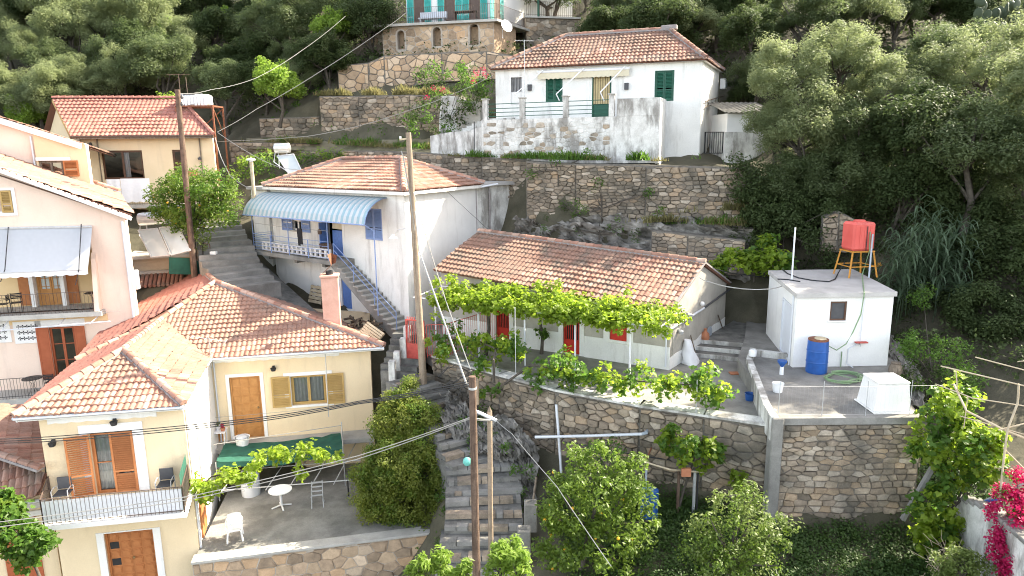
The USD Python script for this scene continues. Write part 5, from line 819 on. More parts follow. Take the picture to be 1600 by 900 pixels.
for i, (p, q) in enumerate(((M0, E0), (M1, EL), (M0, ER), (M1, M0), (M1, EB))): ridge_caps(mrf, p + Z3 * .05, q + Z3 * .05, TA, r=.125, mortar=i < 3, seed=i)
cF = E0 + vv * .35 + uu * .3; cL = EL + vv * .35 - uu * .25; cR = ER + uu * .3 - vv * .3; wm_ = Wall(cL, cF); wn_ = Wall(cF, cR); YZ = 2.2
dB = wm_.rect(509, 345, 535, 399); dW = wm_.rect(456, 343, 472, 360); dS = wm_.rect(570, 326, 597, 375); dG = wm_.rect(534, 436, 549, 482); BZ = dB[2]
zg = lambda u: np.interp(u, [0, wm_.L], [4.5, YZ])
part(MH, 'wall', wm_.panel([(0, 3.2), (wm_.L, YZ), (wm_.L, ez - .05), (0, ez - .05)], [dB, dW, dS, dG]), 'whitewash'); part(MH, 'wall', wn_.panel([(.302, YZ), (wn_.L, YZ + 1), (wn_.L, ez - .05), (.302, ez - .05)]), 'white_paint')
wx = Wall(EB - uu * .3 - vv * .3, cL); part(MH, 'wall', wx.panel([(0, 4), (wx.L - .302, 3.4), (wx.L - .302, ez - .05), (0, ez - .05)]), 'whitewash'); wx2 = Wall(cR, EB - uu * .3 - vv * .3); part(MH, 'wall', wx2.panel([(.3, 4), (wx2.L - .302, 4), (wx2.L - .302, ez - .05), (.3, ez - .05)]), 'whitewash')
part(MH, 'cornice', MB().bar(EL - Z3 * .14 + vv * .12, E0 - Z3 * .14 + vv * .12, .26, .16), 'whitewash'); part(MH, 'cornice', MB().bar(E0 - Z3 * .14 + uu * .12, ER - Z3 * .14 + uu * .12, .26, .16), 'whitewash')
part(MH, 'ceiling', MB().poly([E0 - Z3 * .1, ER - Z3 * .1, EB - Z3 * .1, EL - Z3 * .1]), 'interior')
# openings
d_ = part(MH, 'balcony_door', wm_.frame(dB[0] + .003, dB[1] - .003, dB[2], dB[3] - .003, .08, -.15, -.08, bottom=False), 'paint_blue'); xm = dB[0] + (dB[1] - dB[0]) * .34
part(d_, 'leaf', wm_.slab(xm, dB[1] - .09, dB[2] + .02, dB[3] - .52, -.14, -.09), 'paint_blue'); part(d_, 'transom', wm_.slab(xm, dB[1] - .09, dB[3] - .45, dB[3] - .1, -.13, -.11), 'awning_cream'); part(d_, 'open_leaf', wm_.slab(dB[0] + .05, dB[0] + .11, dB[2] + .02, dB[3] - .1, -.1, .45), 'paint_blue')
for a, b, hg in ((442, 458, 1), (472, 485, 0)):
    x0, x1 = wm_.hit(a, 352)[0], wm_.hit(b, 352)[0]; part(MH, 'shutter', wm_.shutter(x0, x1, dW[2] - .05, dW[3] + .4, .05, hinge=hg), 'paint_blue_pale')
casement(MH, wm_, (dW[0], dW[1], dW[2], dW[3]), 'white_paint', leaves=2)
part(MH, 'window_sill', wm_.slab(dW[0] - .1, dW[1] + .1, dW[2] - .07, dW[2] - .003, -.02, .08), 'concrete_pale')
m_ = (dS[0] + dS[1]) / 2
for a, b in ((dS[0] + .01, m_ - .005), (m_ + .005, dS[1] - .01)): part(MH, 'shutter', wm_.shutter(a, b, dS[2] + .01, dS[3] - .01, -.03), 'paint_blue_pale')
part(MH, 'cellar_door', wm_.slab(dG[0] + .01, dG[1] - .01, dG[2] + .01, dG[3] - .01, -.12, -.07), 'paint_blue')
# balcony
bl0, bl1 = wm_.hit(397, 392, 1.25)[0], wm_.hit(514, 405, 1.25)[0]; bl0 = max(bl0, -.3); part(MH, 'balcony_slab', wm_.slab(bl0, bl1 + .5, BZ - .24, BZ - .02, 0.004, 1.3), 'concrete')
for x in (.9, 3.4, 5.9): part(MH, 'balcony_bracket', wm_.slab(bl0 + x, bl0 + x + .25, BZ - .5, BZ - .245, .004, .9), 'concrete')
rp = [wm_.P(bl0 + .05, BZ, .08), wm_.P(bl0 + .05, BZ, 1.25), wm_.P(bl1, BZ, 1.25)]
mb = MB()
for a, b in zip(rp, rp[1:]):
    for z in ((.1, .3, .5, .7, .95) if a is rp[1] else (.1, .22, .34, .46, .58, .7, .82, .95)): mb.tube([a + Z3 * z, b + Z3 * z], .012, 5)
    n = max(1, int(np.linalg.norm(b - a) / 1.5))
    for i in range(n + 1): p = a + (b - a) * i / n; mb.tube([p - Z3 * .1, p + Z3 * .95], .028, 6)
part(MH, 'railing', mb, 'paint_blue_pale')
blk = MB()
for i in range(int((bl1 - bl0 - .6) / .42)):
    a = bl0 + .55 + i * .42
    wm_.frame(a, a + .40, BZ + .02, BZ + .52, .06, .95, 1.05, mb=blk); wm_.slab(a + .06, a + .34, BZ + .24, BZ + .30, .95, 1.05, blk)
part(MH, 'pierced_blocks', blk, 'white_paint')
# stairs along the front, from the balcony down to the right
st0, st1 = wm_.hit(536, 401, .5), wm_.hit(634, 512, .5); N = 15; z0, z1 = BZ - .02, st1[1]; fs = part(MH, 'stair_flank', MB().prism(Polygon([(st0[0] - .4, z0 - .25), (st0[0], z0 - .0), *[p for i in range(N) for p in ((st0[0] + (st1[0] - st0[0]) * (i) / N, z0 - (z0 - z1) * (i + 1) / N), (st0[0] + (st1[0] - st0[0]) * (i + 1) / N, z0 - (z0 - z1) * (i + 1) / N))], (st1[0], z1 - .6), (st1[0] - .6, z1 - .35)]).buffer(0), wm_.p + wm_.n * 1.10, wm_.a, Z3, wm_.n, 1.09), 'concrete')
for i in range(N): a = st0[0] + (st1[0] - st0[0]) * i / N; b = st0[0] + (st1[0] - st0[0]) * (i + 1) / N; zz = z0 - (z0 - z1) * (i + 1) / N; part(fs, 'tread', wm_.slab(a - .02, b, zz + .003, zz + .05, .02, 1.16), 'concrete_pale')
mb = MB(); sr_ = lambda t, h: wm_.P(st0[0] + (st1[0] - st0[0]) * t, z0 + (z1 - z0) * t + h, 1.08)
for h in (.9, .55): mb.tube([sr_(0, h), sr_(1, h)], .018, 6)
for t in (0, .33, .66, 1): mb.tube([sr_(t, 0), sr_(t, .9)], .02, 6)
part(MH, 'stair_rail', mb, 'paint_blue_pale')
pt = [wm_.P(wm_.hit(568, 354, 1.7)[0], ez - 1.55, 1.7), wm_.P(wm_.hit(582, 366, 1.35)[0], ez - 1.9, 1.25)]; part(MH, 'awning_post', MB().tube([pt[0], pt[1], pt[1] * (1, 1, 0) + Z3 * (z1 + .6)], .03, 6), 'paint_blue_pale'); part(MH, 'awning_post', MB().tube([rp[1] + Z3 * .9, rp[1] + Z3 * (ez - BZ - 1.4)], .025, 6), 'paint_blue_pale')
part(MH, 'awning_post', MB().tube([rp[2] + Z3 * .0, rp[2] + Z3 * (ez - BZ - 1.45)], .03, 6), 'paint_blue_pale'); mpt = (rp[1] + rp[2]) / 2; part(MH, 'awning_post', MB().tube([mpt, mpt + Z3 * (ez - BZ - 1.45)], .025, 6), 'paint_blue_pale')
flat('awning_blue', (0.24, 0.36, 0.41), .4, var=.06); flat('awning_white', (.45, .475, .49), .4, var=.05)
aw = thing('striped_awning', 'curved blue and white striped awning over the balcony of the white house', 'awning', wm_.P(0, ez - 1.5, 1)); a0, a1 = wm_.hit(380, 335, 1.75)[0], wm_.hit(570, 353, 1.75)[0]; t0, t1 = wm_.hit(417, 297, .05)[0], wm_.hit(604, 313, .05)[0]; ns = 52
zt_, zl_ = wm_.hit(510, 304, .05)[1], wm_.hit(475, 343, 1.75)[1]
prof = lambda s: (0.03 + 1.75 * math.sin(s * 1.35) / math.sin(1.35), zt_ + (zl_ - zt_) * (1 - math.cos(s * 1.35)) / (1 - math.cos(1.35)))
for i in range(ns):
    v = []
    for s in np.linspace(0, 1, 7):
        o, z = prof(s)
        for q in (i, i + .5, i + 1): x = (t0 + (t1 - t0) * q / ns) * (1 - s) + (a0 + (a1 - a0) * q / ns) * s; v.append(wm_.P(x, z + (.025 if q == i + .5 else 0), o))
    part(aw, 'strip', MB().add(v, [[3 * r + c, 3 * r + c + 1, 3 * r + c + 4, 3 * r + c + 3] for r in range(6) for c in range(2)]), 'awning_blue' if i % 2 else 'awning_white')
o, z = prof(1); part(aw, 'front_bar', MB().tube([wm_.P(a0, z - .02, o), wm_.P(a1, z - .02, o)], .03, 6), 'paint_blue_pale')
for e, f in ((a0, t0), (a1, t1)): part(aw, 'end_arm', MB().tube([wm_.P(f * (1 - s) + e * s, prof(s)[1] - .03, prof(s)[0]) for s in np.linspace(0, 1, 7)], .02, 5), 'paint_blue_pale')
# left flat annexe, flue and right flat annexe
wa = Wall(cL + uu * 1.7 + vv * .2, cL + vv * .2); T = thing('flat_annexe', 'low flat-roofed white annexe at the left end of the awning house', 'annexe', wa.P(0, 4)); part(T, 'wall', MB().box((cL + uu * .85 + vv * 2.6) * (1, 1, 0) + Z3 * ((ez - .3 + 4) / 2), (1.7, 5, ez - .3 - 4), [uu, np.cross(Z3, uu), Z3]), 'whitewash'); part(T, 'roof', MB().box((cL + uu * .95 + vv * 2.6) * (1, 1, 0) + Z3 * (ez - .2), (2.1, 5.3, .18), [uu, np.cross(Z3, uu), Z3], .02), 'concrete_pale')
fp = at(397, 306, 39.3); T = thing('flue_pipe', 'tall cream flue pipe with a cowl at the left of the awning', 'chimney', fp); tz = at(396, 253, fp[1])[2]; part(T, 'pipe', MB().tube([fp - Z3 * .5, V(*fp[:2], tz)], .10, 10), 'cane', smooth=60); part(T, 'cowl', MB().lathe(V(*fp[:2], tz), [(.1, 0), (.12, .08), (.26, .1), (.22, .18), (0, .24)], 12), 'pvc_white', smooth=50)
wa2 = Wall(cR, cR + nrm(V(.86, .5, 0)) * 2.35); T = thing('flat_annexe', 'stained white flat-roofed annexe behind the right side of the awning house', 'annexe', wa2.P(1, 4)); part(T, 'wall', wa2.panel([(.003, 4), (wa2.L, 5), (wa2.L, ez - .12), (.003, ez - .12)], t=2.5, out=-.02), 'whitewash_old'); part(T, 'roof', wa2.slab(-.0, wa2.L + .4, ez - .118, ez + .08, -2.8, .25), 'roof_concrete')
for x in (-.12, .75): part(T, 'downpipe', MB().tube([wa2.P(x, ez - .2, .06), wa2.P(x, 5.2, .05)], .045, 7), 'ridge_mortar')
part(T, 'gutter_spout', MB().tube([at(752, 292, cR[1] - .4), at(778, 287, cR[1] - .2)], .05, 6), 'pvc_white')
# solar heaters
def solar(name, label, corners, tank, r, tl, mat='solar_glass'):   # corners: list of panels (4 points each, bottom left, bottom right, top right, top left)
    T = thing(name, label, 'solar heater', corners[0][0])
    for c in corners:
        c = [V(*p) for p in c]; n = nrm(np.cross(c[1] - c[0], c[3] - c[0])); part(T, 'panel', MB().box8([*[p - n * .09 for p in c], *c]), mat); e = MB()
        for a, b in zip(c, c[1:] + c[:1]): e.bar(a + n * .012, b + n * .012, .05, .05, up=n)
        part(T, 'panel_frame', e, 'aluminium')
    a, b = V(*tank[0]), V(*tank[1]); d = nrm(b - a); L = np.linalg.norm(b - a); ax = [nrm(np.cross(Z3, d)), np.cross(d, nrm(np.cross(Z3, d))), d]
    part(T, 'tank', MB().lathe(a, [(0, -.06), (r * .6, -.06), (r, 0), (r, L), (r * .6, L + .06), (0, L + .06)], 24, ax), 'steel_bright', smooth=40)
    for p in (a + d * .2 * L, b - d * .2 * L): part(T, 'support', MB().bar(p - Z3 * r, p - Z3 * (r + tl), .05), 'galvanised')
    part(T, 'feed_pipe', MB().tube([a - Z3 * r * .5, a - Z3 * (r + .5) - d * .15, corners[0][0] + Z3 * .1], .025, 6), 'pvc_white')
    return T
Y = 42; solar('solar_heater', 'solar water heater with one panel behind the awning house roof', [[at(451, 272, Y - .6), at(472, 268, Y - .6), at(459, 241, Y + .4), at(433, 244, Y + .4)]], [at(430, 232, Y + .6), at(452, 231, Y + .6)], .30, .9)
# firewood, pallets, laundry, lamp
rng = np.random.default_rng(9); T = thing('firewood_pile', 'pile of dark split firewood under the outside stairs', 'woodpile', at(575, 515, 31)); 
for i in range(90):
    c = at(rng.uniform(548, 598), 0, 31.2); t = (c[0] - at(548, 0, 31.2)[0]) / 1.5; c = wm_.P(wm_.hit(rng.uniform(545, 596), 500, 1.6)[0], 0, rng.uniform(1.3, 2.6)); c[2] = 2.9 + rng.uniform(0, 1.35) * (1 - .55 * rng.random()); g = rng.uniform(0, np.pi); d = V(math.cos(g), math.sin(g), rng.normal(0, .25)); part(T, 'log', MB().tube([c - d * .25, c + d * .25], rng.uniform(.04, .08), 5), 'firewood')
def pallet(label, o, ax, ay, an, w=1.1, h=.9):
    T = thing('wooden_pallet', label, 'pallet', o); o = V(*o)
    for i in range(5): part(T, 'board', MB().box(o + ay * h * (i + .5) / 5, (w, h / 5 * .78, .022), [ax, ay, an]), 'wood_pale')
    for i in range(3): part(T, 'block', MB().box(o + ax * (i - 1) * (w / 2 - .07) + ay * h / 2 - an * .06, (.1, h, .09), [ax, ay, an]), 'wood_old')
ap_, an_ = wm_.a, nrm(wm_.n * .96 + Z3 * .28); o1 = wm_.P(wm_.hit(491, 472, .6)[0], wm_.hit(491, 474, .6)[1], .6); pallet('pale wooden pallet leaning on the white wall left of the pink chimney', o1, ap_, nrm(np.cross(an_, ap_)), an_, 1.15, 1.0)
o2 = at(574, 527, 29.8); an_ = nrm(wm_.n * .7 + Z3 * .7); pallet('pale wooden pallet lying against the firewood pile', o2, nrm(wm_.a + Z3 * -.35), nrm(np.cross(an_, nrm(wm_.a + Z3 * -.35))), an_, 1.15, .6)
u, z = wm_.hit(471, 368, 1.2); single('black_trousers', 'black trousers hanging on the balcony line under the awning', 'trousers', MB().box(wm_.P(u, z + .15, 1.3), (.45, .04, .5), [wm_.a, wm_.n, Z3], .015).box(wm_.P(u - .1, z - .3, 1.3), (.2, .04, .5), [wm_.a, wm_.n, Z3], .015).box(wm_.P(u + .12, z - .25, 1.3), (.2, .04, .42), [wm_.a, wm_.n, Z3], .015), 'cloth_black')
wire('clothes_line', 'clothes line under the front edge of the striped awning', [wm_.P(a0 + .3, z + .45, 1.3), wm_.P(bl1 + .2, z + .4, 1.3)], .01, sag=.04)
u, z = wm_.hit(502, 362, .5); single('bird_cage', 'small hanging lantern beside the blue balcony door', 'lantern', MB().lathe(wm_.P(u, z - .15, .6), [(0, 0), (.1, .03), (.12, .2), (.05, .3), (.01, .32), (.01, .9)], 8), 'iron_brown')
u, z = wm_.hit(614, 369, .3); T = thing('street_lamp', 'white shaded lamp on a curved arm by the corner of the awning house', 'lamp', wm_.P(u, z, .5)); part(T, 'arm', MB().tube([at(644, 360, 29.5), at(634, 357, 29.8), at(622, 359, 30.2), at(616, 366, 30.4)], .02, 6), 'galvanised'); q = at(614, 371, 30.4); part(T, 'shade', MB().lathe(q, [(.04, .14), (.06, .08), (.19, -.02), (.19, -.05), (0, -.03)], 14), 'plastic_white', smooth=50)
T = thing('balcony_clutter', 'bundle of dark folded chairs stacked at the end of the blue balcony', 'chairs', wm_.P(bl1 - 1, BZ, .8))
for i in range(4): part(T, 'folded_chair', MB().box(wm_.P(bl1 - 1.0 + i * .12, BZ + .4, .75), (.05, .5, .75), [nrm(wm_.a + Z3 * .3), wm_.n, nrm(Z3 - wm_.a * .3)], .01), 'iron_brown')
# ---------------------------------------------------------------- white house above (green shutters)
H0, HLf, HRt = at(1103, 94, 38.9), at(766, 105, 42.4), at(1168, 101, 42.8); hz = (H0[2] + HLf[2]) / 2
for p in (H0, HLf, HRt): p[2] = hz
hu, hv = nrm(HLf - H0), nrm(HRt - H0); LU2 = np.linalg.norm(HLf - H0); hv = nrm(hv - hu * np.dot(hv, hu) * .7); LV2 = 6.6; HRt = H0 + hv * LV2; HB = HLf + hv * LV2
K0 = H0 + hv * LV2 / 2 + hu * 2.7; K1 = H0 + hv * LV2 / 2 + hu * (LU2 - 3.4); K0[2] = K1[2] = at(1048, 47, K0[1])[2]
UH = thing('green_shutter_house', 'white single-storey house with dark green shutters on the upper terrace', 'house', V(4, 40, 11.5)); urf = roof_deck(UH, [[HLf, H0, K0, K1], [H0, HRt, K0], [HRt, HB, K1, K0], [HB, HLf, K1]])
tiles(UH, urf, [HLf, H0, K0, K1], HLf, H0, TO, 'tile_field_old', seed=31, budget=210, tw=.24, th=.40); tiles(UH, urf, [H0, HRt, K0], H0, HRt, TO, 'tile_field_old', seed=32, budget=80, tw=.24, th=.40); tiles(UH, urf, [HB, HLf, K1], HB, HLf, TO, 'tile_field_old', seed=33, budget=0, tw=.24, th=.40)
for i, (p, q) in enumerate(((K0, H0), (K1, HLf), (K0, HRt), (K1, K0))): ridge_caps(urf, p + Z3 * .05, q + Z3 * .05, TO, r=.13, mortar=True, seed=i)
part(urf, 'ridge_knob', MB().box(K0 + Z3 * .15, (.9, .35, .25), [hu, hv, Z3], .03), 'ridge_mortar')
q0, qL, qR = H0 + hv * .25 + hu * .2, HLf + hv * .25 - hu * .2, HRt + hu * .2 - hv * .25; wu = Wall(qL, q0); wv = Wall(q0, qR)
o1, o2, o3, o4 = wu.rect(853, 117, 879, 159), wu.rect(925, 114, 955, 184), wu.rect(1023, 110, 1053, 158), wu.rect(797, 119, 817, 164); FZ = o2[2] - .02
part(UH, 'wall', wu.panel([(0, 11), (wu.L, 11), (wu.L, hz - .05), (0, hz - .05)], [o1, o2, o3, o4]), 'whitewash'); part(UH, 'wall', wv.panel([(.302, 11), (wv.L, 11), (wv.L, hz - .05), (.302, hz - .05)]), 'whitewash')
wb_ = Wall(HB - hu * .2 - hv * .25, qL); part(UH, 'wall', wb_.panel([(0, 11), (wb_.L - .302, 11), (wb_.L - .302, hz - .05), (0, hz - .05)]), 'whitewash'); part(UH, 'ceiling', MB().poly([H0 - Z3 * .1, HRt - Z3 * .1, HB - Z3 * .1, HLf - Z3 * .1]), 'white_paint'); w_ = Wall(qR, HB - hu * .2 - hv * .25); part(UH, 'wall', w_.panel([(.3, 11), (w_.L - .302, 11), (w_.L - .302, hz - .05), (.3, hz - .05)]), 'whitewash')
for o in (o1, o3):
    m = (o[0] + o[1]) / 2; f = part(UH, 'shuttered_window', wu.frame(o[0] + .003, o[1] - .003, o[2] + .003, o[3] - .003, .05, -.12, .01), 'paint_green')
    for a, b in ((o[0] + .055, m - .005), (m + .005, o[1] - .055)): part(f, 'shutter', wu.shutter(a, b, o[2] + .055, o[3] - .055, -.04), 'paint_green')
for o, c in ((o2, 'paint_green'), (o4, 'white_paint')):
    f = part(UH, 'door', wu.frame(o[0] + .003, o[1] - .003, o[2], o[3] - .003, .06, -.12, .0, bottom=False), c); part(f, 'lower_panel', wu.slab(o[0] + .07, o[1] - .07, o[2] + .02, o[2] + .75, -.1, -.05), c)
    n = 7; W_ = (o[1] - o[0] - .14) / n
    for i in range(n):
        part(f, 'strip_curtain', wu.slab(o[0] + .07 + W_ * i, o[0] + .07 + W_ * (i + (.8 if c == 'paint_green' else .5)), o[2] + .78, o[3] - .08, -.08, -.065), 'straw' if c == 'paint_green' else 'plastic_grey')
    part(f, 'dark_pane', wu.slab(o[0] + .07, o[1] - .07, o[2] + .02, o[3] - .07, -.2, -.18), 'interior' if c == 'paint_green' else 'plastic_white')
# rolled awning with three folding arms
ra, rb_ = wu.hit(848, 109, .15)[0], wu.hit(978, 103, .15)[0]; T = thing('rolled_awning', 'rolled cream awning with three white folding arms under the eave', 'awning', wu.P(ra, FZ, .2)); za = hz - .32
part(T, 'roller', MB().tube([wu.P(ra - .3, za, .16), wu.P(rb_ + .2, za, .16)], .075, 8), 'cloth_white', smooth=60); kk = 40; u = np.linspace(ra - .3, rb_ + .2, kk + 1); part(T, 'valance', wu.panel([(u[0], za), *[(x, za - .38 - .05 * abs(math.sin(i * math.pi / 2.0))) for i, x in enumerate(u)], (u[-1], za)], t=.01, out=.19), 'awning_cream')
for (x0, y0), (x1, y1), (x2, y2) in (((848, 110), (805, 147), (810, 157)), ((912, 107), (869, 147), (874, 157)), ((976, 104), (938, 144), (944, 158))): part(T, 'arm', MB().tube([wu.P(*wu.hit(x0, y0, .25), .25), wu.P(*wu.hit(x1, y1, .9), .9)], .035, 6), 'plastic_white'); part(T, 'arm', MB().tube([wu.P(*wu.hit(x1, y1, .9), .9), wu.P(*wu.hit(x2, y2, .75), .75)], .03, 6), 'plastic_white')
for x, y in ((828, 137), (979, 135)): a, z = wu.hit(x, y); part(UH, 'meter_box', wu.slab(a - .12, a + .12, z - .18, z + .18, 0, .12), 'plastic_grey')
a, z = wv.hit(1123, 132); T = thing('air_conditioner', 'white air conditioning unit on the side wall of the green-shuttered house', 'air conditioner', wv.P(a, z - .3, .3)); part(T, 'case', MB().box(wv.P(a, z, .3), (.85, .32, .62), [wv.a, wv.n, Z3], .02), 'plastic_white'); part(T, 'grille', MB().lathe(wv.P(a - .1, z, .47), [(.24, 0), (.24, .02), (.05, .02), (0, .03)], 18, [wv.a, Z3, wv.n]), 'pvc_grey')
# ladder hung on the side wall
la, lb = wv.hit(1102, 163, .12), wv.hit(1151, 151, .12); T = thing('wooden_ladder', 'old ladder hung level on the side wall below the air conditioner', 'ladder', wv.P(la[0], la[1], .12))
for dz_ in (-.16, .16): part(T, 'rail', MB().tube([wv.P(la[0], la[1] + dz_, .12), wv.P((la[0] + lb[0]) / 2, (la[1] + lb[1]) / 2 + dz_ + .1, .12), wv.P(lb[0], lb[1] + dz_, .12)], .03, 6), 'wood_old')
for i in range(9): t = (i + .5) / 9; a = la[0] + (lb[0] - la[0]) * t; z = la[1] + (lb[1] - la[1]) * t + .1 * math.sin(t * math.pi); part(T, 'rung', MB().tube([wv.P(a, z - .16, .12), wv.P(a, z + .16, .12)], .018, 5), 'wood_old')
# terrace front wall, parapet, posts and railing
TA0, TA1, TA2 = at(752, 190, 41.0), at(958, 187, 37.6), at(1031, 190, 37.35); tz = FZ - .03; fw = Wall(TA0, TA2); TT = thing('upper_terrace_wall', 'stained whitewashed terrace wall below the green-shuttered house', 'wall', fw.P(0, 11))
part(TT, 'wall', fw.panel([(0, 11.3), (fw.L, 11.3), (fw.L, tz), (0, tz)], t=.4), 'whitewash_old'); rng = np.random.default_rng(77); stones(TT, fw, [(.1, 11.5), (fw.L * .74, 11.5), (fw.L * .74, tz - .15), (.1, tz - .15)], .45, .26, 71, ['whitewash_old', 'whitewash_old', 'whitewash_old', 'stone_e', 'stone_b'], 'whitewash_old', 150, depth=.02, gap=.03)
struct('upper_terrace_floor', sheet([fw.P(0, 0, -.39), fw.P(fw.L, 0, -.39), wu.P(wu.hit(1029, 185)[0], 0, -.1), qL + hv * .1], tz - .3, tz - .004), 'concrete_pale')
u1 = fw.hit(958, 187)[0]; part(TT, 'parapet', fw.slab(u1 + .2, fw.L, tz + .003, tz + .92, -.3, .01), 'whitewash_old'); part(TT, 'side_wall', MB().box8([*[p * (1, 1, 0) + Z3 * 10.9 for p in (fw.P(fw.L - .25, 0, -.31), fw.P(fw.L, 0, -.31), fw.P(fw.L, 0, -2.1), fw.P(fw.L - .25, 0, -2.1))], *[p * (1, 1, 0) + Z3 * (tz + .92) for p in (fw.P(fw.L - .25, 0, -.31), fw.P(fw.L, 0, -.31), fw.P(fw.L, 0, -2.1), fw.P(fw.L - .25, 0, -2.1))]]), 'whitewash')
px_ = [fw.hit(x, 175)[0] for x in (757, 815, 883, 955)]
for a in px_: part(TT, 'pillar', MB().box(fw.P(a, tz + .58, -.18), (.30, .3, 1.15), [fw.a, fw.n, Z3], .02), 'whitewash_old'); part(TT, 'pillar_cap', MB().box(fw.P(a, tz + 1.18, -.18), (.40, .4, .07), [fw.a, fw.n, Z3], .01), 'concrete_pale')
for a, b in zip(px_, px_[1:]):
    for z in (.2, .42, .64, .9): part(TT, 'rail', MB().tube([fw.P(a + .15, tz + z, -.18), fw.P(b - .15, tz + z, -.18)], .022, 6), 'paint_green')
# whitewashed stairs on the left of the terrace
sw0, sw1 = at(684, 205, 37.6), at(752, 188, 37.6); wS = Wall(at(672, 215, 43.4), at(752, 200, 41.2)); TS = thing('white_stairs', 'old whitewashed stairs and curved wall left of the upper terrace', 'stairs', wS.P(0, 11))
zz = lambda y: wS.hit(720, y)[1]
part(TS, 'wall', wS.panel([(0, 11.75), (wS.L, 11.75), (wS.L, zz(200)), (wS.L * .9, zz(201)), (wS.L * .78, zz(205)), (wS.L * .4, zz(206)), (0, zz(211))], t=.35), 'whitewash_old')
for i in range(7): f0 = .35 + .08 * i; part(TS, 'step', MB().box(wS.P(wS.L * (f0 + .2), zz(206) + .13 * i - .4, -.9 - .12 * i), (wS.L * .55, .34, .8), [wS.a, wS.n, Z3]), 'whitewash_old')
wc = [(688, 192, 44.2), (692, 150, 44.3), (712, 150, 44.2), (725, 155, 43.9), (750, 160, 43.3)]
for (x0, y0, a), (x1, y1, b) in zip(wc, wc[1:]):
    w = Wall(at(x0, y0, a), at(x1, y1, b)); part(TS, 'curved_wall', w.panel([(0, 11), (w.L, 11), (w.L, at(x1, y1, b)[2]), (0, at(x0, y0, a)[2])], t=.25), 'whitewash_old' if x0 < 700 else 'render_gray')
single('iron_post', 'thin dark iron post before the stained terrace wall', 'post', MB().tube([at(741, 243, 40.9), at(741, 190, 40.9)], .03, 5), 'iron_black')
# side gate, shed roof and wall at the right
gw_ = Wall(at(1100, 235, 39.1), at(1130, 235, 39.6)); T = thing('iron_side_gate', 'dark iron gate at the right foot of the green-shuttered house', 'gate', gw_.P(0, 11.3)); u0, u1, z0, z1 = 0, gw_.L, gw_.hit(1115, 240)[1], gw_.hit(1115, 206)[1]
part(T, 'frame', gw_.frame(0, u1, z0, z1, .04, -.02, .02), 'iron_black')
for i in range(9): part(T, 'bar', gw_.slab(u1 * (i + .5) / 9 - .012, u1 * (i + .5) / 9 + .012, z0, z1, -.01, .01), 'iron_black')
ow = Wall(at(1132, 230, 39.4), at(1200, 232, 39.8)); T = thing('side_outhouse', 'low white outhouse with a corrugated grey roof beside the olive tree', 'outhouse', ow.P(0, 11)); za, zb_ = ow.hit(1165, 206)[1], ow.hit(1165, 177)[1]
part(T, 'lower_wall', ow.panel([(0, 10.8), (ow.L, 10.8), (ow.L, za), (0, za)], t=2), 'whitewash_old'); part(T, 'wall', ow.panel([(.15, za + .003), (ow.L, za + .003), (ow.L, zb_), (.15, zb_)], t=2, out=-.12), 'white_paint')
v = []; n = 40
for i in range(n + 1): a = -.2 + (ow.L + .4) * i / n; h = .035 * math.sin(i * 1.6); v += [ow.P(a, zb_ + .03 + h, .3), ow.P(a, zb_ + .75 + h, -2.2)]
part(T, 'roof', MB().add(v, [[2 * i, 2 * i + 2, 2 * i + 3, 2 * i + 1] for i in range(n)]), 'concrete_dark')
# ---------------------------------------------------------------- old house at the top
B0, B1 = at(598, 62, 56), at(772, 55, 54.2); wt = Wall(B0, B1); fl_ = wt.hit(690, 36)[1]; B2 = at(806, 60, 57.2); wt2 = Wall(B1, B2)
TH_ = thing('turquoise_shutter_house', 'tall old house with turquoise shutters above an arched golden stone base', 'house', wt.P(0, 16)); arch = []
for x, y0, y1, r in ((627, 77, 50, 5), (683, 72, 45, 5.5), (741, 70, 40, 6)):
    c, z0 = wt.hit(x, y0); z1 = wt.hit(x, y1)[1]; hw = r / 1067 * 50 + .06; arch.append(Polygon([(c - hw, z0), (c + hw, z0), *[(c + hw * math.cos(t), z1 + hw * math.sin(t) - hw * .6) for t in np.linspace(0, np.pi, 9)]]))
zb0 = 17.5; g = [(0, zb0), (wt.L, zb0), (wt.L, fl_ - .12), (0, fl_ - .12)]; part(TH_, 'base_wall', wt.panel(g, [list(a.exterior.coords) for a in arch], t=.5), 'mortar_pale'); part(TH_, 'niche_back', wt.slab(.5, wt.L - .5, zb0 + .2, fl_ - .3, -.62, -.52), 'stone_gold_a')
stones(TH_, wt, [(.02, zb0), (wt.L - .02, zb0), (wt.L - .02, fl_ - .2), (.02, fl_ - .2)], .62, .42, 81, SG, 'stone_gold_field', 230, depth=.025, gap=.035, holes=[a.buffer(.12) for a in arch], rubble=.25)
part(TH_, 'base_wall', wt2.panel([(0, zb0), (wt2.L, zb0), (wt2.L, fl_ - .12), (0, fl_ - .12)], t=.5), 'stone_gold_a')
part(TH_, 'balcony_slab', MB().box8([*[p * (1, 1, 0) + Z3 * (fl_ - .12) for p in (wt.P(-.6, 0, .35), wt.P(wt.L + .35, 0, .35), wt2.P(wt2.L + 2, 0, .35), wt.P(-.6, 0, -4))], *[p * (1, 1, 0) + Z3 * (fl_ + .06) for p in (wt.P(-.6, 0, .35), wt.P(wt.L + .35, 0, .35), wt2.P(wt2.L + 2, 0, .35), wt.P(-.6, 0, -4))]]), 'concrete_pale')
railing(TH_, [wt.P(-.5, fl_ + .06, -3), wt.P(-.5, fl_ + .06, .25), wt.P(wt.L + .25, fl_ + .06, .25), wt2.P(wt2.L + 1, fl_ + .06, .25)], h=1.1, gap=.16, mat='iron_brown', rails=(.1, 1.1), rb=.014)
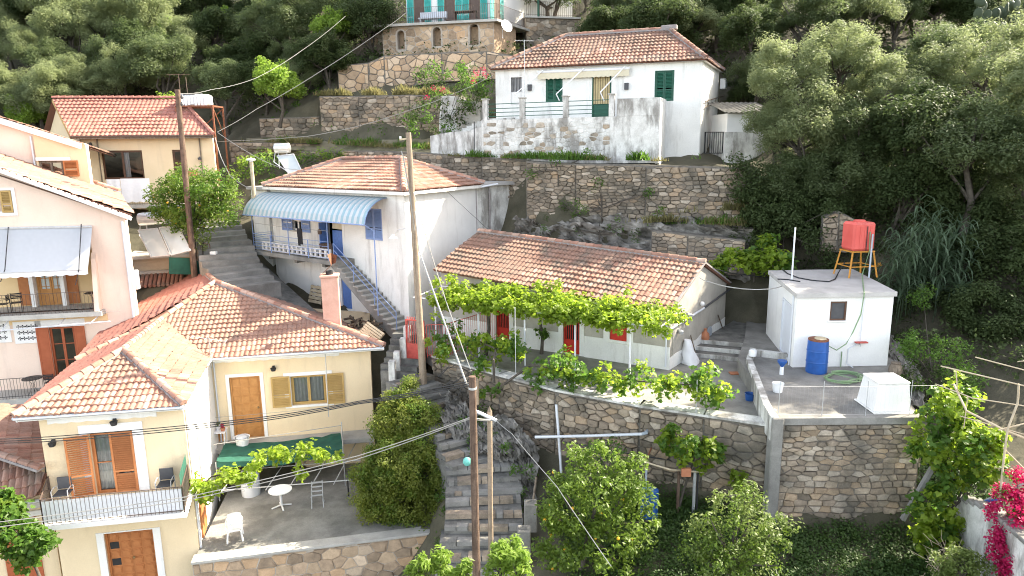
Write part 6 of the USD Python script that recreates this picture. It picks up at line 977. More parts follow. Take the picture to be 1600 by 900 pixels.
uw = wt.hit(635, 20, -2)[0]; wh = Wall(wt.P(uw, 0, -2), wt.P(wt.L + .2, 0, -2)); part(TH_, 'wall', wh.panel([(0, fl_), (wh.L, fl_), (wh.L, fl_ + 6.5), (0, fl_ + 6.5)], t=4), 'white_paint'); wh2 = Wall(wh.P(wh.L, 0), wh.P(wh.L, 0) + wt2.a * 6); part(TH_, 'wall', wh2.panel([(0, fl_), (wh2.L, fl_), (wh2.L, fl_ + 6.5), (0, fl_ + 6.5)], t=3.9, out=.003), 'white_paint')
part(TH_, 'roof', MB().box(wh.P(wh.L / 2 + .5, fl_ + 6.7, -2), (wh.L + 3, 6, .3), [wh.a, wh.n, Z3]), 'tile_a')
for x, m in ((655, 0), (703, 0), (742, 0), (776, 1)):
    w = wh if m == 0 else wh2; a = w.hit(x, 12)[0]; part(TH_, 'shutter', w.shutter(a - 1.0, a - .45, fl_ + .08, fl_ + 2.3, .04), 'paint_turquoise'); part(TH_, 'shutter', w.shutter(a + .45, a + 1.0, fl_ + .08, fl_ + 2.3, .04), 'paint_turquoise'); f = part(TH_, 'door', w.frame(a - .44, a + .44, fl_ + .03, fl_ + 2.3, .07, .004, .05, bottom=False), 'wood_old'); part(f, 'dark_leaf', w.slab(a - .37, a + .37, fl_ + .03, fl_ + 2.2, .004, .02), 'iron_brown')
T = thing('balcony_table', 'dark table with chairs on the turquoise-shuttered balcony', 'table', wt.P(wt.hit(725, 30)[0], fl_ + .06, -.5)); o = ORIGIN[T]; part(T, 'tabletop', MB().box(o + Z3 * .75, (1.8, .8, .06), [wt.a, wt.n, Z3]), 'iron_brown')
for a in (-.8, .8): part(T, 'leg', MB().box(o + wt.a * a + Z3 * .36, (.08, .6, .72), [wt.a, wt.n, Z3]), 'iron_brown')
T = thing('white_balcony_chairs', 'pale bench with cushions on the left of the turquoise-shuttered balcony', 'bench', wt.P(wt.hit(672, 30)[0], fl_ + .06, -.6)); o = ORIGIN[T]; part(T, 'seat', MB().box(o + Z3 * .42, (2.2, .6, .1), [wt.a, wt.n, Z3], .03), 'cloth_grey'); part(T, 'backrest', MB().box(o + Z3 * .7 - wt.n * .3, (2.2, .1, .5), [wt.a, wt.n, Z3], .03), 'cloth_grey')
for a in (-.9, .9): part(T, 'leg', MB().box(o + wt.a * a + Z3 * .19, (.1, .5, .38), [wt.a, wt.n, Z3]), 'cloth_grey')
q = at(790, 42, 53.2); T = thing('satellite_dish', 'white satellite dish at the corner of the golden stone base', 'dish', q); dn = nrm(V(.55, -.75, .35)); da = nrm(np.cross(dn, Z3)); part(T, 'dish', MB().lathe(q, [(0, .0), (.2, .03), (.36, .09), (.48, .17), (.46, .17), (.2, .05), (0, .02)], 20, [da, np.cross(da, dn), dn]), 'plastic_white', smooth=50); part(T, 'arm', MB().tube([q - np.cross(da, dn) * -.3, q + dn * .5], .02, 5), 'galvanised'); part(T, 'mount', MB().tube([q, q - dn * .4, q - dn * .4 - Z3 * .6], .03, 5), 'galvanised')
# neighbouring wing on the right of the top house
nw = Wall(at(822, 40, 58.5), at(905, 30, 59.5)); z0, z1 = nw.hit(860, 27)[1], nw.hit(860, 62)[1]; T = thing('white_top_house', 'white house with a railing terrace beside the turquoise-shuttered house', 'house', nw.P(0, 17)); part(T, 'base', nw.panel([(0, 16), (nw.L, 16), (nw.L, z0 - .1), (0, z0 - .1)], t=4), 'stone_e'); stones(T, nw, [(0, z1 - 1), (nw.L, z1 - 1), (nw.L, z0 - .15), (0, z0 - .15)], .6, .4, 85, SA, 'stone_field', 60); part(T, 'slab', nw.slab(-.1, nw.L + .1, z0 - .1, z0 + .05, -4, .2), 'concrete_pale'); part(T, 'wall', nw.panel([(0, z0 + .05), (nw.L, z0 + .05), (nw.L, z0 + 6), (0, z0 + 6)], t=3, out=-1.8), 'white_paint'); railing(T, [nw.P(0, z0 + .05, .1), nw.P(nw.L, z0 + .05, .1)], gap=.16, mat='iron_brown', rails=(.1, 1.1), rb=.014)
part(T, 'green_pipe', MB().tube([nw.P(nw.L * .22, z0, .15), nw.P(nw.L * .22, z0 + 3, .15)], .09, 8), 'paint_green')
# ---------------------------------------------------------------- upper retaining walls
def swall(name, label, pts, **k):    # pts: (x, y_bottom, y_top, Y)
    P = []
    for x, yb, yt, Y in pts: a, b = at(x, yt, Y), at(x, yb, Y); P.append((a[0], a[1], b[2], a[2]))
    return stone_wall(name, label, P, **k)
swall('retaining_wall', 'long brown stone retaining wall above the grey cottage roof', [(822, 372, 252, 38.4), (900, 368, 256, 37.2), (1010, 362, 258, 35.9), (1166, 365, 262, 35.0)], sw=.42, sh=.21, seed=90, t=1.2, depth=.09)
swall('retaining_wall', 'grey stone retaining wall behind the awning house roof', [(470, 285, 236, 49.2), (560, 285, 235, 46.9), (650, 300, 238, 43.6), (753, 318, 245, 40.8), (826, 330, 251, 39.5)], sw=.45, sh=.22, seed=94, t=1.0, budget=260, depth=.08)
swall('retaining_wall', 'low pale stone wall between the rock face and the green vine', [(1018, 420, 360, 34.3), (1075, 425, 366, 33.9), (1165, 430, 375, 33.2)], sw=.42, sh=.21, seed=98, t=.8, budget=130, depth=.07)
swall('retaining_wall', 'dark stone wall behind the path between cottage and shed', [(1118, 500, 412, 34.4), (1180, 500, 420, 34.4), (1228, 505, 425, 34.4)], sw=.42, sh=.22, seed=102, t=.8, budget=110, depth=.07)
swall('retaining_wall', 'crazy-paved stone wall directly under the golden arched base', [(527, 152, 102, 53), (575, 142, 98, 52.8), (600, 140, 87, 52.6), (690, 128, 82, 51.9), (760, 125, 80, 51.5), (800, 122, 86, 51.6)], sw=.70, sh=.45, seed=106, t=.8, budget=230, depth=.05, rubble=.25, gap=.04, mats=SG, field='stone_gold_field')
swall('retaining_wall', 'weathered stone terrace wall with dry grass on top, left of the bougainvillea', [(499, 210, 150, 50.6), (560, 212, 150, 49.6), (640, 214, 148, 48.2), (720, 215, 150, 47)], sw=.55, sh=.30, seed=112, t=.8, budget=230, depth=.08)
swall('retaining_wall', 'small dark dry-stone wall left of the weathered terrace wall', [(405, 215, 185, 52), (499, 215, 182, 51)], sw=.6, sh=.35, seed=116, t=.6, budget=60, depth=.1)
swall('retaining_wall', 'rough stone wall climbing in shade beside the golden stone base', [(520, 118, 92, 57.5), (600, 95, 42, 57)], sw=.7, sh=.45, seed=118, t=.8, budget=90, depth=.08)
swall('retaining_wall', 'mossy dry-stone wall behind the solar heater', [(358, 262, 222, 50.2), (420, 262, 222, 50), (500, 258, 224, 49.8)], sw=.6, sh=.35, seed=119, t=.6, budget=110, depth=.1)
# rock face behind the cottage
def rock(name, label, pts, depth, seed, n=(40, 18)):   # displaced sheet between a top and a bottom polyline of (x, y, Y)
    top, bot = [np.array([at(*p) for p in q]) for q in pts]; U = np.linspace(0, 1, n[0]); W = np.linspace(0, 1, n[1]); L = lambda q: np.stack([np.interp(U, np.linspace(0, 1, len(q)), q[:, k]) for k in range(3)], 1)
    a, b = L(top), L(bot); v = a[:, None] * (1 - W[None, :, None]) + b[:, None] * W[None, :, None]; d = (meshkit.fbm(v * 1.4, 5, seed) - .5) * 1.6 + (np.abs(meshkit.fbm(v * (1.0, 1.0, 1.7) + 9, 4, seed + 5) - .5) * -3.4 + .5); v[..., 1] -= d * depth; v[..., 2] += d * depth * .3
    f = [[i * n[1] + j, (i + 1) * n[1] + j, (i + 1) * n[1] + j + 1, i * n[1] + j + 1] for i in range(n[0] - 1) for j in range(n[1] - 1)]
    v = v + np.random.default_rng(seed).normal(0, .05, v.shape); return single(name, label, 'rock', MB().add(v.reshape(-1, 3), f), 'rock')
rock('natural_rock', 'grey natural rock face under the long retaining wall', ([(803, 338, 38.3), (850, 352, 37.6), (900, 340, 36.9), (1010, 336, 35.7), (1170, 345, 34.8)], [(803, 400, 38.1), (900, 410, 36.3), (1010, 420, 34.7), (1170, 440, 33.5)]), .9, 3, (70, 24))
swall('retaining_wall', 'short pale dry-stone wall end left of the red tank', [(1286, 392, 338, 32.4), (1312, 394, 330, 32.2), (1340, 396, 345, 32.4)], sw=.5, sh=.22, seed=121, t=.5, budget=60, depth=.12, mats=SA)
rock('rock_outcrop', 'pale rubble rocks between stepped path and terrace wall', ([(700, 610, 26.4), (740, 640, 25.3), (800, 650, 24.8), (840, 700, 23.6)], [(690, 660, 25.3), (740, 725, 23.8), (800, 760, 22.9), (835, 800, 22.3)]), .7, 12, (60, 30))
rock('rock_outcrop', 'rough pale ledge between stairs and patio wall end', ([(668, 800, 24.4), (690, 790, 24.2), (708, 800, 23.6)], [(668, 905, 22), (695, 905, 21.6), (715, 905, 21)]), .3, 15, (24, 24))
rock('rock_outcrop', 'rough rocks at the right foot of the white shed', ([(1388, 520, 27.5), (1420, 560, 26), (1440, 590, 25)], [(1386, 590, 25), (1415, 625, 23), (1445, 640, 22)]), .3, 14, (20, 14))
# ---------------------------------------------------------------- pink house on the left
wp_ = Wall(at(-70, 450, 30.4), at(206, 430, 31.8)); pr = wp_.L; PHs = thing('pink_house', 'big pale pink house with loggia balcony, grey awning and orange shutters', 'house', wp_.P(pr - 5, -2))
L2 = lambda x, y, o=0.0: wp_.hit(x, y, o)
re_, r0 = L2(199, 338), L2(-70, 236); lg = wp_.rect(-75, 362, 148, 486); lgz = L2(75, 487)[1]; wd = wp_.rect(60, 508, 135, 585); wn0 = wp_.rect(-10, 297, 20, 333)
mdr = wp_.rect(80, 510, 121, 590)
part(PHs, 'wall', wp_.panel([(0, -2), (pr, -2), (pr, re_[1] - .1), (re_[0], re_[1] - .1), (0, r0[1] - .1)], [(lg[0], lg[1], lgz, lg[3]), wn0, mdr]), 'plaster_pink')
part(PHs, 'loggia_back', wp_.slab(0, lg[1] + .3, lgz - .2, lg[3] + .2, -1.75, -1.6), 'plaster_ochre'); part(PHs, 'loggia_side', wp_.slab(lg[1], lg[1] + .2, lgz - .1, lg[3] + .1, -1.6, -.302), 'plaster_pink'); part(PHs, 'loggia_ceiling', wp_.slab(0, lg[1], lg[3], lg[3] + .15, -1.6, -.302), 'plaster_pink')
part(PHs, 'loggia_floor', wp_.slab(-.2, lg[1] + .25, lgz - .22, lgz, -1.6, .55), 'concrete_pale'); part(PHs, 'end_wall', wp_.panel([(0, lgz), (.18, lgz), (.18, lgz + 1.2), (.0, lgz + 2.8)], t=.55, out=.56) if 0 else MB().box8([*[wp_.P(a, lgz + .01, o) for a, o in ((lg[1] - .05, 0.0), (lg[1] - .05, .5), (lg[1] + .15, .5), (lg[1] + .15, 0.0))], *[wp_.P(a, lgz + h, o) for a, o, h in ((lg[1] - .05, 0, 2.7), (lg[1] - .05, .12, 2.4), (lg[1] + .15, .12, 2.4), (lg[1] + .15, 0, 2.7))]]), 'plaster_pink')
part(PHs, 'ochre_band', wp_.slab(0, lg[1] + .3, lgz - .55, lgz - .225, .0, .03), 'plaster_ochre')
wbk = Wall(wp_.P(0, 0, -1.6), wp_.P(pr, 0, -1.6)); ld = wbk.rect(60, 420, 104, 478); ld = (ld[0], ld[1], lgz + .02, lgz + 2.25)
f = part(PHs, 'balcony_door', wbk.frame(ld[0], ld[1], ld[2], ld[3], .09, .004, .06), 'wood_door')
for k in (0, 1):
    a = ld[0] + .09 + (ld[1] - ld[0] - .18) * k / 2 + .01; b = ld[0] + .09 + (ld[1] - ld[0] - .18) * (k + 1) / 2 - .01; part(f, 'pane', wbk.slab(a + .05, b - .05, ld[2] + .75, ld[3] - .15, .004, .02), 'solar_glass'); part(f, 'leaf', wbk.slab(a, b, ld[2] + .09, ld[2] + .72, .01, .05), 'wood_door'); mb = wbk.frame(a, b, ld[2] + .72, ld[3] - .1, .07, .01, .055)
    for z in (.9, 1.3, 1.7): wbk.slab(a + .07, b - .07, ld[2] + z, ld[2] + z + .025, .02, .05, mb)
    wbk.slab((a + b) / 2 - .012, (a + b) / 2 + .012, ld[2] + .75, ld[3] - .12, .02, .05, mb); part(f, 'grille', mb, 'wood_door')
for a, b in ((29, 45), (102, 122)): x0, x1 = wbk.hit(a, 440)[0], wbk.hit(b, 440)[0]; part(PHs, 'shutter', wbk.shutter(x0, x1, lgz + .05, lgz + 2.25, .06, slats=False), 'wood_orange')
for x in (55, 103): a = wbk.hit(x, 450)[0]; part(PHs, 'door_jamb', wbk.slab(a - .09, a + .09, lgz, lgz + 2.3, .004, .35), 'white_paint')
railing(PHs, [wp_.P(.1, lgz, .48), wp_.P(lg[1] - .08, lgz, .48)], h=.95, gap=.16, mat='iron_brown', rails=(.1, .95))
# drop awning
aw2 = thing('grey_awning', 'pale grey roller awning let down over the loggia of the pink house', 'awning', wp_.P(2, lgz + 2)); a0, a1, b0, b1 = L2(-72, 358, .1), L2(144, 355, .1), L2(-76, 430, 1.0), L2(137, 421, 1.0)
g = np.linspace(0, 1, 9); v = [wp_.P(a0[0] * (1 - s) * 1 + a1[0] * s, a0[1] * (1 - s) + a1[1] * s, .1) * (1 - t) + wp_.P(b0[0] * (1 - s) + b1[0] * s, b0[1] * (1 - s) + b1[1] * s, 1.0) * t - Z3 * .06 * math.sin(t * math.pi) for t in g for s in g]
part(aw2, 'fabric', MB().add(v, [[i * 9 + j, i * 9 + j + 1, i * 9 + j + 10, i * 9 + j + 9] for i in range(8) for j in range(8)]), 'cloth_grey', smooth=True); bb0, bb1 = wp_.P(b0[0], b0[1], 1.0), wp_.P(b1[0], b1[1], 1.0)
n = 36; e = [bb0 + (bb1 - bb0) * i / n for i in range(n + 1)]; part(aw2, 'valance', MB().add(e + [p - Z3 * (.20 + .05 * abs(math.sin(i * math.pi / 3))) for i, p in enumerate(e)], [[i, i + 1, n + 2 + i, n + 1 + i] for i in range(n)]), 'cloth_white'); part(aw2, 'front_bar', MB().tube([bb0, bb1], .025, 6), 'aluminium'); part(aw2, 'roller', MB().tube([wp_.P(a0[0], a0[1], .1), wp_.P(a1[0], a1[1] + .03, .1)], .06, 8), 'aluminium')
for x0, y0, x1, y1 in ((127, 350, 118, 445), (13, 355, 1, 440)): part(aw2, 'arm', MB().tube([wp_.P(*L2(x0, y0, .16), .16), wp_.P(*L2((x0 + x1) / 2 + 1, 421, 1.06), 1.08), wp_.P(*L2(x1, y1, .62), .62)], .022, 6), 'plastic_grey')
# lower storey: door, shutters and pierced vents
casement(PHs, wp_, mdr, 'wood_red', leaves=2, bars=2, name='glazed_door')
part(PHs, 'door_surround', wp_.panel([(mdr[0] - .5, mdr[3]), (mdr[1] + .5, mdr[3]), (mdr[1] + .5, mdr[3] + .35), (mdr[0] - .5, mdr[3] + .35)], t=.03, out=.031), 'white_paint')
for a, b in ((60, 80), (120, 136)): x0, x1 = L2(a, 540)[0], L2(b, 540)[0]; part(PHs, 'shutter', wp_.shutter(x0, x1, mdr[2], mdr[3], .04, slats=False), 'wood_red')
for a, b in ((22, 66), (-40, 17)):
    r = wp_.rect(a, 502, b, 536); part(PHs, 'vent_surround', wp_.panel([(r[0], r[2]), (r[1], r[2]), (r[1], r[3]), (r[0], r[3])], t=.03, out=.031), 'white_paint')
    nx = 5 if a > 0 else 6
    for i in range(nx):
        for j in range(3):
            cx, cz, s = r[0] + .14 + (r[1] - r[0] - .28) * (i + .5) / nx, r[2] + .1 + (r[3] - r[2] - .2) * (j + .5) / 3, .085
            mb = MB(); 
            for dx, dz in ((1, 0), (-1, 0), (0, 1), (0, -1)): mb.add([wp_.P(cx, cz, .036), wp_.P(cx + dx * s + dz * s * .45, cz + dz * s + dx * s * .45, .036), wp_.P(cx + dx * s - dz * s * .45, cz + dz * s - dx * s * .45, .036)], [[0, 1, 2], [0, 2, 1]])
            part(PHs, 'vent_block', mb, 'plastic_black')
f = part(PHs, 'window', wp_.frame(*wn0, .07, -.1, .0), 'white_paint'); part(f, 'shutter', wp_.shutter(wn0[0] + .3, wn0[1] - .02, wn0[2] + .02, wn0[3] - .02, .03), 'wood_ochre')
part(PHs, 'window_surround', wp_.panel([(wn0[0], wn0[2] - .12), (wn0[1] + .14, wn0[2] - .12), (wn0[1] + .14, wn0[3] + .1), (wn0[0], wn0[3] + .1)], [wn0], t=.03, out=.031), 'white_paint')
sidew = Wall(wp_.P(pr, 0), wp_.P(pr, 0) + (at(210, 430, 39.5) - at(206, 430, 31.8)) * .9); part(PHs, 'wall', sidew.panel([(.302, -2), (sidew.L, -2), (sidew.L, re_[1] - .1), (.302, re_[1] - .1)]), 'plaster_pink')
downpipe(PHs, [wp_.P(pr - .12, re_[1] - .2, .07), wp_.P(pr - .12, 2, .07)], .05)
rkA, rkB = wp_.P(re_[0] + .25, re_[1] + .02, .25), wp_.P(r0[0], r0[1] + .02, .25); back = [at(186, 300, 39), at(-70, 213, 39)]; prf = roof_deck(PHs, [[rkB, rkA, back[0], back[1]]])
tiles(PHs, prf, [rkB, rkA, back[0], back[1]], rkA, back[0], TA, 'tile_field', seed=51, budget=120, tw=.30, th=.42); part(prf, 'rake_board', MB().bar(rkA - Z3 * .12, rkB - Z3 * .12, .06, .16), 'white_paint')
ridge_caps(prf, back[1] + Z3 * .05, back[0] + Z3 * .05, TA, r=.13, seed=4)
for i in range(26): p = rkA + (rkB - rkA) * (i + .5) / 26; part(prf, 'rake_tile', MB().box(p - Z3 * .02, (.2, .1, .05), [nrm(rkB - rkA), wp_.n, Z3], .012), 'white_paint')
# lower balcony
lbz = L2(60, 606)[1]; lb1 = L2(124, 600)[0]; part(PHs, 'lower_balcony', wp_.slab(0, lb1 + .2, lbz - .25, lbz, .0, 1.5), 'concrete_pale'); railing(PHs, [wp_.P(lb1, lbz, .1), wp_.P(lb1, lbz, 1.4), wp_.P(.2, lbz, 1.4)], h=.95, gap=.13, mat='iron_black', rails=(.1, .95))
def bistro(p, label, r=.32):
    T = thing('bistro_table', label, 'table', p); p = V(*p); part(T, 'tabletop', MB().lathe(p + Z3 * .72, [(0, 0), (r, 0), (r, .02), (0, .025)], 18), 'iron_black')
    for k in range(3): g = k * 2.1; d = V(math.cos(g), math.sin(g), 0); part(T, 'leg', MB().tube([p + d * .24, p + d * .06 + Z3 * .3, p + d * .05 + Z3 * .5, p + d * .2 + Z3 * .71], .012, 5), 'iron_black')
def wire_chair(p, rz, label):
    T = thing('metal_chair', label, 'chair', p); o = V(*p); c, s = math.cos(rz), math.sin(rz); ax = [V(c, s, 0), V(-s, c, 0), Z3]; q = lambda a, b, z: o + ax[0] * a + ax[1] * b + Z3 * z
    part(T, 'seat', MB().box(q(0, 0, .45), (.42, .42, .03), ax, .01), 'iron_black')
    for i in range(4): part(T, 'back_slat', MB().box(q(0, .21, .62 + .07 * i), (.42, .02, .05), ax), 'iron_black')
    for a in (-.21, .21): part(T, 'leg', MB().tube([q(a, .24, 0), q(a, .21, .45), q(a, .2, .88)], .014, 5), 'iron_black'); part(T, 'leg', MB().tube([q(a, -.22, 0), q(a, -.2, .66), q(a, .2, .68)], .014, 5), 'iron_black')
bistro(wp_.P(L2(138, 455)[0] + .05, lgz, -.4), 'small black bistro table at the right end of the loggia', .38); bistro(wp_.P(L2(47, 570, .8)[0], lbz, .8), 'round black bistro table on the lower balcony by the vents', .42)
wire_chair(wp_.P(L2(17, 455)[0], lgz, -.3), .5, 'black metal chair in the loggia, left of the open orange shutter'); wire_chair(wp_.P(L2(3, 455)[0] - .1, lgz, -.1), -1.2, 'black metal chair cut by the left edge of the picture in the loggia'); wire_chair(wp_.P(L2(76, 580, .7)[0], lbz, .6), 3.3, 'black metal chair before the red glazed door of the lower balcony')
# laundry rails below the loggia
T = thing('laundry_rack', 'pale metal laundry rail on struts below the loggia', 'rack', wp_.P(3, lgz - 1, .8)); ra_, rb2 = wp_.P(*L2(-40, 520, .9), .9), wp_.P(*L2(172, 502, .9), .9); part(T, 'rail', MB().tube([ra_, rb2], .028, 6), 'pvc_white'); 
for x0, y0, x1, y1 in ((140, 512, 165, 484), (90, 516, 104, 495), (2, 525, 18, 493)): part(T, 'strut', MB().tube([wp_.P(*L2(x0, y0 - 6, .85), .85), wp_.P(*L2(x1, y1, .03), .03)], .022, 5), 'pvc_white')
part(T, 'line', MB().tube([wp_.P(*L2(-40, 505, .5), .5), wp_.P(*L2(188, 486, .5), .5)], .008, 4), 'wire_pale')
# ---------------------------------------------------------------- gable house behind it
wc_ = Wall(at(-60, 230, 37), at(137, 245, 38.2)); GHs = thing('gable_house', 'pale house with a white raking roof edge between pink and cream houses', 'house', wc_.P(2, 4)); e1, e0_ = wc_.hit(130, 224), wc_.hit(-60, 164); wi = wc_.rect(63, 251, 101, 276)
part(GHs, 'wall', wc_.panel([(0, 3), (wc_.L, 3), (wc_.L, e1[1] - .05), (0, e0_[1] - .05)], [wi]), 'plaster_pink'); xs_ = wc_.hit(53, 240)[0]; part(GHs, 'front_bay', wc_.panel([(xs_ + .12, 3), (wc_.L + .01, 3), (wc_.L + .01, e1[1] - .06), (xs_ + .12, np.interp(xs_, [0, wc_.L], [e0_[1], e1[1]]) - .06)], [wi], t=.12, out=.12), 'plaster_cream')
casement(GHs, wc_, wi, 'wood_old', leaves=2, o=0.02); part(GHs, 'window_head', wc_.slab(wi[0] - .1, wi[1] + .4, wi[3] + .003, wi[3] + .18, .12, .16), 'white_paint'); x0 = wc_.hit(101, 264, .2)[0]; part(GHs, 'shutter', wc_.shutter(wi[1] + .02, wi[1] + .75, wi[2], wi[3], .16), 'wood_orange')
rA, rB = wc_.P(e0_[0], e0_[1], .3), wc_.P(e1[0], e1[1], .3); bk = V(-1.6, 6, -.7); grf2 = roof_deck(GHs, [[rA, rB, rB + bk, rA + bk]]); tiles(GHs, grf2, [rA, rB, rB + bk, rA + bk], rB, rB + bk, TO, 'tile_field_old', seed=54, budget=40, tw=.26, th=.4); part(GHs, 'rake_board', MB().bar(rA - Z3 * .16, rB - Z3 * .16, .06, .3), 'white_paint'); downpipe(GHs, [wc_.P(xs_, e1[1] + .4, .1), wc_.P(xs_, 4, .1)], .05)
# ---------------------------------------------------------------- cream house with the red roof
wk_ = Wall(at(132, 260, 43.0), at(336, 258, 44.2)); KH = thing('cream_house', 'cream house with a red tile roof and dark window on the upper left', 'house', wk_.P(4, 6)); ke = wk_.hit(235, 213)[1]
kw, kd = wk_.rect(160, 235, 224, 280), wk_.rect(271, 234, 293, 284)
part(KH, 'wall', wk_.panel([(0, 6), (wk_.L, 6), (wk_.L, ke), (0, ke)], [kw, kd]), 'plaster_cream')
D = 7.6; kv = V(-.72, .69, 0); KB = lambda u, z, d: wk_.P(u, z) + kv * d
kz0 = 0; A0_, A1_ = wk_.P(-.35, ke + .05, .5), wk_.P(wk_.L + .2, ke + .05, .5); rzz = at(190, 155, 46.5)[2]; A2_, A3_ = KB(wk_.L + .2, rzz, D / 2), KB(-.35, rzz, D / 2); A4_, A5_ = KB(wk_.L + .2, ke, D + .4), KB(-.35, ke, D + .4)
Rr = at(292, 154, 46.6); A2b = KB(wk_.L - .25, rzz, D / 2); krf = roof_deck(KH, [[A0_, A1_, A2b, A3_], [A4_, A5_, A3_, A2b], [A1_, A4_, A2b]]); tiles(KH, krf, [A0_, A1_, A2b, A3_], A0_, A1_, ['tile_red', 'tile_red', 'tile_c', 'tile_red'], 'tile_field_red', seed=52, budget=240, tw=.26, th=.40); tiles(KH, krf, [A1_, A4_, A2b], A1_, A4_, TR, 'tile_field_red', seed=53, budget=0, tw=.26, th=.4)
ridge_caps(krf, A3_ + Z3 * .05, A2b + Z3 * .05, ['tile_red'], r=.12); ridge_caps(krf, A2b + Z3 * .04, A1_ + Z3 * .04, ['tile_red'], r=.12)
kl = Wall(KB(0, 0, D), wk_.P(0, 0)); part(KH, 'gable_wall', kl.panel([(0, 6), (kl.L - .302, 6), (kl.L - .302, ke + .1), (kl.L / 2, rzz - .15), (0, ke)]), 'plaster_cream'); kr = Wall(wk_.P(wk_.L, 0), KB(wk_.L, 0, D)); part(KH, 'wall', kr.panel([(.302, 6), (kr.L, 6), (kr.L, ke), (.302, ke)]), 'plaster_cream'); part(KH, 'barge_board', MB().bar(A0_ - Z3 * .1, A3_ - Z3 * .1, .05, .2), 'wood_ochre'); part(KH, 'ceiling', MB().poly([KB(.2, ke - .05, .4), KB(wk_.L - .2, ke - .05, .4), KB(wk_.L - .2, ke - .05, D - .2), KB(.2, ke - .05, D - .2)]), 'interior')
part(KH, 'fascia', MB().bar(A0_ - Z3 * .1, A1_ - Z3 * .1, .06, .2), 'wood_old'); part(KH, 'gutter', MB().tube([A0_ - Z3 * .05 + wk_.n * .06, A1_ - Z3 * .05 + wk_.n * .06], .06, 6), 'iron_brown')
casement(KH, wk_, kw, 'paint_brown', leaves=2); part(KH, 'curtain', wk_.curtain(kw[0] + (kw[1] - kw[0]) * .48, kw[0] + (kw[1] - kw[0]) * .64, kw[2] + .05, kw[3] - .05, -.22, 3), 'cloth_white'); casement(KH, wk_, kd, 'paint_brown', leaves=1, name='balcony_door')
cr_ = (kw[0] + .08, kw[0] + (kw[1] - kw[0]) * .46, kw[2] + .05, kw[3] - .1)
for x in (155, 314): a = wk_.hit(x, 240)[0]; downpipe(KH, [wk_.P(a, ke - .1, .07), wk_.P(a, ke - 3, .07)], .04, 'wood_old')
wall_lamp(KH, wk_, 141, 224, 'plastic_grey'); wall_lamp(KH, wk_, 312, 246, 'plastic_grey')
kz = wk_.hit(230, 318)[1]; part(KH, 'balcony_slab', wk_.slab(0.6, wk_.L, kz - .2, kz, .0, 1.3), 'concrete_pale'); railing(KH, [wk_.P(.7, kz, .1), wk_.P(.7, kz, 1.25), wk_.P(wk_.L - .05, kz, 1.25), wk_.P(wk_.L - .05, kz, .1)], h=1, gap=.14, mat='wood_old', rails=(.1, 1.0)); part(KH, 'terracotta_box', MB().box(wk_.P(wk_.hit(303, 270)[0], wk_.hit(303, 270)[1], .2), (.5, .3, .35), [wk_.a, wk_.n, Z3], .02), 'terracotta')
x0, x1 = wk_.hit(167, 285, 1.3)[0], wk_.hit(234, 285, 1.3)[0]; z0, z1 = wk_.hit(200, 316, 1.35)[1], wk_.hit(200, 279, 1.35)[1]; k = 24; u = np.linspace(x0, x1, k + 1)
def cloth(nm, lab, xa, xb, zt, zb, o): 
    u = np.linspace(xa, xb, k + 1); d = .03 * np.sin(np.linspace(0, 11, k + 1)); v = []
    for i in range(k + 1): v += [wk_.P(u[i], zb + .03 * math.sin(i), o + d[i]), wk_.P(u[i], zt, o)]
    single(nm, lab, 'sheet', MB().add(v, [[2 * i, 2 * i + 2, 2 * i + 3, 2 * i + 1] for i in range(k)]), 'cloth_white', smooth=True)
cloth('bed_sheet', 'white sheet drying on the right part of the cream house balcony', x0 + (x1 - x0) * .32, x1, z1, z0, 1.33); cloth('bed_sheet', 'patterned pale sheet drying at the left of the white one on the cream balcony', x0, x0 + (x1 - x0) * .31, z1 - .02, z0 + .1, 1.34)
# rooftop of the cream house: white tank on a rusty frame, aerial
q = at(312, 186, 46.2); T = thing('tank_stand', 'tall rusty metal frame behind the cream house roof carrying a white tank', 'frame', q * (1, 1, 0) + Z3 * 9); t_ = at(312, 167, 46.2)[2]; fx = [(-1.1, -.8), (1.25, -.8), (1.25, .8), (-1.1, .8)]
for a, b in fx: part(T, 'leg', MB().bar(V(q[0] + a, q[1] + b, 9), V(q[0] + a, q[1] + b, t_), .09), 'rust')
for (a, b), (c, d) in zip(fx, fx[1:] + fx[:1]): part(T, 'rail', MB().bar(V(q[0] + a, q[1] + b, t_), V(q[0] + c, q[1] + d, t_), .09), 'rust'); part(T, 'brace', MB().bar(V(q[0] + a, q[1] + b, t_ - .1), V(q[0] + c, q[1] + d, t_ - 2), .05), 'rust')
rng = np.random.default_rng(3); o = V(q[0] - .1, q[1], t_ + .05); T = thing('white_tank', 'ragged white-wrapped water tank on the rusty frame', 'tank', o); part(T, 'body', MB().box(o + Z3 * .36, (1.8, 1.1, .72), bev=.12), 'plastic_white')
for i in range(9): part(T, 'torn_wrap', MB().box(o + V(-.85 + .21 * i, -.57, .28 + .1 * rng.random()), (.16, .04, .55 + .2 * rng.random()), bev=.015), 'cloth_white')
part(T, 'net', MB().box(o + V(-.3, -.02, .75), (1.0, 1.05, .08), bev=.03), 'plastic_grey')
T = aerial('tv_aerial', 'brown television aerial with two masts on the cream house roof', at(284, 168, 45.8), 2.1, 0, 5, mat='iron_brown', d=V(1, .1, 0)); b = at(295, 168, 45.8); part(T, 'mast', MB().tube([b, b + Z3 * 1.9], .02, 5), 'iron_brown')
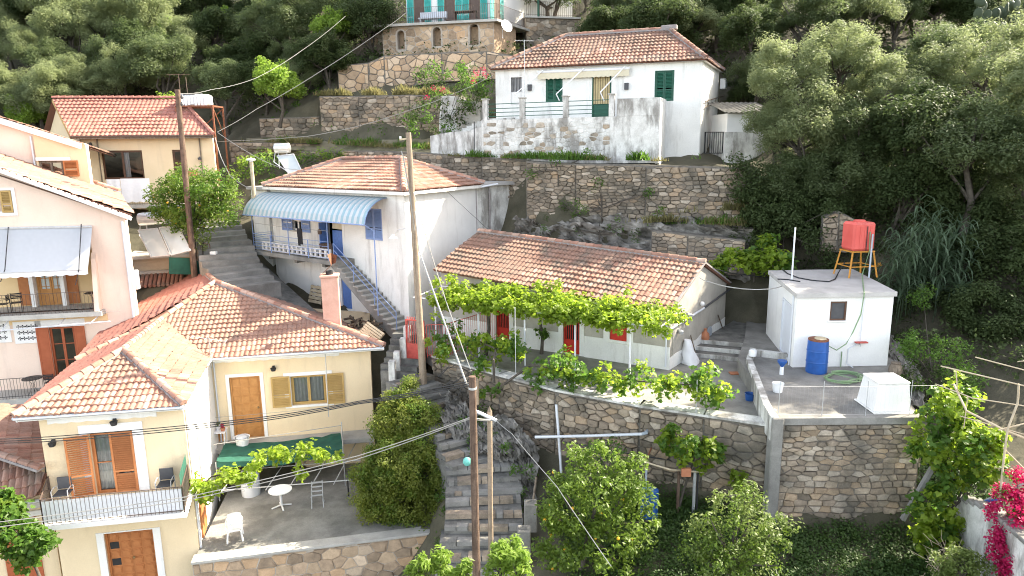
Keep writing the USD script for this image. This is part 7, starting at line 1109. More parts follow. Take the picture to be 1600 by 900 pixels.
# ---------------------------------------------------------------- solar panels and low shed behind the yellow roof
lw_ = Wall(at(205, 420, 37.5), at(312, 415, 38.6)); T = thing('low_outbuilding', 'low buff outbuilding with a strip of dark roman tiles, under the solar panels', 'outbuilding', lw_.P(1, 3)); z0, z1 = lw_.hit(255, 450)[1], lw_.hit(255, 402)[1]; part(T, 'wall', lw_.panel([(0, 2), (lw_.L, 2), (lw_.L, z1), (0, z1)], t=2.4), 'render_buff'); part(T, 'roof_slab', lw_.slab(-.2, lw_.L + .3, z1 + .003, z1 + .15, -2.6, .4), 'concrete_pale')
zt2 = lw_.hit(245, 428, .1)[1]
for i in range(11): a = .35 + i * .22; part(T, 'roman_tile', MB().tube([lw_.P(a, zt2, .12), lw_.P(a, zt2 - .5, 1.1)], .10, 8), 'tile_old_c', smooth=50)
part(T, 'wall_band', lw_.slab(.2, 2.8, zt2 + .02, zt2 + .2, .003, .2), 'concrete_pale')
Y = 36.6; solar('solar_heater', 'solar heater with two pale panels and a chrome tank above the yellow house roof', [[at(236, 402, Y), at(265, 399, Y), at(246, 357, Y + 1.2), at(216, 360, Y + 1.2)], [at(268, 399, Y), at(298, 391, Y), at(278, 352, Y + 1.2), at(249, 356, Y + 1.2)]], [at(219, 343, Y + 1.6), at(262, 339, Y + 1.6)], .36, .6)
single('green_net_fence', 'dark green shade net along the path behind the yellow roof', 'fence', MB().add([at(x, y + d, 36.2 + .02 * (x - 265)) for x, y in ((264, 402), (300, 403), (325, 417), (354, 428)) for d in (0, 26 if x < 330 else 10)], [[2 * i, 2 * i + 1, 2 * i + 3, 2 * i + 2] for i in range(3)]), 'tarp_green')
single('white_gatepost', 'short white gatepost beside the left stairs', 'post', MB().box(at(335, 408, 37.5), (.32, .3, 1.1), bev=.02), 'white_paint')
T = thing('rusty_fence', 'low rusty fence at the foot of the orange tree', 'fence', at(300, 402, 38.2)); railing(T, [at(300, 404, 38.2), at(330, 406, 38)], gap=.14, mat='rust', rails=(.05, .9))
single('air_unit', 'narrow pale frame unit at the side of the pink house', 'unit', MB().box(at(213, 437, 34.5), (.2, .3, 1.0), bev=.03), 'pvc_grey')
# ---------------------------------------------------------------- tiled house at the lower left edge
N0, N1, N2, N3 = atz(-60, 700, 2.3), atz(76, 774, 1.15), atz(66, 690, 2.4), atz(0, 640, 3.4)
nA, nB, nC, nD = atz(-70, 800, .9), atz(70, 776, .9), atz(64, 735, 1.9), atz(-70, 690, 2.6); NH = thing('roman_tile_house', 'small house with a weathered roman tile roof at the lower left edge', 'house', nB * (1, 1, 0) + Z3 * -3)
nE, nF = atz(66, 640, 1.9), atz(-70, 625, 2.6)
nrf = roof_deck(NH, [[nA, nB, nC, nD], [nC, nE, nF, nD]]); tiles(NH, nrf, [nA, nB, nC, nD], nA, nB, TO, 'tile_field_old', seed=61, budget=150, tw=.20, th=.38, amp=.085); tiles(NH, nrf, [nC, nE, nF, nD], nC, nE, TA, 'tile_field', seed=62, budget=90, tw=.20, th=.38, amp=.07); ridge_caps(nrf, nD + Z3 * .06, nC + Z3 * .06, TO, r=.12, mortar=True)
nw_ = Wall(nA + V(0, .4, 0), nB + V(-.15, .4, 0)); part(NH, 'wall', nw_.panel([(0, -4.5), (nw_.L, -4.5), (nw_.L, .8), (0, .8)]), 'plaster_yellow'); part(NH, 'gutter', MB().tube([nA - Z3 * .1, nB - Z3 * .1], .06, 7), 'aluminium', smooth=60); part(NH, 'fascia', MB().bar(nA - Z3 * .22, nB - Z3 * .22, .05, .25), 'render_gray'); a = nw_.hit(30, 830)[0]; part(NH, 'door', nw_.slab(a - .5, a + .5, -2.2, .1, .0, .05), 'wood_red'); part(NH, 'lintel', nw_.slab(a - .7, a + .7, .11, .3, 0, .06), 'white_paint'); rwl = Wall(nB + V(-.15, .4, 0), nE + V(-.3, 0, 0)); part(NH, 'wall', rwl.panel([(.302, -4.5), (rwl.L, -4.5), (rwl.L, .8), (.302, .8)]), 'plaster_yellow')
w = Wall(atz(-40, 868, -2.2), atz(92, 862, -2.2)); T = thing('rendered_wall', 'low grey rendered wall with a pale top at the lower left corner', 'wall', w.P(0, -4.8)); part(T, 'wall', w.panel([(0, -5), (w.L, -5), (w.L, -2.2), (0, -2.2)], t=.25), 'concrete_pale'); part(T, 'coping', w.slab(-.02, w.L + .02, -2.197, -2.1, -.3, .05), 'whitewash_old')
# ---------------------------------------------------------------- poles and cables
def pole(name, label, base, top, r0, r1, mat, extra=()):
    T = thing(name, label, 'pole', base); b, t = V(*base), V(*top); k = np.linspace(0, 1, 6); part(T, 'shaft', MB().tube([b + (t - b) * s for s in k], r0 + (r1 - r0) * k, 12), mat, smooth=60)
    for nm, m, mt in extra: part(T, nm, m, mt)
    return T
p0, p1 = at(664, 640, 27.4), at(638, 207, 27.4)
ca = [at(624, 218, 27.3), at(642, 216, 27.4)]; ins = MB()
for s in (0.1, .9): q = ca[0] * (1 - s) + ca[1] * s; ins.lathe(q, [(.02, 0), (.05, .04), (.04, .12), (0, .13)], 8)
pole('utility_pole', 'tall pale timber pole with small crossarm rising before the awning house', p0, p1, .16, .105, 'pole_pale', (('crossarm', MB().bar(ca[0], ca[1], .07), 'wood_pale'), ('insulators', ins, 'plastic_white'), ('cable_clip', MB().tube([at(627, 236, 27.2), at(630, 245, 27.2), at(640, 300, 27.3), at(648, 360, 27.3)], .028, 5), 'wire_pale')))
p2 = at(738, 588, 17.0); q2 = at(743, 905, 17.0); pole('utility_pole', 'dark weathered timber pole standing nearest, on the stepped path', V(q2[0] + .02, q2[1], -3.0), p2, .115, .095, 'pole_dark', (('band', MB().lathe(p2 - Z3 * .35, [(.10, 0), (.11, 0), (.11, .06), (.10, .06)], 12), 'galvanised'),))
p3 = at(765, 643, 19.6); b3 = at(766, 862, 19.6); pole('utility_pole', 'short pale timber post with pointed top right behind the dark pole', V(b3[0], b3[1], -2.4), p3, .085, .075, 'pole_pale', (('tip', MB().lathe(p3, [(.075, 0), (0.01, .17), (0, .18)], 10), 'wood_old'), ('bracket', MB().tube([at(738, 640, 19.5), at(776, 657, 19.4)], .05, 7), 'pvc_white')))
pL = at(277, 140, 36.8); bL = at(290, 300, 36.8); pole('utility_pole', 'dark leaning timber pole before the cream house', V(bL[0], bL[1], 4.5), pL, .17, .125, 'pole_dark', (('insulator', MB().lathe(at(284, 152, 36.6), [(.03, -.1), (.08, 0), (.05, .1), (0, .12)], 8), 'plastic_grey'), ('insulator', MB().lathe(at(284, 163, 36.6), [(.03, -.1), (.08, 0), (.05, .1), (0, .12)], 8), 'plastic_grey')))
wire('cable_bundle', 'thick twisted white cable bundle slanting down from the tall pole', [at(649, 330, 27.2), at(655, 392, 26.2), at(729, 600, 18.2), p2 - Z3 * .2], .028, sag=.03)
wire('cable_bundle', 'thinner twisted grey cable from the tall pole to the terrace corner', [at(646, 300, 27.2), at(660, 350, 27), at(695, 465, 27), at(736, 580, 25.2)], .02, sag=.03)
T = thing('cable_anchor', 'rough stone pillar with a coil of wires at the terrace corner', 'pillar', at(740, 612, 25.3)); c = at(742, 612, 25.2); part(T, 'pillar', MB().box(c, (.32, .32, 1.0), bev=.03), 'stone_d')
rng = np.random.default_rng(6)
for i in range(5): part(T, 'wire_coil', MB().tube([at(736 - 50 * t + rng.normal(0, 2), 580 + 14 * t + 26 * math.sin(t * 2.6) * (i % 3 - .6) + rng.normal(0, 2), 25.1) for t in np.linspace(0, 1, 8)], .016, 4), 'wire_dark')
for i in range(3): wire('black_cable', ['upper strand', 'middle strand', 'lower strand'][i] + ' of the black cable crossing the yellow house from the dark pole', [p2 - Z3 * (.12 + .06 * i), at(560, 627 + 2 * i, 18.2), at(400, 653 + 3 * i, 19.2), at(133, 678 + 4 * i, 19.3), at(-30, 687 + 3 * i, 19.4)], .014, 'wire_dark', sag=.03)
for i in range(2): wire('white_cable', ['upper', 'lower'][i] + ' pale cable from the short post across the patio vine to the left edge', [at(770, 655 + 2 * i, 19.4), at(735, 652 + 2 * i, 19.0), at(560, 712 + 5 * i, 18.6), at(300, 775 + 5 * i, 18.2), at(-30, 819 + 8 * i, 17.6)], .014, sag=.03)
wire('white_cable', 'pale cable running down from the short post over the lemon tree', [p3 - Z3 * .1, at(800, 678, 18.6), at(870, 760, 17), at(955, 885, 15)], .011, sag=.02)
wire('white_cable', 'thin pale cable across the trees from the leaning pole to the top house', [pL - Z3 * .2, at(330, 140, 39), at(400, 122, 42), at(470, 80, 47), at(540, 25, 51)], .013, sag=.08)
wire('white_cable', 'pale cable rising from the cream house corner towards the top house', [at(340, 206, 43.5), at(400, 171, 45), at(500, 112, 47), at(600, 45, 49), at(634, 20, 50)], .017, sag=.05)
wire('white_cable', 'pale cable from the cream house eave to the awning house roof', [at(340, 207, 43.5), at(400, 245, 42), at(440, 262, 41), at(490, 266, 39)], .017, sag=.05)
wire('white_cable', 'thick white cable hanging in a curve beside the cream house', [at(336, 215, 43.5), at(345, 245, 42.5), at(360, 275, 42), at(385, 292, 41.4)], .025, sag=.05)
wire('white_cable', 'thin pale wire sagging over the dry grass towards the bougainvillea', [at(340, 221, 46), at(480, 213, 44), at(560, 197, 43), at(640, 172, 42), at(700, 150, 41.5), at(770, 118, 39.5)], .014, sag=.04)
wire('white_cable', 'thin wire from the tall pole over the white side wall to the cottage', [at(695, 296, 36.5), at(748, 345, 34), at(762, 358, 33.5)], .012, 'wire_dark', sag=.0)
wire('white_cable', 'white cable drooping from the grey gable to the white shed', [at(1093, 434, 28), at(1110, 441, 27.5), at(1150, 450, 27), at(1195, 452, 26.6), at(1222, 447, 27)], .02, sag=.03)
wire('roof_rod', 'thin dark pipe jutting from the back eave of the cottage', [at(1104, 417, 30), at(1140, 426, 31), at(1200, 434, 31.5)], .022, 'wire_dark')
q = at(730, 722, 21.5); T = thing('lamp_globe', 'pale green glass lamp on a thin stem beside the dark pole', 'lamp', q); part(T, 'globe', MB().lathe(q, [(0, -.12), (.1, -.1), (.15, 0), (.13, .1), (.06, .16), (0, .17)], 14), 'glass_turquoise', smooth=True); part(T, 'stem', MB().tube([q - Z3 * .1, q - Z3 * .32 + V(.0, .05, 0)], .012, 5), 'iron_black')
# garden posts and hollow concrete pillars beside the stepped path
for (x, y, Y, h, l) in ((829, 806, 20.6, 1.0, 'upper grey concrete pillar at the garden edge of the stepped path'), (819, 850, 19.6, 1.1, 'lower grey concrete pillar at the garden edge of the stepped path')):
    c = at(x, y, Y); T = thing('concrete_pillar', l, 'pillar', c - Z3 * h / 2); part(T, 'pillar', MB().box(c, (.42, .42, h), bev=.03), 'concrete'); part(T, 'hole', MB().box(c + Z3 * (h / 2 + .003), (.2, .2, .01)), 'concrete_dark')
single('wooden_post', 'old wooden post on the path edge between garden and stairs', 'post', MB().tube([at(838, 745, 22), at(832, 790, 21.6)], .04, 6), 'wood_old')
# trellis in the garden
T = thing('garden_trellis', 'rusty post-and-pipe trellis carrying the vine against the terrace wall', 'trellis', at(1085, 800, 20)); tr = [at(1008, 722, 20.6), at(1018, 700, 21.3), at(1100, 738, 20.4), at(1048, 734, 20.3)]
part(T, 'rail', MB().tube([tr[1], tr[0]], .03, 6), 'rust'); part(T, 'rail', MB().tube([tr[0], tr[3], tr[2]], .03, 6), 'cane')
for x, y, m, r in ((1010, 730, 'pvc_grey', .035), (1061, 735, 'pole_dark', .05), (1086, 735, 'galvanised', .05), (1091, 736, 'iron_black', .03)): q = at(x, y, 20.4); part(T, 'post', MB().tube([q, q * (1, 1, 0) + Z3 * .3], r, 7), m)
q = at(1072, 738, 20.2); part(T, 'terracotta_block', MB().box(q, (.3, .12, .28), bev=.01), 'terracotta')
c = atz(1014, 806, .5); single('garden_drum', 'blue drum half hidden behind the lemon tree', 'drum', MB().lathe(c, [(0, 0), (.28, 0), (.29, .4), (.28, .9), (0, .92)], 18), 'plastic_blue', smooth=50)
# white wall, leaning beam and cane frame at the right edge
w = Wall(at(1490, 795, 18.8), at(1640, 900, 14.6)); T = thing('stained_white_wall', 'stained white garden wall with broken coping under the bougainvillea', 'wall', w.P(0, -2)); zt = [at(1492, 776, 18.8)[2], at(1560, 812, 16.8)[2] + .05]; part(T, 'wall', w.panel([(0, -2), (w.L, -2), (w.L, zt[1]), (w.L * .4, zt[1]), (0, zt[0])], t=.3), 'whitewash_old')
for i in range(12): part(T, 'coping_stone', MB().box(w.P(w.L * (i + .5) / 12 * .95, np.interp(i, [0, 4, 12], [zt[0], zt[1], zt[1]]) + .04, -.15), (w.L / 12 * .85, .42, .13), [w.a, w.n, nrm(Z3 + w.a * .05 * ((i * 7) % 5 - 2))], .03), 'concrete')
single('leaning_beam', 'long grey beam leaning on the right end of the platform wall', 'beam', MB().bar(at(1410, 812, 19.0), at(1462, 722, 18.9), .16, .10), 'concrete')
T = thing('cane_frame', 'bare cane and branch frame of an old pergola at the right edge', 'frame', at(1570, 700, 18)); Y = 17.5
for pts, r in ((((1470, 572, 18), (1640, 612, 17)), .02), (((1462, 600, 18), (1520, 622, 17.5), (1640, 640, 17)), .017), (((1490, 600, 18.2), (1510, 642, 17.5), (1570, 672, 17), (1640, 700, 16.8)), .03), (((1524, 558, 18.5), (1600, 578, 18), (1640, 584, 18)), .018), (((1592, 600, 17), (1590, 630, 17), (1574, 672, 16.9), (1568, 720, 16.8), (1562, 780, 16.8)), .028), (((1560, 672, 17), (1640, 652, 16.8)), .02), (((1568, 700, 17), (1600, 732, 17)), .018), (((1496, 612, 17.8), (1494, 580, 17.8)), .014), (((1506, 668, 18), (1512, 620, 18)), .013), (((1500, 650, 17.7), (1640, 690, 17)), .014), (((1590, 565, 17), (1640, 560, 16.5)), .014)): part(T, 'cane', MB().tube([at(*p) for p in pts], r, 5), 'cane')
T = thing('pipe_rails', 'grey pipe lying over the stained white wall', 'pipe', at(1560, 775, 17)); part(T, 'pipe', MB().tube([at(1536, 783, 18), at(1580, 765, 17), at(1640, 735, 16)], .03, 6), 'galvanised'); part(T, 'pipe', MB().tube([at(1540, 783, 17.8), at(1575, 780, 17)], .04, 6), 'plastic_blue')
# ---------------------------------------------------------------- trees of the hillside
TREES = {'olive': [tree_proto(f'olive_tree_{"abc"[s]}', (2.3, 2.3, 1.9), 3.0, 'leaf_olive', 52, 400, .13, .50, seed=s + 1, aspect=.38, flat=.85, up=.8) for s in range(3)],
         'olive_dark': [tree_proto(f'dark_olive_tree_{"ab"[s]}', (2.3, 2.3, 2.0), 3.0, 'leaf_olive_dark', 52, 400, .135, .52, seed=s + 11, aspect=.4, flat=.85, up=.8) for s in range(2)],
         'forest': [tree_proto(f'dark_tree_{"ab"[s]}', (2.3, 2.3, 2.2), 3.1, 'leaf_forest', 54, 340, .16, .55, seed=s + 21, aspect=.55, flat=.85, up=.8) for s in range(2)],
         'lime': [tree_proto('lime_tree_a', (2.2, 2.2, 1.9), 2.9, 'leaf_lime', 60, 150, .21, .6, seed=31, aspect=.65, flat=.8)]}
SEEN = set(); YS = np.arange(26, 130, .35)
def plant(x, y, rpx, kind, k, rng, name, label, group=None, cat='tree', ymin=26, sq=1.0, Y=None):
    """Root a tree of pixel radius rpx on the ground so that its crown is seen at a pixel."""
    for Yc in (YS if Y is None else [Y]):
        if Yc < ymin: continue
        p = at(x, y, Yc); s = rpx / FPX * Yc / 2.45; gz = float(ground(p[0], p[1]))
        if Y is not None or p[2] - 3.0 * s * sq <= gz + .1: break
    else: return None
    src = TREES[kind][k % len(TREES[kind])]; z = p[2] - 3.0 * s * sq
    if label in SEEN: label = next(a + label for a in ('rightmost ', 'leafier ', 'rounder ', 'broader ', 'upright ') if a + label not in SEEN)
    SEEN.add(label)
    return inst(src, name, label, cat, (p[0], p[1], z), rng.uniform(0, 6.28), (s * rng.uniform(.92, 1.1), s * rng.uniform(.92, 1.1), s * sq), group)
rng = np.random.default_rng(101); ROWN = {}
REG = {'L': 'upper left hillside', 'C': 'slope above the green-shuttered house', 'R': 'high right hillside'}; KN = {'olive': 'silvery olive tree', 'olive_dark': 'dark olive tree', 'forest': 'dark green broadleaf tree'}
ORD = ['first', 'second', 'third', 'fourth', 'fifth', 'sixth', 'seventh', 'eighth', 'ninth', 'tenth', 'eleventh', 'twelfth']
ROWS = {'L1': ['in the topmost row', 'in the second row', 'in the third row', 'in the lowest row'], 'L2': ['high up', 'halfway up', 'low down'], 'L3': ['just behind', 'nearest'], 'L4': ['close behind'], 'L5': ['right behind', 'at the front'], 'C1': ['in the upper row', 'in the middle row', 'in the front row'], 'R1': ['in the upper row', 'in the lower row']}
COLS = [(-200, 'at the left edge'), (25, 'over the gable house'), (75, 'left of the cream house'), (125, "over the cream roof's left gable"), (180, 'over the middle of the cream roof'), (235, 'over the right of the cream roof'), (280, 'over the aerial'), (330, 'right of the white tank'), (385, 'over the fig tree'), (440, 'over the pale cable'), (490, 'over the dry-stone end wall'), (545, 'beside the arched base'), (600, 'behind the turquoise-shuttered house'), (800, 'behind the satellite dish'), (880, 'over the left end of the green-shuttered house'), (930, 'over the rolled awning'), (985, 'over the strip-curtain door'), (1035, 'over the ridge knob'), (1080, 'over the right roof hip'), (1130, 'over the outhouse'), (1180, 'left over the big olive clump'), (1250, 'above the big olive clump'), (1320, 'right over the big olive clump'), (1390, 'far left of the prickly pear'), (1460, 'just left of the prickly pear'), (1530, 'behind the prickly pear'), (1590, 'cut by the right edge')]
def colname(x): return [n for e, n in COLS if x >= e][-1]
def grove(reg, where, xs, ys, rp, mix, ymin, jit=14, skip=None):
    for y in ys:
        row = []
        for x in xs:
            X, Yp = x + rng.normal(0, jit), y + rng.normal(0, jit * .6); kind = rng.choice(list(mix), p=list(mix.values())); r = rp * rng.uniform(.75, 1.25)
            if not (skip and skip(X, Yp)): row.append((X, Yp, r, kind))
        row.sort(); rows = ROWN.setdefault(reg + where, []); rows.append(y)
        for i, (X, Yp, r, kind) in enumerate(row):
            plant(X, Yp, r, kind, int(rng.integers(3)), rng, {'olive': 'olive_tree', 'olive_dark': 'dark_olive_tree', 'forest': 'broadleaf_tree'}[kind], f'{KN[kind]} {colname(X)}, {ROWS[where][len(rows) - 1]}', 'trees of the ' + REG[reg], ymin=ymin)
grove('L', 'L1', range(-30, 330, 62), (-22, 14, 50, 92), 52, {'olive': .68, 'olive_dark': .22, 'forest': .10}, 56)
grove('L', 'L2', range(335, 600, 60), (-20, 15, 52), 50, {'olive': .10, 'olive_dark': .38, 'forest': .52}, 56)
grove('L', 'L3', range(-20, 100, 55), (132, 168), 44, {'olive': .7, 'olive_dark': .2, 'forest': .1}, 53)
grove('L', 'L4', range(100, 300, 55), (128,), 46, {'olive': .75, 'olive_dark': .25, 'forest': .0}, 54)
grove('L', 'L5', range(350, 530, 52), (92, 130), 44, {'olive': .15, 'olive_dark': .4, 'forest': .45}, 53, skip=lambda x, y: x > 495 and y > 100)
grove('C', 'C1', range(870, 1190, 56), (-18, 18, 50), 50, {'olive': .10, 'olive_dark': .35, 'forest': .55}, 50, skip=lambda x, y: x < 915 and y < 60 and y > -8)
grove('R', 'R1', range(1200, 1640, 66), (-25, 20), 56, {'olive': .45, 'olive_dark': .4, 'forest': .15}, 44)
for i, (x, y, r, kind, Y) in enumerate(((1232, 120, 72, 'olive', 37.5), (1310, 92, 66, 'olive', 38.5), (1372, 140, 66, 'olive', 37), (1255, 205, 80, 'olive', 36), (1345, 215, 80, 'olive_dark', 36), (1215, 195, 50, 'olive', 36.5), (1300, 290, 80, 'olive_dark', 35), (1232, 280, 60, 'olive_dark', 35.2))):
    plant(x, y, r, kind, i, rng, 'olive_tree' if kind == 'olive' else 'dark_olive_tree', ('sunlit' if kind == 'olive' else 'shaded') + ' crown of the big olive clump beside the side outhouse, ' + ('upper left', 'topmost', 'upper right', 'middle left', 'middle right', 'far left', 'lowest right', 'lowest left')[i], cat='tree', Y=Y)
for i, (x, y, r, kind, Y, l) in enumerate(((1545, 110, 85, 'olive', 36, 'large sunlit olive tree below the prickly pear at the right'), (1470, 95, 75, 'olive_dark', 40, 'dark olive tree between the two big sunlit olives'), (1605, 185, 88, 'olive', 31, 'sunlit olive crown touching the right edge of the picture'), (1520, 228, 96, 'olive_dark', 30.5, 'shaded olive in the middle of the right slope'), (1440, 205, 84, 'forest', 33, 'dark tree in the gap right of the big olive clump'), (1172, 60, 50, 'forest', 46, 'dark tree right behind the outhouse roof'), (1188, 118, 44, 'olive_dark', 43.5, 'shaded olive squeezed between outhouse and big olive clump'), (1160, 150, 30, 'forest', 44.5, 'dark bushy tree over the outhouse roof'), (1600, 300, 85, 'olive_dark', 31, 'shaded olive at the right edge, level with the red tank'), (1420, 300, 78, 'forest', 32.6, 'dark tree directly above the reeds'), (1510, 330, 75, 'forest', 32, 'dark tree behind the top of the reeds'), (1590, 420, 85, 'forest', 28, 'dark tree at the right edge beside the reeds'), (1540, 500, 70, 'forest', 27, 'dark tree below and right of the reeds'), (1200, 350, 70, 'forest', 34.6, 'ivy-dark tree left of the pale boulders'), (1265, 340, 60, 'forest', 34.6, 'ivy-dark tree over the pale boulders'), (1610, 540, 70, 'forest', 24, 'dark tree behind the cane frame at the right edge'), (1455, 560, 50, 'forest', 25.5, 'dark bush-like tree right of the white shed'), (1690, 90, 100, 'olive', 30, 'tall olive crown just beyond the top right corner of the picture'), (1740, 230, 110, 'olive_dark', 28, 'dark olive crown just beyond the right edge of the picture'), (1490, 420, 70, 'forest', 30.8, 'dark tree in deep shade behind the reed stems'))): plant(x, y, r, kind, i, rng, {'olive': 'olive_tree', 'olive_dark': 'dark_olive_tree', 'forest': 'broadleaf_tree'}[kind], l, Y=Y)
for i, (x, y, r, Y, l) in enumerate(((432, 130, 44, 50, 'bright green fig tree between the cables left of the stone walls'), (523, 38, 32, 55, 'lime green tree in the dark grove left of the arched base'), (40, 178, 34, 53, 'bright green tree behind the left end of the cream house roof'), (268, 52, 26, 62, 'small lime tree in the olive grove above the cream house'), (350, 35, 26, 64, 'small lime tree high in the grove right of the aerial'), (1085, 18, 30, 54, 'yellow-green tree above the ridge of the green-shuttered house'))): plant(x, y, r, 'lime', 0, rng, 'lime_green_tree', l, Y=Y)
# undergrowth of the slopes
def scatter(name, label, cat, box, n, per, size, rad, mat, seed, shape='leaf', up=.6, lift=.2, keep=None, flat=.8):
    r = np.random.default_rng(seed); p = np.stack([r.uniform(box[0], box[1], n), r.uniform(box[2], box[3], n)], 1)
    if keep: p = p[[keep(*q) for q in p]]
    c = np.column_stack([p, ground(p[:, 0], p[:, 1]) + lift * r.uniform(.2, 1.6, len(p))]); return single(name, label, cat, cloud(r, c, rad * r.uniform(.6, 1.3, len(c)), per, size, up=up, shape=shape, flat=flat), mat, kind='stuff', loc=(0, 0, 0))
scatter('undergrowth', 'dark ivy and bramble covering the shaded slope under the right-hand trees', 'undergrowth', (12.6, 30, 24, 46), 900, 60, .17, .75, 'leaf_forest', 1, lift=.6, keep=lambda x, y: not (x < 15.0 and y < 32.5) and not (y > 36.8 and x < 15.5))
scatter('undergrowth', 'dark scrub between the trunks of the upper slopes', 'undergrowth', (-42, 42, 44, 80), 2300, 30, .28, 1.15, 'leaf_forest', 2, lift=.5, keep=lambda x, y: y > 54 or (x > 2 and y > 46.5) or x > 16)
scatter('far_wood', 'dark wooded ridge rising behind the hillside trees', 'wood', (-90, 90, 78, 150), 1700, 26, .55, 2.3, 'leaf_olive_dark', 4, lift=1.2)
scatter('undergrowth', 'low green weeds on the slope around the stone terrace walls', 'undergrowth', (-18, 13, 41, 56), 600, 36, .16, .42, 'leaf_vine_dark', 3, lift=.15, keep=lambda x, y: not (x > -1 and y < 49))
def grass(name, label, mat, pts, per, h, spread, seed, stuff=True, w=.06):
    r = np.random.default_rng(seed); c = np.repeat(np.array(pts), per, 0); c = c + r.normal(0, 1, c.shape) * np.array([spread, spread * .6, 0]); c[:, 2] -= .05; q = meshkit.noise(c * .9 + seed * 3.1, seed); c = c[q > .42]; h = h * (.35 + 1.3 * (q[q > .42] - .3)); d = np.column_stack([r.normal(0, .35, len(c)), r.normal(0, .35, len(c)), np.ones(len(c))]); d /= np.linalg.norm(d, axis=1, keepdims=True)
    s = np.cross(d, rand_dirs(r, len(c))); s /= np.linalg.norm(s, axis=1, keepdims=True); hh = (h * r.uniform(.4, 1.35, len(c)))[:, None]; b = nrm(V(1, .2, 0)); v = np.stack([c - s * w / 2, c + s * w / 2, c + d * hh * .6 + s * w * .3, c + d * hh + np.column_stack([r.normal(0, .12, len(c)) * hh[:, 0], r.normal(0, .12, len(c)) * hh[:, 0], -.08 * hh[:, 0]])], 1)
    f = (np.arange(len(c))[:, None, None] * 4 + np.array([[0, 1, 2], [1, 3, 2]])[None]).reshape(-1, 3); return single(name, label, 'grass', (v.reshape(-1, 3), f), mat, kind='stuff', loc=(0, 0, 0))
lerp = lambda P, n: [at(*(np.array(P[i]) * (1 - t) + np.array(P[i + 1]) * t)) for i in range(len(P) - 1) for t in np.linspace(0, 1, n, endpoint=False)]
struct('dry_bank', MB().add([p for x, y0, Ya, y1, Yb in ((385, 232, 50.0, 216, 52), (500, 236, 49.0, 212, 50.9), (600, 238, 46.4, 213, 48.6), (680, 242, 43.4, 216, 47.2), (760, 246, 41.6, 232, 43.6)) for p in (at(x, y0, Ya), at(x, y1, Yb))], [[2 * i, 2 * i + 2, 2 * i + 3, 2 * i + 1] for i in range(4)]), 'dry_ground')
grass('dry_grass', 'straw-coloured grass on the bank above the awning house', 'leaf_dry', lerp([(400, 226, 51), (480, 222, 50), (520, 222, 49.6), (600, 228, 47), (690, 232, 44.8)], 40), 26, .55, .5, 5)
grass('green_weeds', 'tall green weeds on the bank above the awning house', 'leaf_vine_dark', lerp([(440, 222, 50.5), (540, 225, 48.8), (640, 228, 46), (750, 238, 42.8)], 30), 16, .6, .5, 6)
grass('dry_grass', 'straw-coloured grass along the top of the weathered terrace wall', 'leaf_dry', lerp([(505, 148, 51), (600, 147, 49.6), (700, 146, 48.2)], 40), 22, .55, .35, 7)
grass('dry_grass', 'dry grass and weeds at the foot of the stained terrace wall', 'leaf_dry', lerp([(700, 242, 42.2), (820, 247, 39.5), (930, 249, 37.3), (1100, 251, 36.9)], 34), 14, .42, .25, 8)
grass('green_weeds', 'green weeds at the foot of the stained terrace wall', 'leaf_vine_dark', lerp([(740, 243, 41.0), (830, 246, 39.2), (900, 248, 37.4), (1010, 249, 37.0), (1095, 246, 37.6)], 16), 30, .55, .3, 9, w=.09)
grass('dry_grass', 'pale dry grass hanging on the slope right of the natural rock', 'leaf_dry', lerp([(1010, 345, 35.2), (1060, 345, 34.7), (1160, 350, 34.1)], 40) + lerp([(1050, 330, 35.3), (1160, 325, 34.7)], 30), 22, .65, .4, 10)
grass('green_weeds', 'green weeds on the slope above the pale stone wall', 'leaf_vine_dark', lerp([(1040, 350, 34.9), (1160, 345, 34.1)], 20), 18, .55, .5, 11, w=.09)
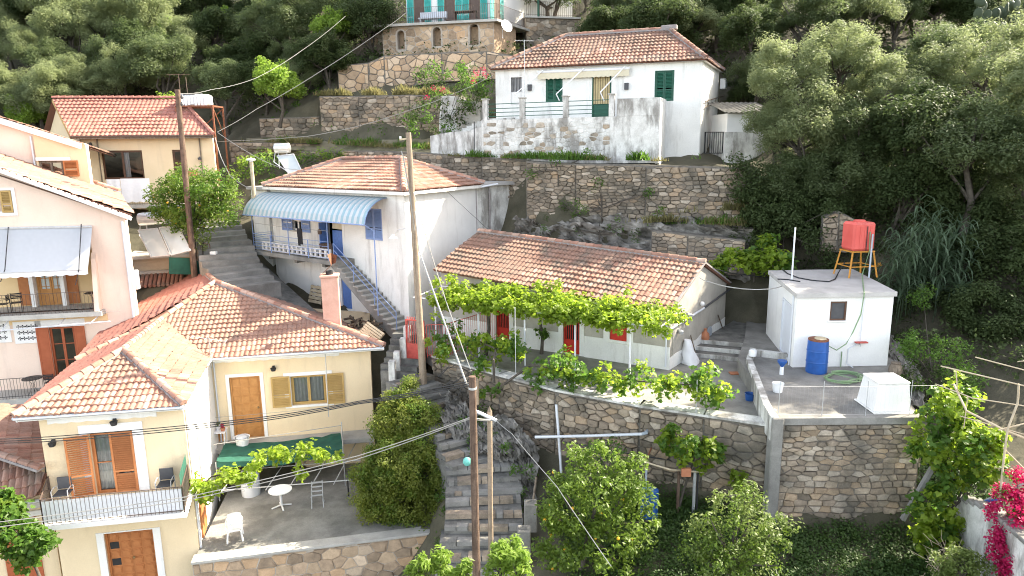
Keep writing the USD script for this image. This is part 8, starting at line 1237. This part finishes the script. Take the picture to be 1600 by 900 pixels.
# ---------------------------------------------------------------- garden plants
gp_ = []; r = np.random.default_rng(33)
while len(gp_) < 3600:
    x, y = r.uniform(.3, 15), r.uniform(14.2, 22.5)
    if y < (min(24.4 - .53 * x, 22.3) if x < 8.3 else 19.85 if x < 12.7 else 21.5) and not (x < 1.3 + (22 - y) * .12): gp_.append((x, y))
gp_ = np.array(gp_); gc_ = np.column_stack([gp_, ground(gp_[:, 0], gp_[:, 1]) + r.uniform(.0, .22, len(gp_))]); single('ground_cover', 'low dark green ground cover filling the shady garden', 'ground cover', cloud(r, gc_, np.full(len(gc_), .32), 38, .085, up=1.0, aspect=.6, flat=.6), 'leaf_ground', kind='stuff', loc=(0, 0, 0))
def bush(name, label, lobes, mat, per, size, cr, seed, cat='shrub', base=None, n=14, shape='leaf', aspect=.5, stem=.05, up=.5, extra=None, dark=None):
    """lobes: (x, y, Y, radius in pixels[, vertical squash]); leaves cluster on the lobes, stems run down to base."""
    r = np.random.default_rng(seed); C_ = []
    for L in lobes:
        x, y, Y, rp = L[:4]; R = rp / FPX * Y; sq = L[4] if len(L) > 4 else 1; k = max(3, int(n * (rp / 40) ** 1.5)); d = rand_dirs(r, k); q = R * (.45 + .55 * r.random(k) ** .5) * (.72 + .5 * meshkit.noise(d * 2 + x, seed)); C_.append(at(x, y, Y) + d * q[:, None] * (1, .9, sq))
    C_ = np.vstack(C_); b = V(*base) if base is not None else C_.mean(0) * (1, 1, 0) + Z3 * (C_[:, 2].min() - .4); T = thing(name, label, cat, b); mb = MB(); m = C_.mean(0)
    mb.tube([b - Z3 * .2, b * .5 + m * .5, m], [stem, stem * .8, stem * .4], 7)
    for i in range(min(12, len(C_))): t = C_[r.integers(len(C_))]; s = b * .45 + m * .55; mb.tube([s, (s + t) / 2 + r.normal(0, .08, 3), t], [stem * .5, stem * .35, stem * .15], 5)
    part(T, 'stem', mb, 'bark', smooth=60)
    if dark:
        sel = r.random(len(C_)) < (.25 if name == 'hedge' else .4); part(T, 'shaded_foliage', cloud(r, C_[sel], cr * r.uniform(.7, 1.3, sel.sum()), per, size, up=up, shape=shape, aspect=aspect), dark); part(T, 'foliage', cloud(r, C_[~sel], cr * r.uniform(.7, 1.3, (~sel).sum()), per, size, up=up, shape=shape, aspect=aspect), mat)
    else: part(T, 'foliage', cloud(r, C_, cr * r.uniform(.7, 1.3, len(C_)), per, size, up=up, shape=shape, aspect=aspect), mat)
    if extra: nm, mt, cnt, rad = extra; fr = [C_[r.integers(len(C_))] + rand_dirs(r, 1)[0] * cr * .9 for _ in range(cnt)]; [part(T, nm, MB().tm(trimesh.creation.icosphere(1, rad).apply_translation(p)), mt, smooth=True) for p in fr]
    return T
bush('lemon_tree', 'bushy lemon tree with yellow fruit in the garden, under the pale pipe', [(940, 775, 18.6, 75), (890, 790, 18.4, 55), (985, 800, 18.6, 50), (930, 730, 18.9, 42), (975, 735, 18.9, 36), (880, 850, 18.0, 50), (960, 850, 18.1, 62), (900, 720, 18.9, 22), (862, 800, 18.3, 28), (1005, 765, 18.6, 26), (850, 870, 17.9, 26)], 'leaf_citrus', 46, .135, .27, 41, 'tree', base=(2.0, 18.6, -.2), n=17, stem=.10, extra=('lemon', 'orange_fruit', 16, .05), up=.7)
bush('fruit_tree', 'pale green fruit tree in the garden below the platform wall', [(1160, 835, 17.3, 62), (1115, 835, 17.2, 46), (1205, 840, 17.4, 46), (1150, 790, 17.6, 40), (1095, 860, 17.0, 34), (1190, 880, 16.9, 46), (1120, 885, 16.8, 46), (1230, 810, 17.5, 18), (1170, 775, 17.7, 22)], 'leaf_pale', 46, .105, .27, 42, 'tree', base=(5.9, 17.3, -.3), n=16, stem=.09, up=.7, dark='leaf_citrus')
bush('garden_vine', 'vine heaped on the rusty trellis against the terrace wall', [(1080, 695, 20.6, 26), (1050, 690, 20.9, 22), (1110, 700, 20.6, 22), (1045, 675, 21.1, 11), (1130, 707, 20.4, 14), (1065, 715, 20.5, 18), (1100, 730, 20.4, 10), (1155, 760, 20.3, 12), (1150, 745, 20.5, 9)], 'leaf_vine', 20, .15, .22, 43, 'vine', base=(5.3, 20.5, .4), n=26, shape='vine', dark='leaf_vine_dark', up=.8)
bush('dark_shrub', 'dark leafy shrub behind the lemon tree against the wall', [(955, 712, 21.4, 26), (925, 700, 21.6, 16), (975, 725, 21.2, 14), (885, 770, 20.2, 18)], 'leaf_vine_dark', 34, .12, .25, 44, n=20)
for i, (x, y, r_, Y, l) in enumerate(((655, 893, 20, 15.2, 'bright green young shrub at the lower edge, left of the dark pole'), (690, 882, 22, 15.4, 'taller bright green young shrub at the lower edge by the hedge'), (722, 897, 16, 15.2, 'small bright green shrub at the foot of the dark pole'), (780, 880, 26, 15.3, 'bright green shrub at the lower edge, right of the dark pole'), (812, 892, 24, 15.0, 'bright green shrub at the lower edge below the concrete pillars'), (797, 862, 16, 15.5, 'tip of a bright green shrub in front of the pale post'))): bush('young_shrub', l, [(x, y, Y, r_, 1.3), (x + 4, y - r_ * .7, Y, r_ * .6)], 'leaf_lime', 40, .16, .16, 50 + i, n=34, aspect=.32, up=.9)
bush('hedge', 'tall yellow-green hedge between the patio and the stepped path', [(640, 650, 25.3, 40), (665, 690, 24.8, 40), (600, 665, 25.2, 30), (625, 720, 24.4, 50), (660, 740, 24.2, 46), (600, 750, 24.3, 44), (585, 780, 23.9, 36), (575, 740, 24.2, 26), (612, 838, 23.8, 28), (650, 842, 23.8, 26), (688, 770, 24.2, 26), (676, 830, 23.4, 24), (692, 800, 23.6, 20), (695, 745, 24.1, 20), (662, 645, 25.2, 26), (610, 630, 25.6, 20), (645, 600, 26, 12), (690, 700, 24.8, 18), (640, 790, 24.0, 52), (600, 800, 24.0, 42), (670, 790, 24.2, 38), (620, 830, 23.9, 34), (662, 822, 24.0, 30), (590, 720, 24.6, 28), (625, 625, 25.6, 18), (685, 730, 24.6, 20)], 'leaf_hedge', 80, .10, .30, 46, 'hedge', base=at(625, 840, 24.6), n=66, stem=.07, up=.55, dark='leaf_citrus')
bush('orange_tree', 'round dark orange tree at the foot of the leaning pole', [(305, 310, 38, 48), (320, 300, 37.6, 34), (285, 320, 37.6, 34), (345, 285, 38, 22), (265, 310, 38, 32), (345, 305, 38, 30), (300, 345, 37.8, 30), (335, 335, 37.8, 30), (290, 285, 38.4, 30), (255, 330, 37.8, 18)], 'leaf_citrus', 56, .17, .45, 47, 'tree', base=at(303, 405, 38), n=30, stem=.10, dark='leaf_vine_dark', extra=('orange', 'orange_fruit', 10, .055), up=.6)
bush('grey_shrub', 'grey-green shrub at the trunk foot of the orange tree', [(310, 380, 37.4, 16)], 'leaf_pale', 40, .12, .3, 48, n=24)
bush('wall_vine', 'lush green vine bed behind the cottage, left of the white shed', [(1150, 408, 31.6, 26, .6), (1185, 405, 31.6, 28, .7), (1215, 400, 31.4, 20, .7), (1130, 416, 31.6, 14, .6), (1205, 385, 31.8, 14), (1225, 415, 31.0, 14)], 'leaf_vine', 34, .20, .42, 49, 'vine', n=26, shape='vine', dark='leaf_vine_dark', up=.8)
bush('terrace_shrub', 'lime green shrub behind the flat annexe and the flue pipe', [(390, 258, 46.5, 20, .8), (415, 250, 46.5, 16), (375, 268, 46.3, 12), (500, 250, 48, 26, .6), (475, 254, 48, 20, .7), (525, 246, 47.6, 16, .5)], 'leaf_lime', 46, .17, .45, 60, n=30, dark='leaf_vine_dark')
bush('fig_shrub', 'green shrub with pink bougainvillea sprays left of the white stairs', [(700, 130, 45.2, 34), (735, 135, 43.5, 30), (670, 125, 46, 20), (665, 185, 45.4, 34), (700, 200, 44, 28), (715, 165, 43.8, 30), (750, 130, 42.5, 18), (640, 190, 46.4, 16)], 'leaf_vine_dark', 60, .18, .5, 61, n=18, dark='leaf_forest')
r = np.random.default_rng(62); cc = np.array([at(x + r.normal(0, 6), y + r.normal(0, 5), Y - 1.2) for x, y, Y in ((750, 122, 42.2), (757, 112, 42.2), (745, 127, 42.2), (680, 148, 44.6), (672, 152, 44.6), (765, 120, 42), (683, 145, 44.6))]); single('bougainvillea_spray', 'sparse pink bougainvillea flowers on the green shrub by the white stairs', 'flowers', cloud(r, cc, np.full(len(cc), .25), 26, .11), 'petal_magenta', kind='stuff')
bush('wall_weed', 'green tuft growing from the long retaining wall', [(930, 290, 36.6, 14), (900, 330, 36.4, 16), (1010, 300, 35.6, 10)], 'leaf_vine_dark', 40, .12, .3, 63, n=20)
bush('wall_weed', 'weeds at the top left of the natural rock', [(835, 268, 38.0, 10), (870, 245, 37.4, 8), (920, 240, 37.2, 10)], 'leaf_vine_dark', 40, .12, .3, 64, n=20)
bush('rock_ivy', 'small dark ferns and ivy on the natural rock face', [(850, 350, 36.9, 12), (905, 365, 36.3, 10), (960, 350, 35.6, 14), (1000, 370, 35, 12), (880, 325, 37, 9), (1030, 335, 35.2, 12)], 'leaf_vine_dark', 36, .11, .28, 74, n=20, dark='leaf_forest')
bush('ivy', 'dark ivy mass hanging over the right end of the long retaining wall', [(1175, 275, 34.6, 34), (1200, 310, 34.2, 40), (1180, 330, 34, 26), (1225, 335, 33.8, 30), (1160, 260, 34.8, 16), (1260, 320, 34.2, 34), (1300, 330, 33.8, 24), (1272, 372, 32.0, 20), (1296, 398, 31.6, 16), (1345, 370, 32.0, 14), (1300, 322, 32.2, 8)], 'leaf_forest', 70, .16, .5, 65, 'ivy', n=18)
bush('path_weeds', 'green weeds on the rubble between steps and terrace wall', [(690, 770, 23.2, 9), (696, 800, 22.8, 9), (725, 742, 23.3, 7), (812, 822, 21.6, 7), (702, 818, 22.6, 8), (745, 690, 24.5, 7), (735, 712, 24, 6), (700, 880, 21.4, 9), (760, 668, 24.7, 7), (690, 850, 21.9, 12), (680, 880, 21.5, 14), (664, 860, 22.6, 12), (698, 835, 22.2, 10), (694, 870, 21.8, 10), (682, 700, 24.8, 9), (672, 670, 25.6, 9), (815, 770, 22.3, 8), (826, 735, 22.7, 9), (790, 700, 23.6, 9), (770, 672, 24.4, 10), (750, 655, 25, 10), (812, 800, 21.9, 7), (715, 665, 25, 16), (735, 690, 24.4, 14), (760, 640, 25.6, 12), (800, 735, 22.8, 8), (705, 790, 23, 12), (700, 760, 23.4, 10)], 'leaf_vine_dark', 34, .10, .2, 66, n=22)
bush('right_vine', 'big bright vine over the right corner of the platform wall', [(1480, 640, 19.2, 40), (1500, 690, 18.8, 50), (1460, 690, 19, 34), (1535, 720, 18.4, 34), (1430, 705, 19.2, 14), (1485, 740, 18.6, 32), (1520, 625, 19.2, 18), (1545, 690, 18.4, 22), (1455, 790, 18.4, 34), (1480, 820, 18.2, 30), (1440, 820, 18.4, 26), (1450, 850, 18.2, 16), (1500, 605, 19.4, 14), (1545, 745, 18.2, 14)], 'leaf_vine', 30, .155, .26, 67, 'vine', base=at(1490, 880, 18.4), n=20, shape='vine', dark='leaf_vine_dark', up=.8)
T = bush('bougainvillea', 'bright magenta bougainvillea at the right edge above the stained wall', [(1590, 760, 16.8, 28), (1575, 800, 16.6, 34), (1600, 830, 16.4, 34), (1575, 870, 16.2, 24), (1610, 780, 16.6, 30), (1558, 850, 16.3, 14), (1580, 895, 16, 20), (1565, 770, 16.9, 12), (1556, 835, 16.4, 12)], 'petal_magenta', 46, .075, .17, 68, 'flowering shrub', base=at(1610, 910, 16.4), n=34, aspect=.8, dark=None)
r = np.random.default_rng(69); part(T, 'green_leaves', cloud(r, np.array([at(1590 + r.normal(0, 20), 815 + r.normal(0, 40), 16.6) for _ in range(24)]), np.full(24, .2), 24, .09), 'leaf_vine_dark')
bush('pale_shrub', 'pale leafy olive shrub at the lower right before the white wall', [(1500, 888, 16.4, 34), (1470, 885, 16.5, 22), (1530, 892, 16.3, 22), (1505, 868, 16.5, 16)], 'leaf_pale', 60, .085, .18, 70, n=30, aspect=.5)
bush('shed_bush', 'mid-green bush with climbing shoots right of the platform', [(1440, 540, 24, 34), (1490, 560, 23.6, 34), (1430, 590, 23.6, 24), (1470, 600, 23.2, 30), (1425, 545, 24, 16), (1440, 470, 26.5, 16), (1445, 450, 26.6, 12), (1510, 600, 23, 26)], 'leaf_vine_dark', 54, .11, .3, 71, n=22, dark='leaf_forest')
bush('corner_vine', 'dark vine with small trunk at the lower left corner of the picture', [(20, 835, 18.6, 34), (55, 845, 18.6, 26), (10, 800, 18.8, 26), (40, 870, 18.4, 22), (70, 850, 18.5, 12), (10, 775, 19, 12)], 'leaf_vine_dark', 34, .15, .26, 72, 'vine', base=at(66, 905, 18.4), n=26, shape='vine', dark='leaf_citrus')
bush('lime_climber', 'lime climber peeping over the cream house ridge', [(252, 150, 47.5, 8), (266, 152, 47.5, 7)], 'leaf_lime', 40, .18, .4, 73, n=26)
# reeds
def reeds():
    r = np.random.default_rng(80); T = thing('giant_reed', 'clump of tall blue-green giant reeds behind the red tank', 'reeds', at(1450, 500, 29)); st = MB(); C_, N_, D_ = [], [], []; v = []; f = []; n = 0
    for i in range(62):
        x = r.uniform(1382, 1492); Y = r.uniform(27.8, 30.5); b = at(x, 470 + r.uniform(0, 30), Y); ht = r.uniform(2.8, 4.9) * (1 - .25 * abs(x - 1430) / 70); lean = V(r.normal(.1, .25), r.normal(-.1, .2), 0); top = b + Z3 * ht + lean * ht * .35; mid = b + Z3 * ht * .55 + lean * ht * .1; st.tube([b - Z3 * .5, mid, top], [.016, .014, .006], 4)
        for k in range(15):
            t = .22 + .78 * k / 15; o = b + (mid - b) * min(1, t / .55) if t < .55 else mid + (top - mid) * (t - .55) / .45; g = r.uniform(0, 6.28); d = V(math.cos(g), math.sin(g), 0); L = r.uniform(.6, 1.05); s = np.cross(d, Z3) * .036
            P = [o, o + d * L * .35 + Z3 * L * .32, o + d * L * .75 + Z3 * L * .18, o + d * L * 1.0 - Z3 * L * .25]; W_ = [.7, 1.0, .7, .05]
            v += [q + s * w * e for q, w in zip(P, W_) for e in (-1, 1)]; f += [[n + 2 * j, n + 2 * j + 1, n + 2 * j + 3, n + 2 * j + 2] for j in range(3)]; n += 8
    part(T, 'stalks', st, 'leaf_reed', kind='stuff'); part(T, 'foliage', MB().add(v, f), 'leaf_reed'); return T
reeds()
def spiky(name, label, p, n, L, seed):
    r = np.random.default_rng(seed); T = thing(name, label, 'plant', p); v, f = [], []; m = 0
    for i in range(n):
        d = rand_dirs(r, 1)[0]; d[2] = abs(d[2]) * .8 + .05; d = nrm(d); s = nrm(np.cross(d, Z3)) * .035; l = L * r.uniform(.6, 1.1); P = [V(*p), V(*p) + d * l * .5, V(*p) + d * l - Z3 * .22 * l]; v += [q + s * w * e for q, w in zip(P, (.6, 1, .05)) for e in (-1, 1)]; f += [[m + 2 * j, m + 2 * j + 1, m + 2 * j + 3, m + 2 * j + 2] for j in range(2)]; m += 6
    part(T, 'leaves', MB().add(v, f), 'leaf_reed')
spiky('spiky_plant', 'spiky grey-green plant right of the giant reeds', at(1500, 455, 27.5), 90, 1.1, 81)
# prickly pear at the upper right
def cactus():
    r = np.random.default_rng(82); T = thing('prickly_pear', 'clump of grey-green prickly pear pads at the upper right', 'cactus', at(1575, 62, 42))
    for i in range(44):
        c = at(r.uniform(1522, 1612), r.uniform(2, 58), r.uniform(40.5, 43)); m = trimesh.creation.icosphere(1, 1).apply_scale([.24, .06, .34]); a = r.uniform(-1.2, 1.2); e = r.normal(0, .5); R = trimesh.transformations.euler_matrix(0, e, a); m.apply_transform(R); m.apply_translation(c); part(T, 'pad', MB().tm(m), 'leaf_cactus', smooth=True)
cactus()
rr = np.random.default_rng(90); tw = MB()
for i in range(46): o = at(rr.uniform(1445, 1500), rr.uniform(850, 905), 17.2); d = rand_dirs(rr, 1)[0]; d[2] = abs(d[2]); tw.tube([o, o + d * .25, o + d * .5 + rr.normal(0, .06, 3)], [.009, .007, .004], 4)
single('dead_twigs', 'tangle of bare dead twigs under the right vine', 'twigs', tw, 'cane', kind='stuff')
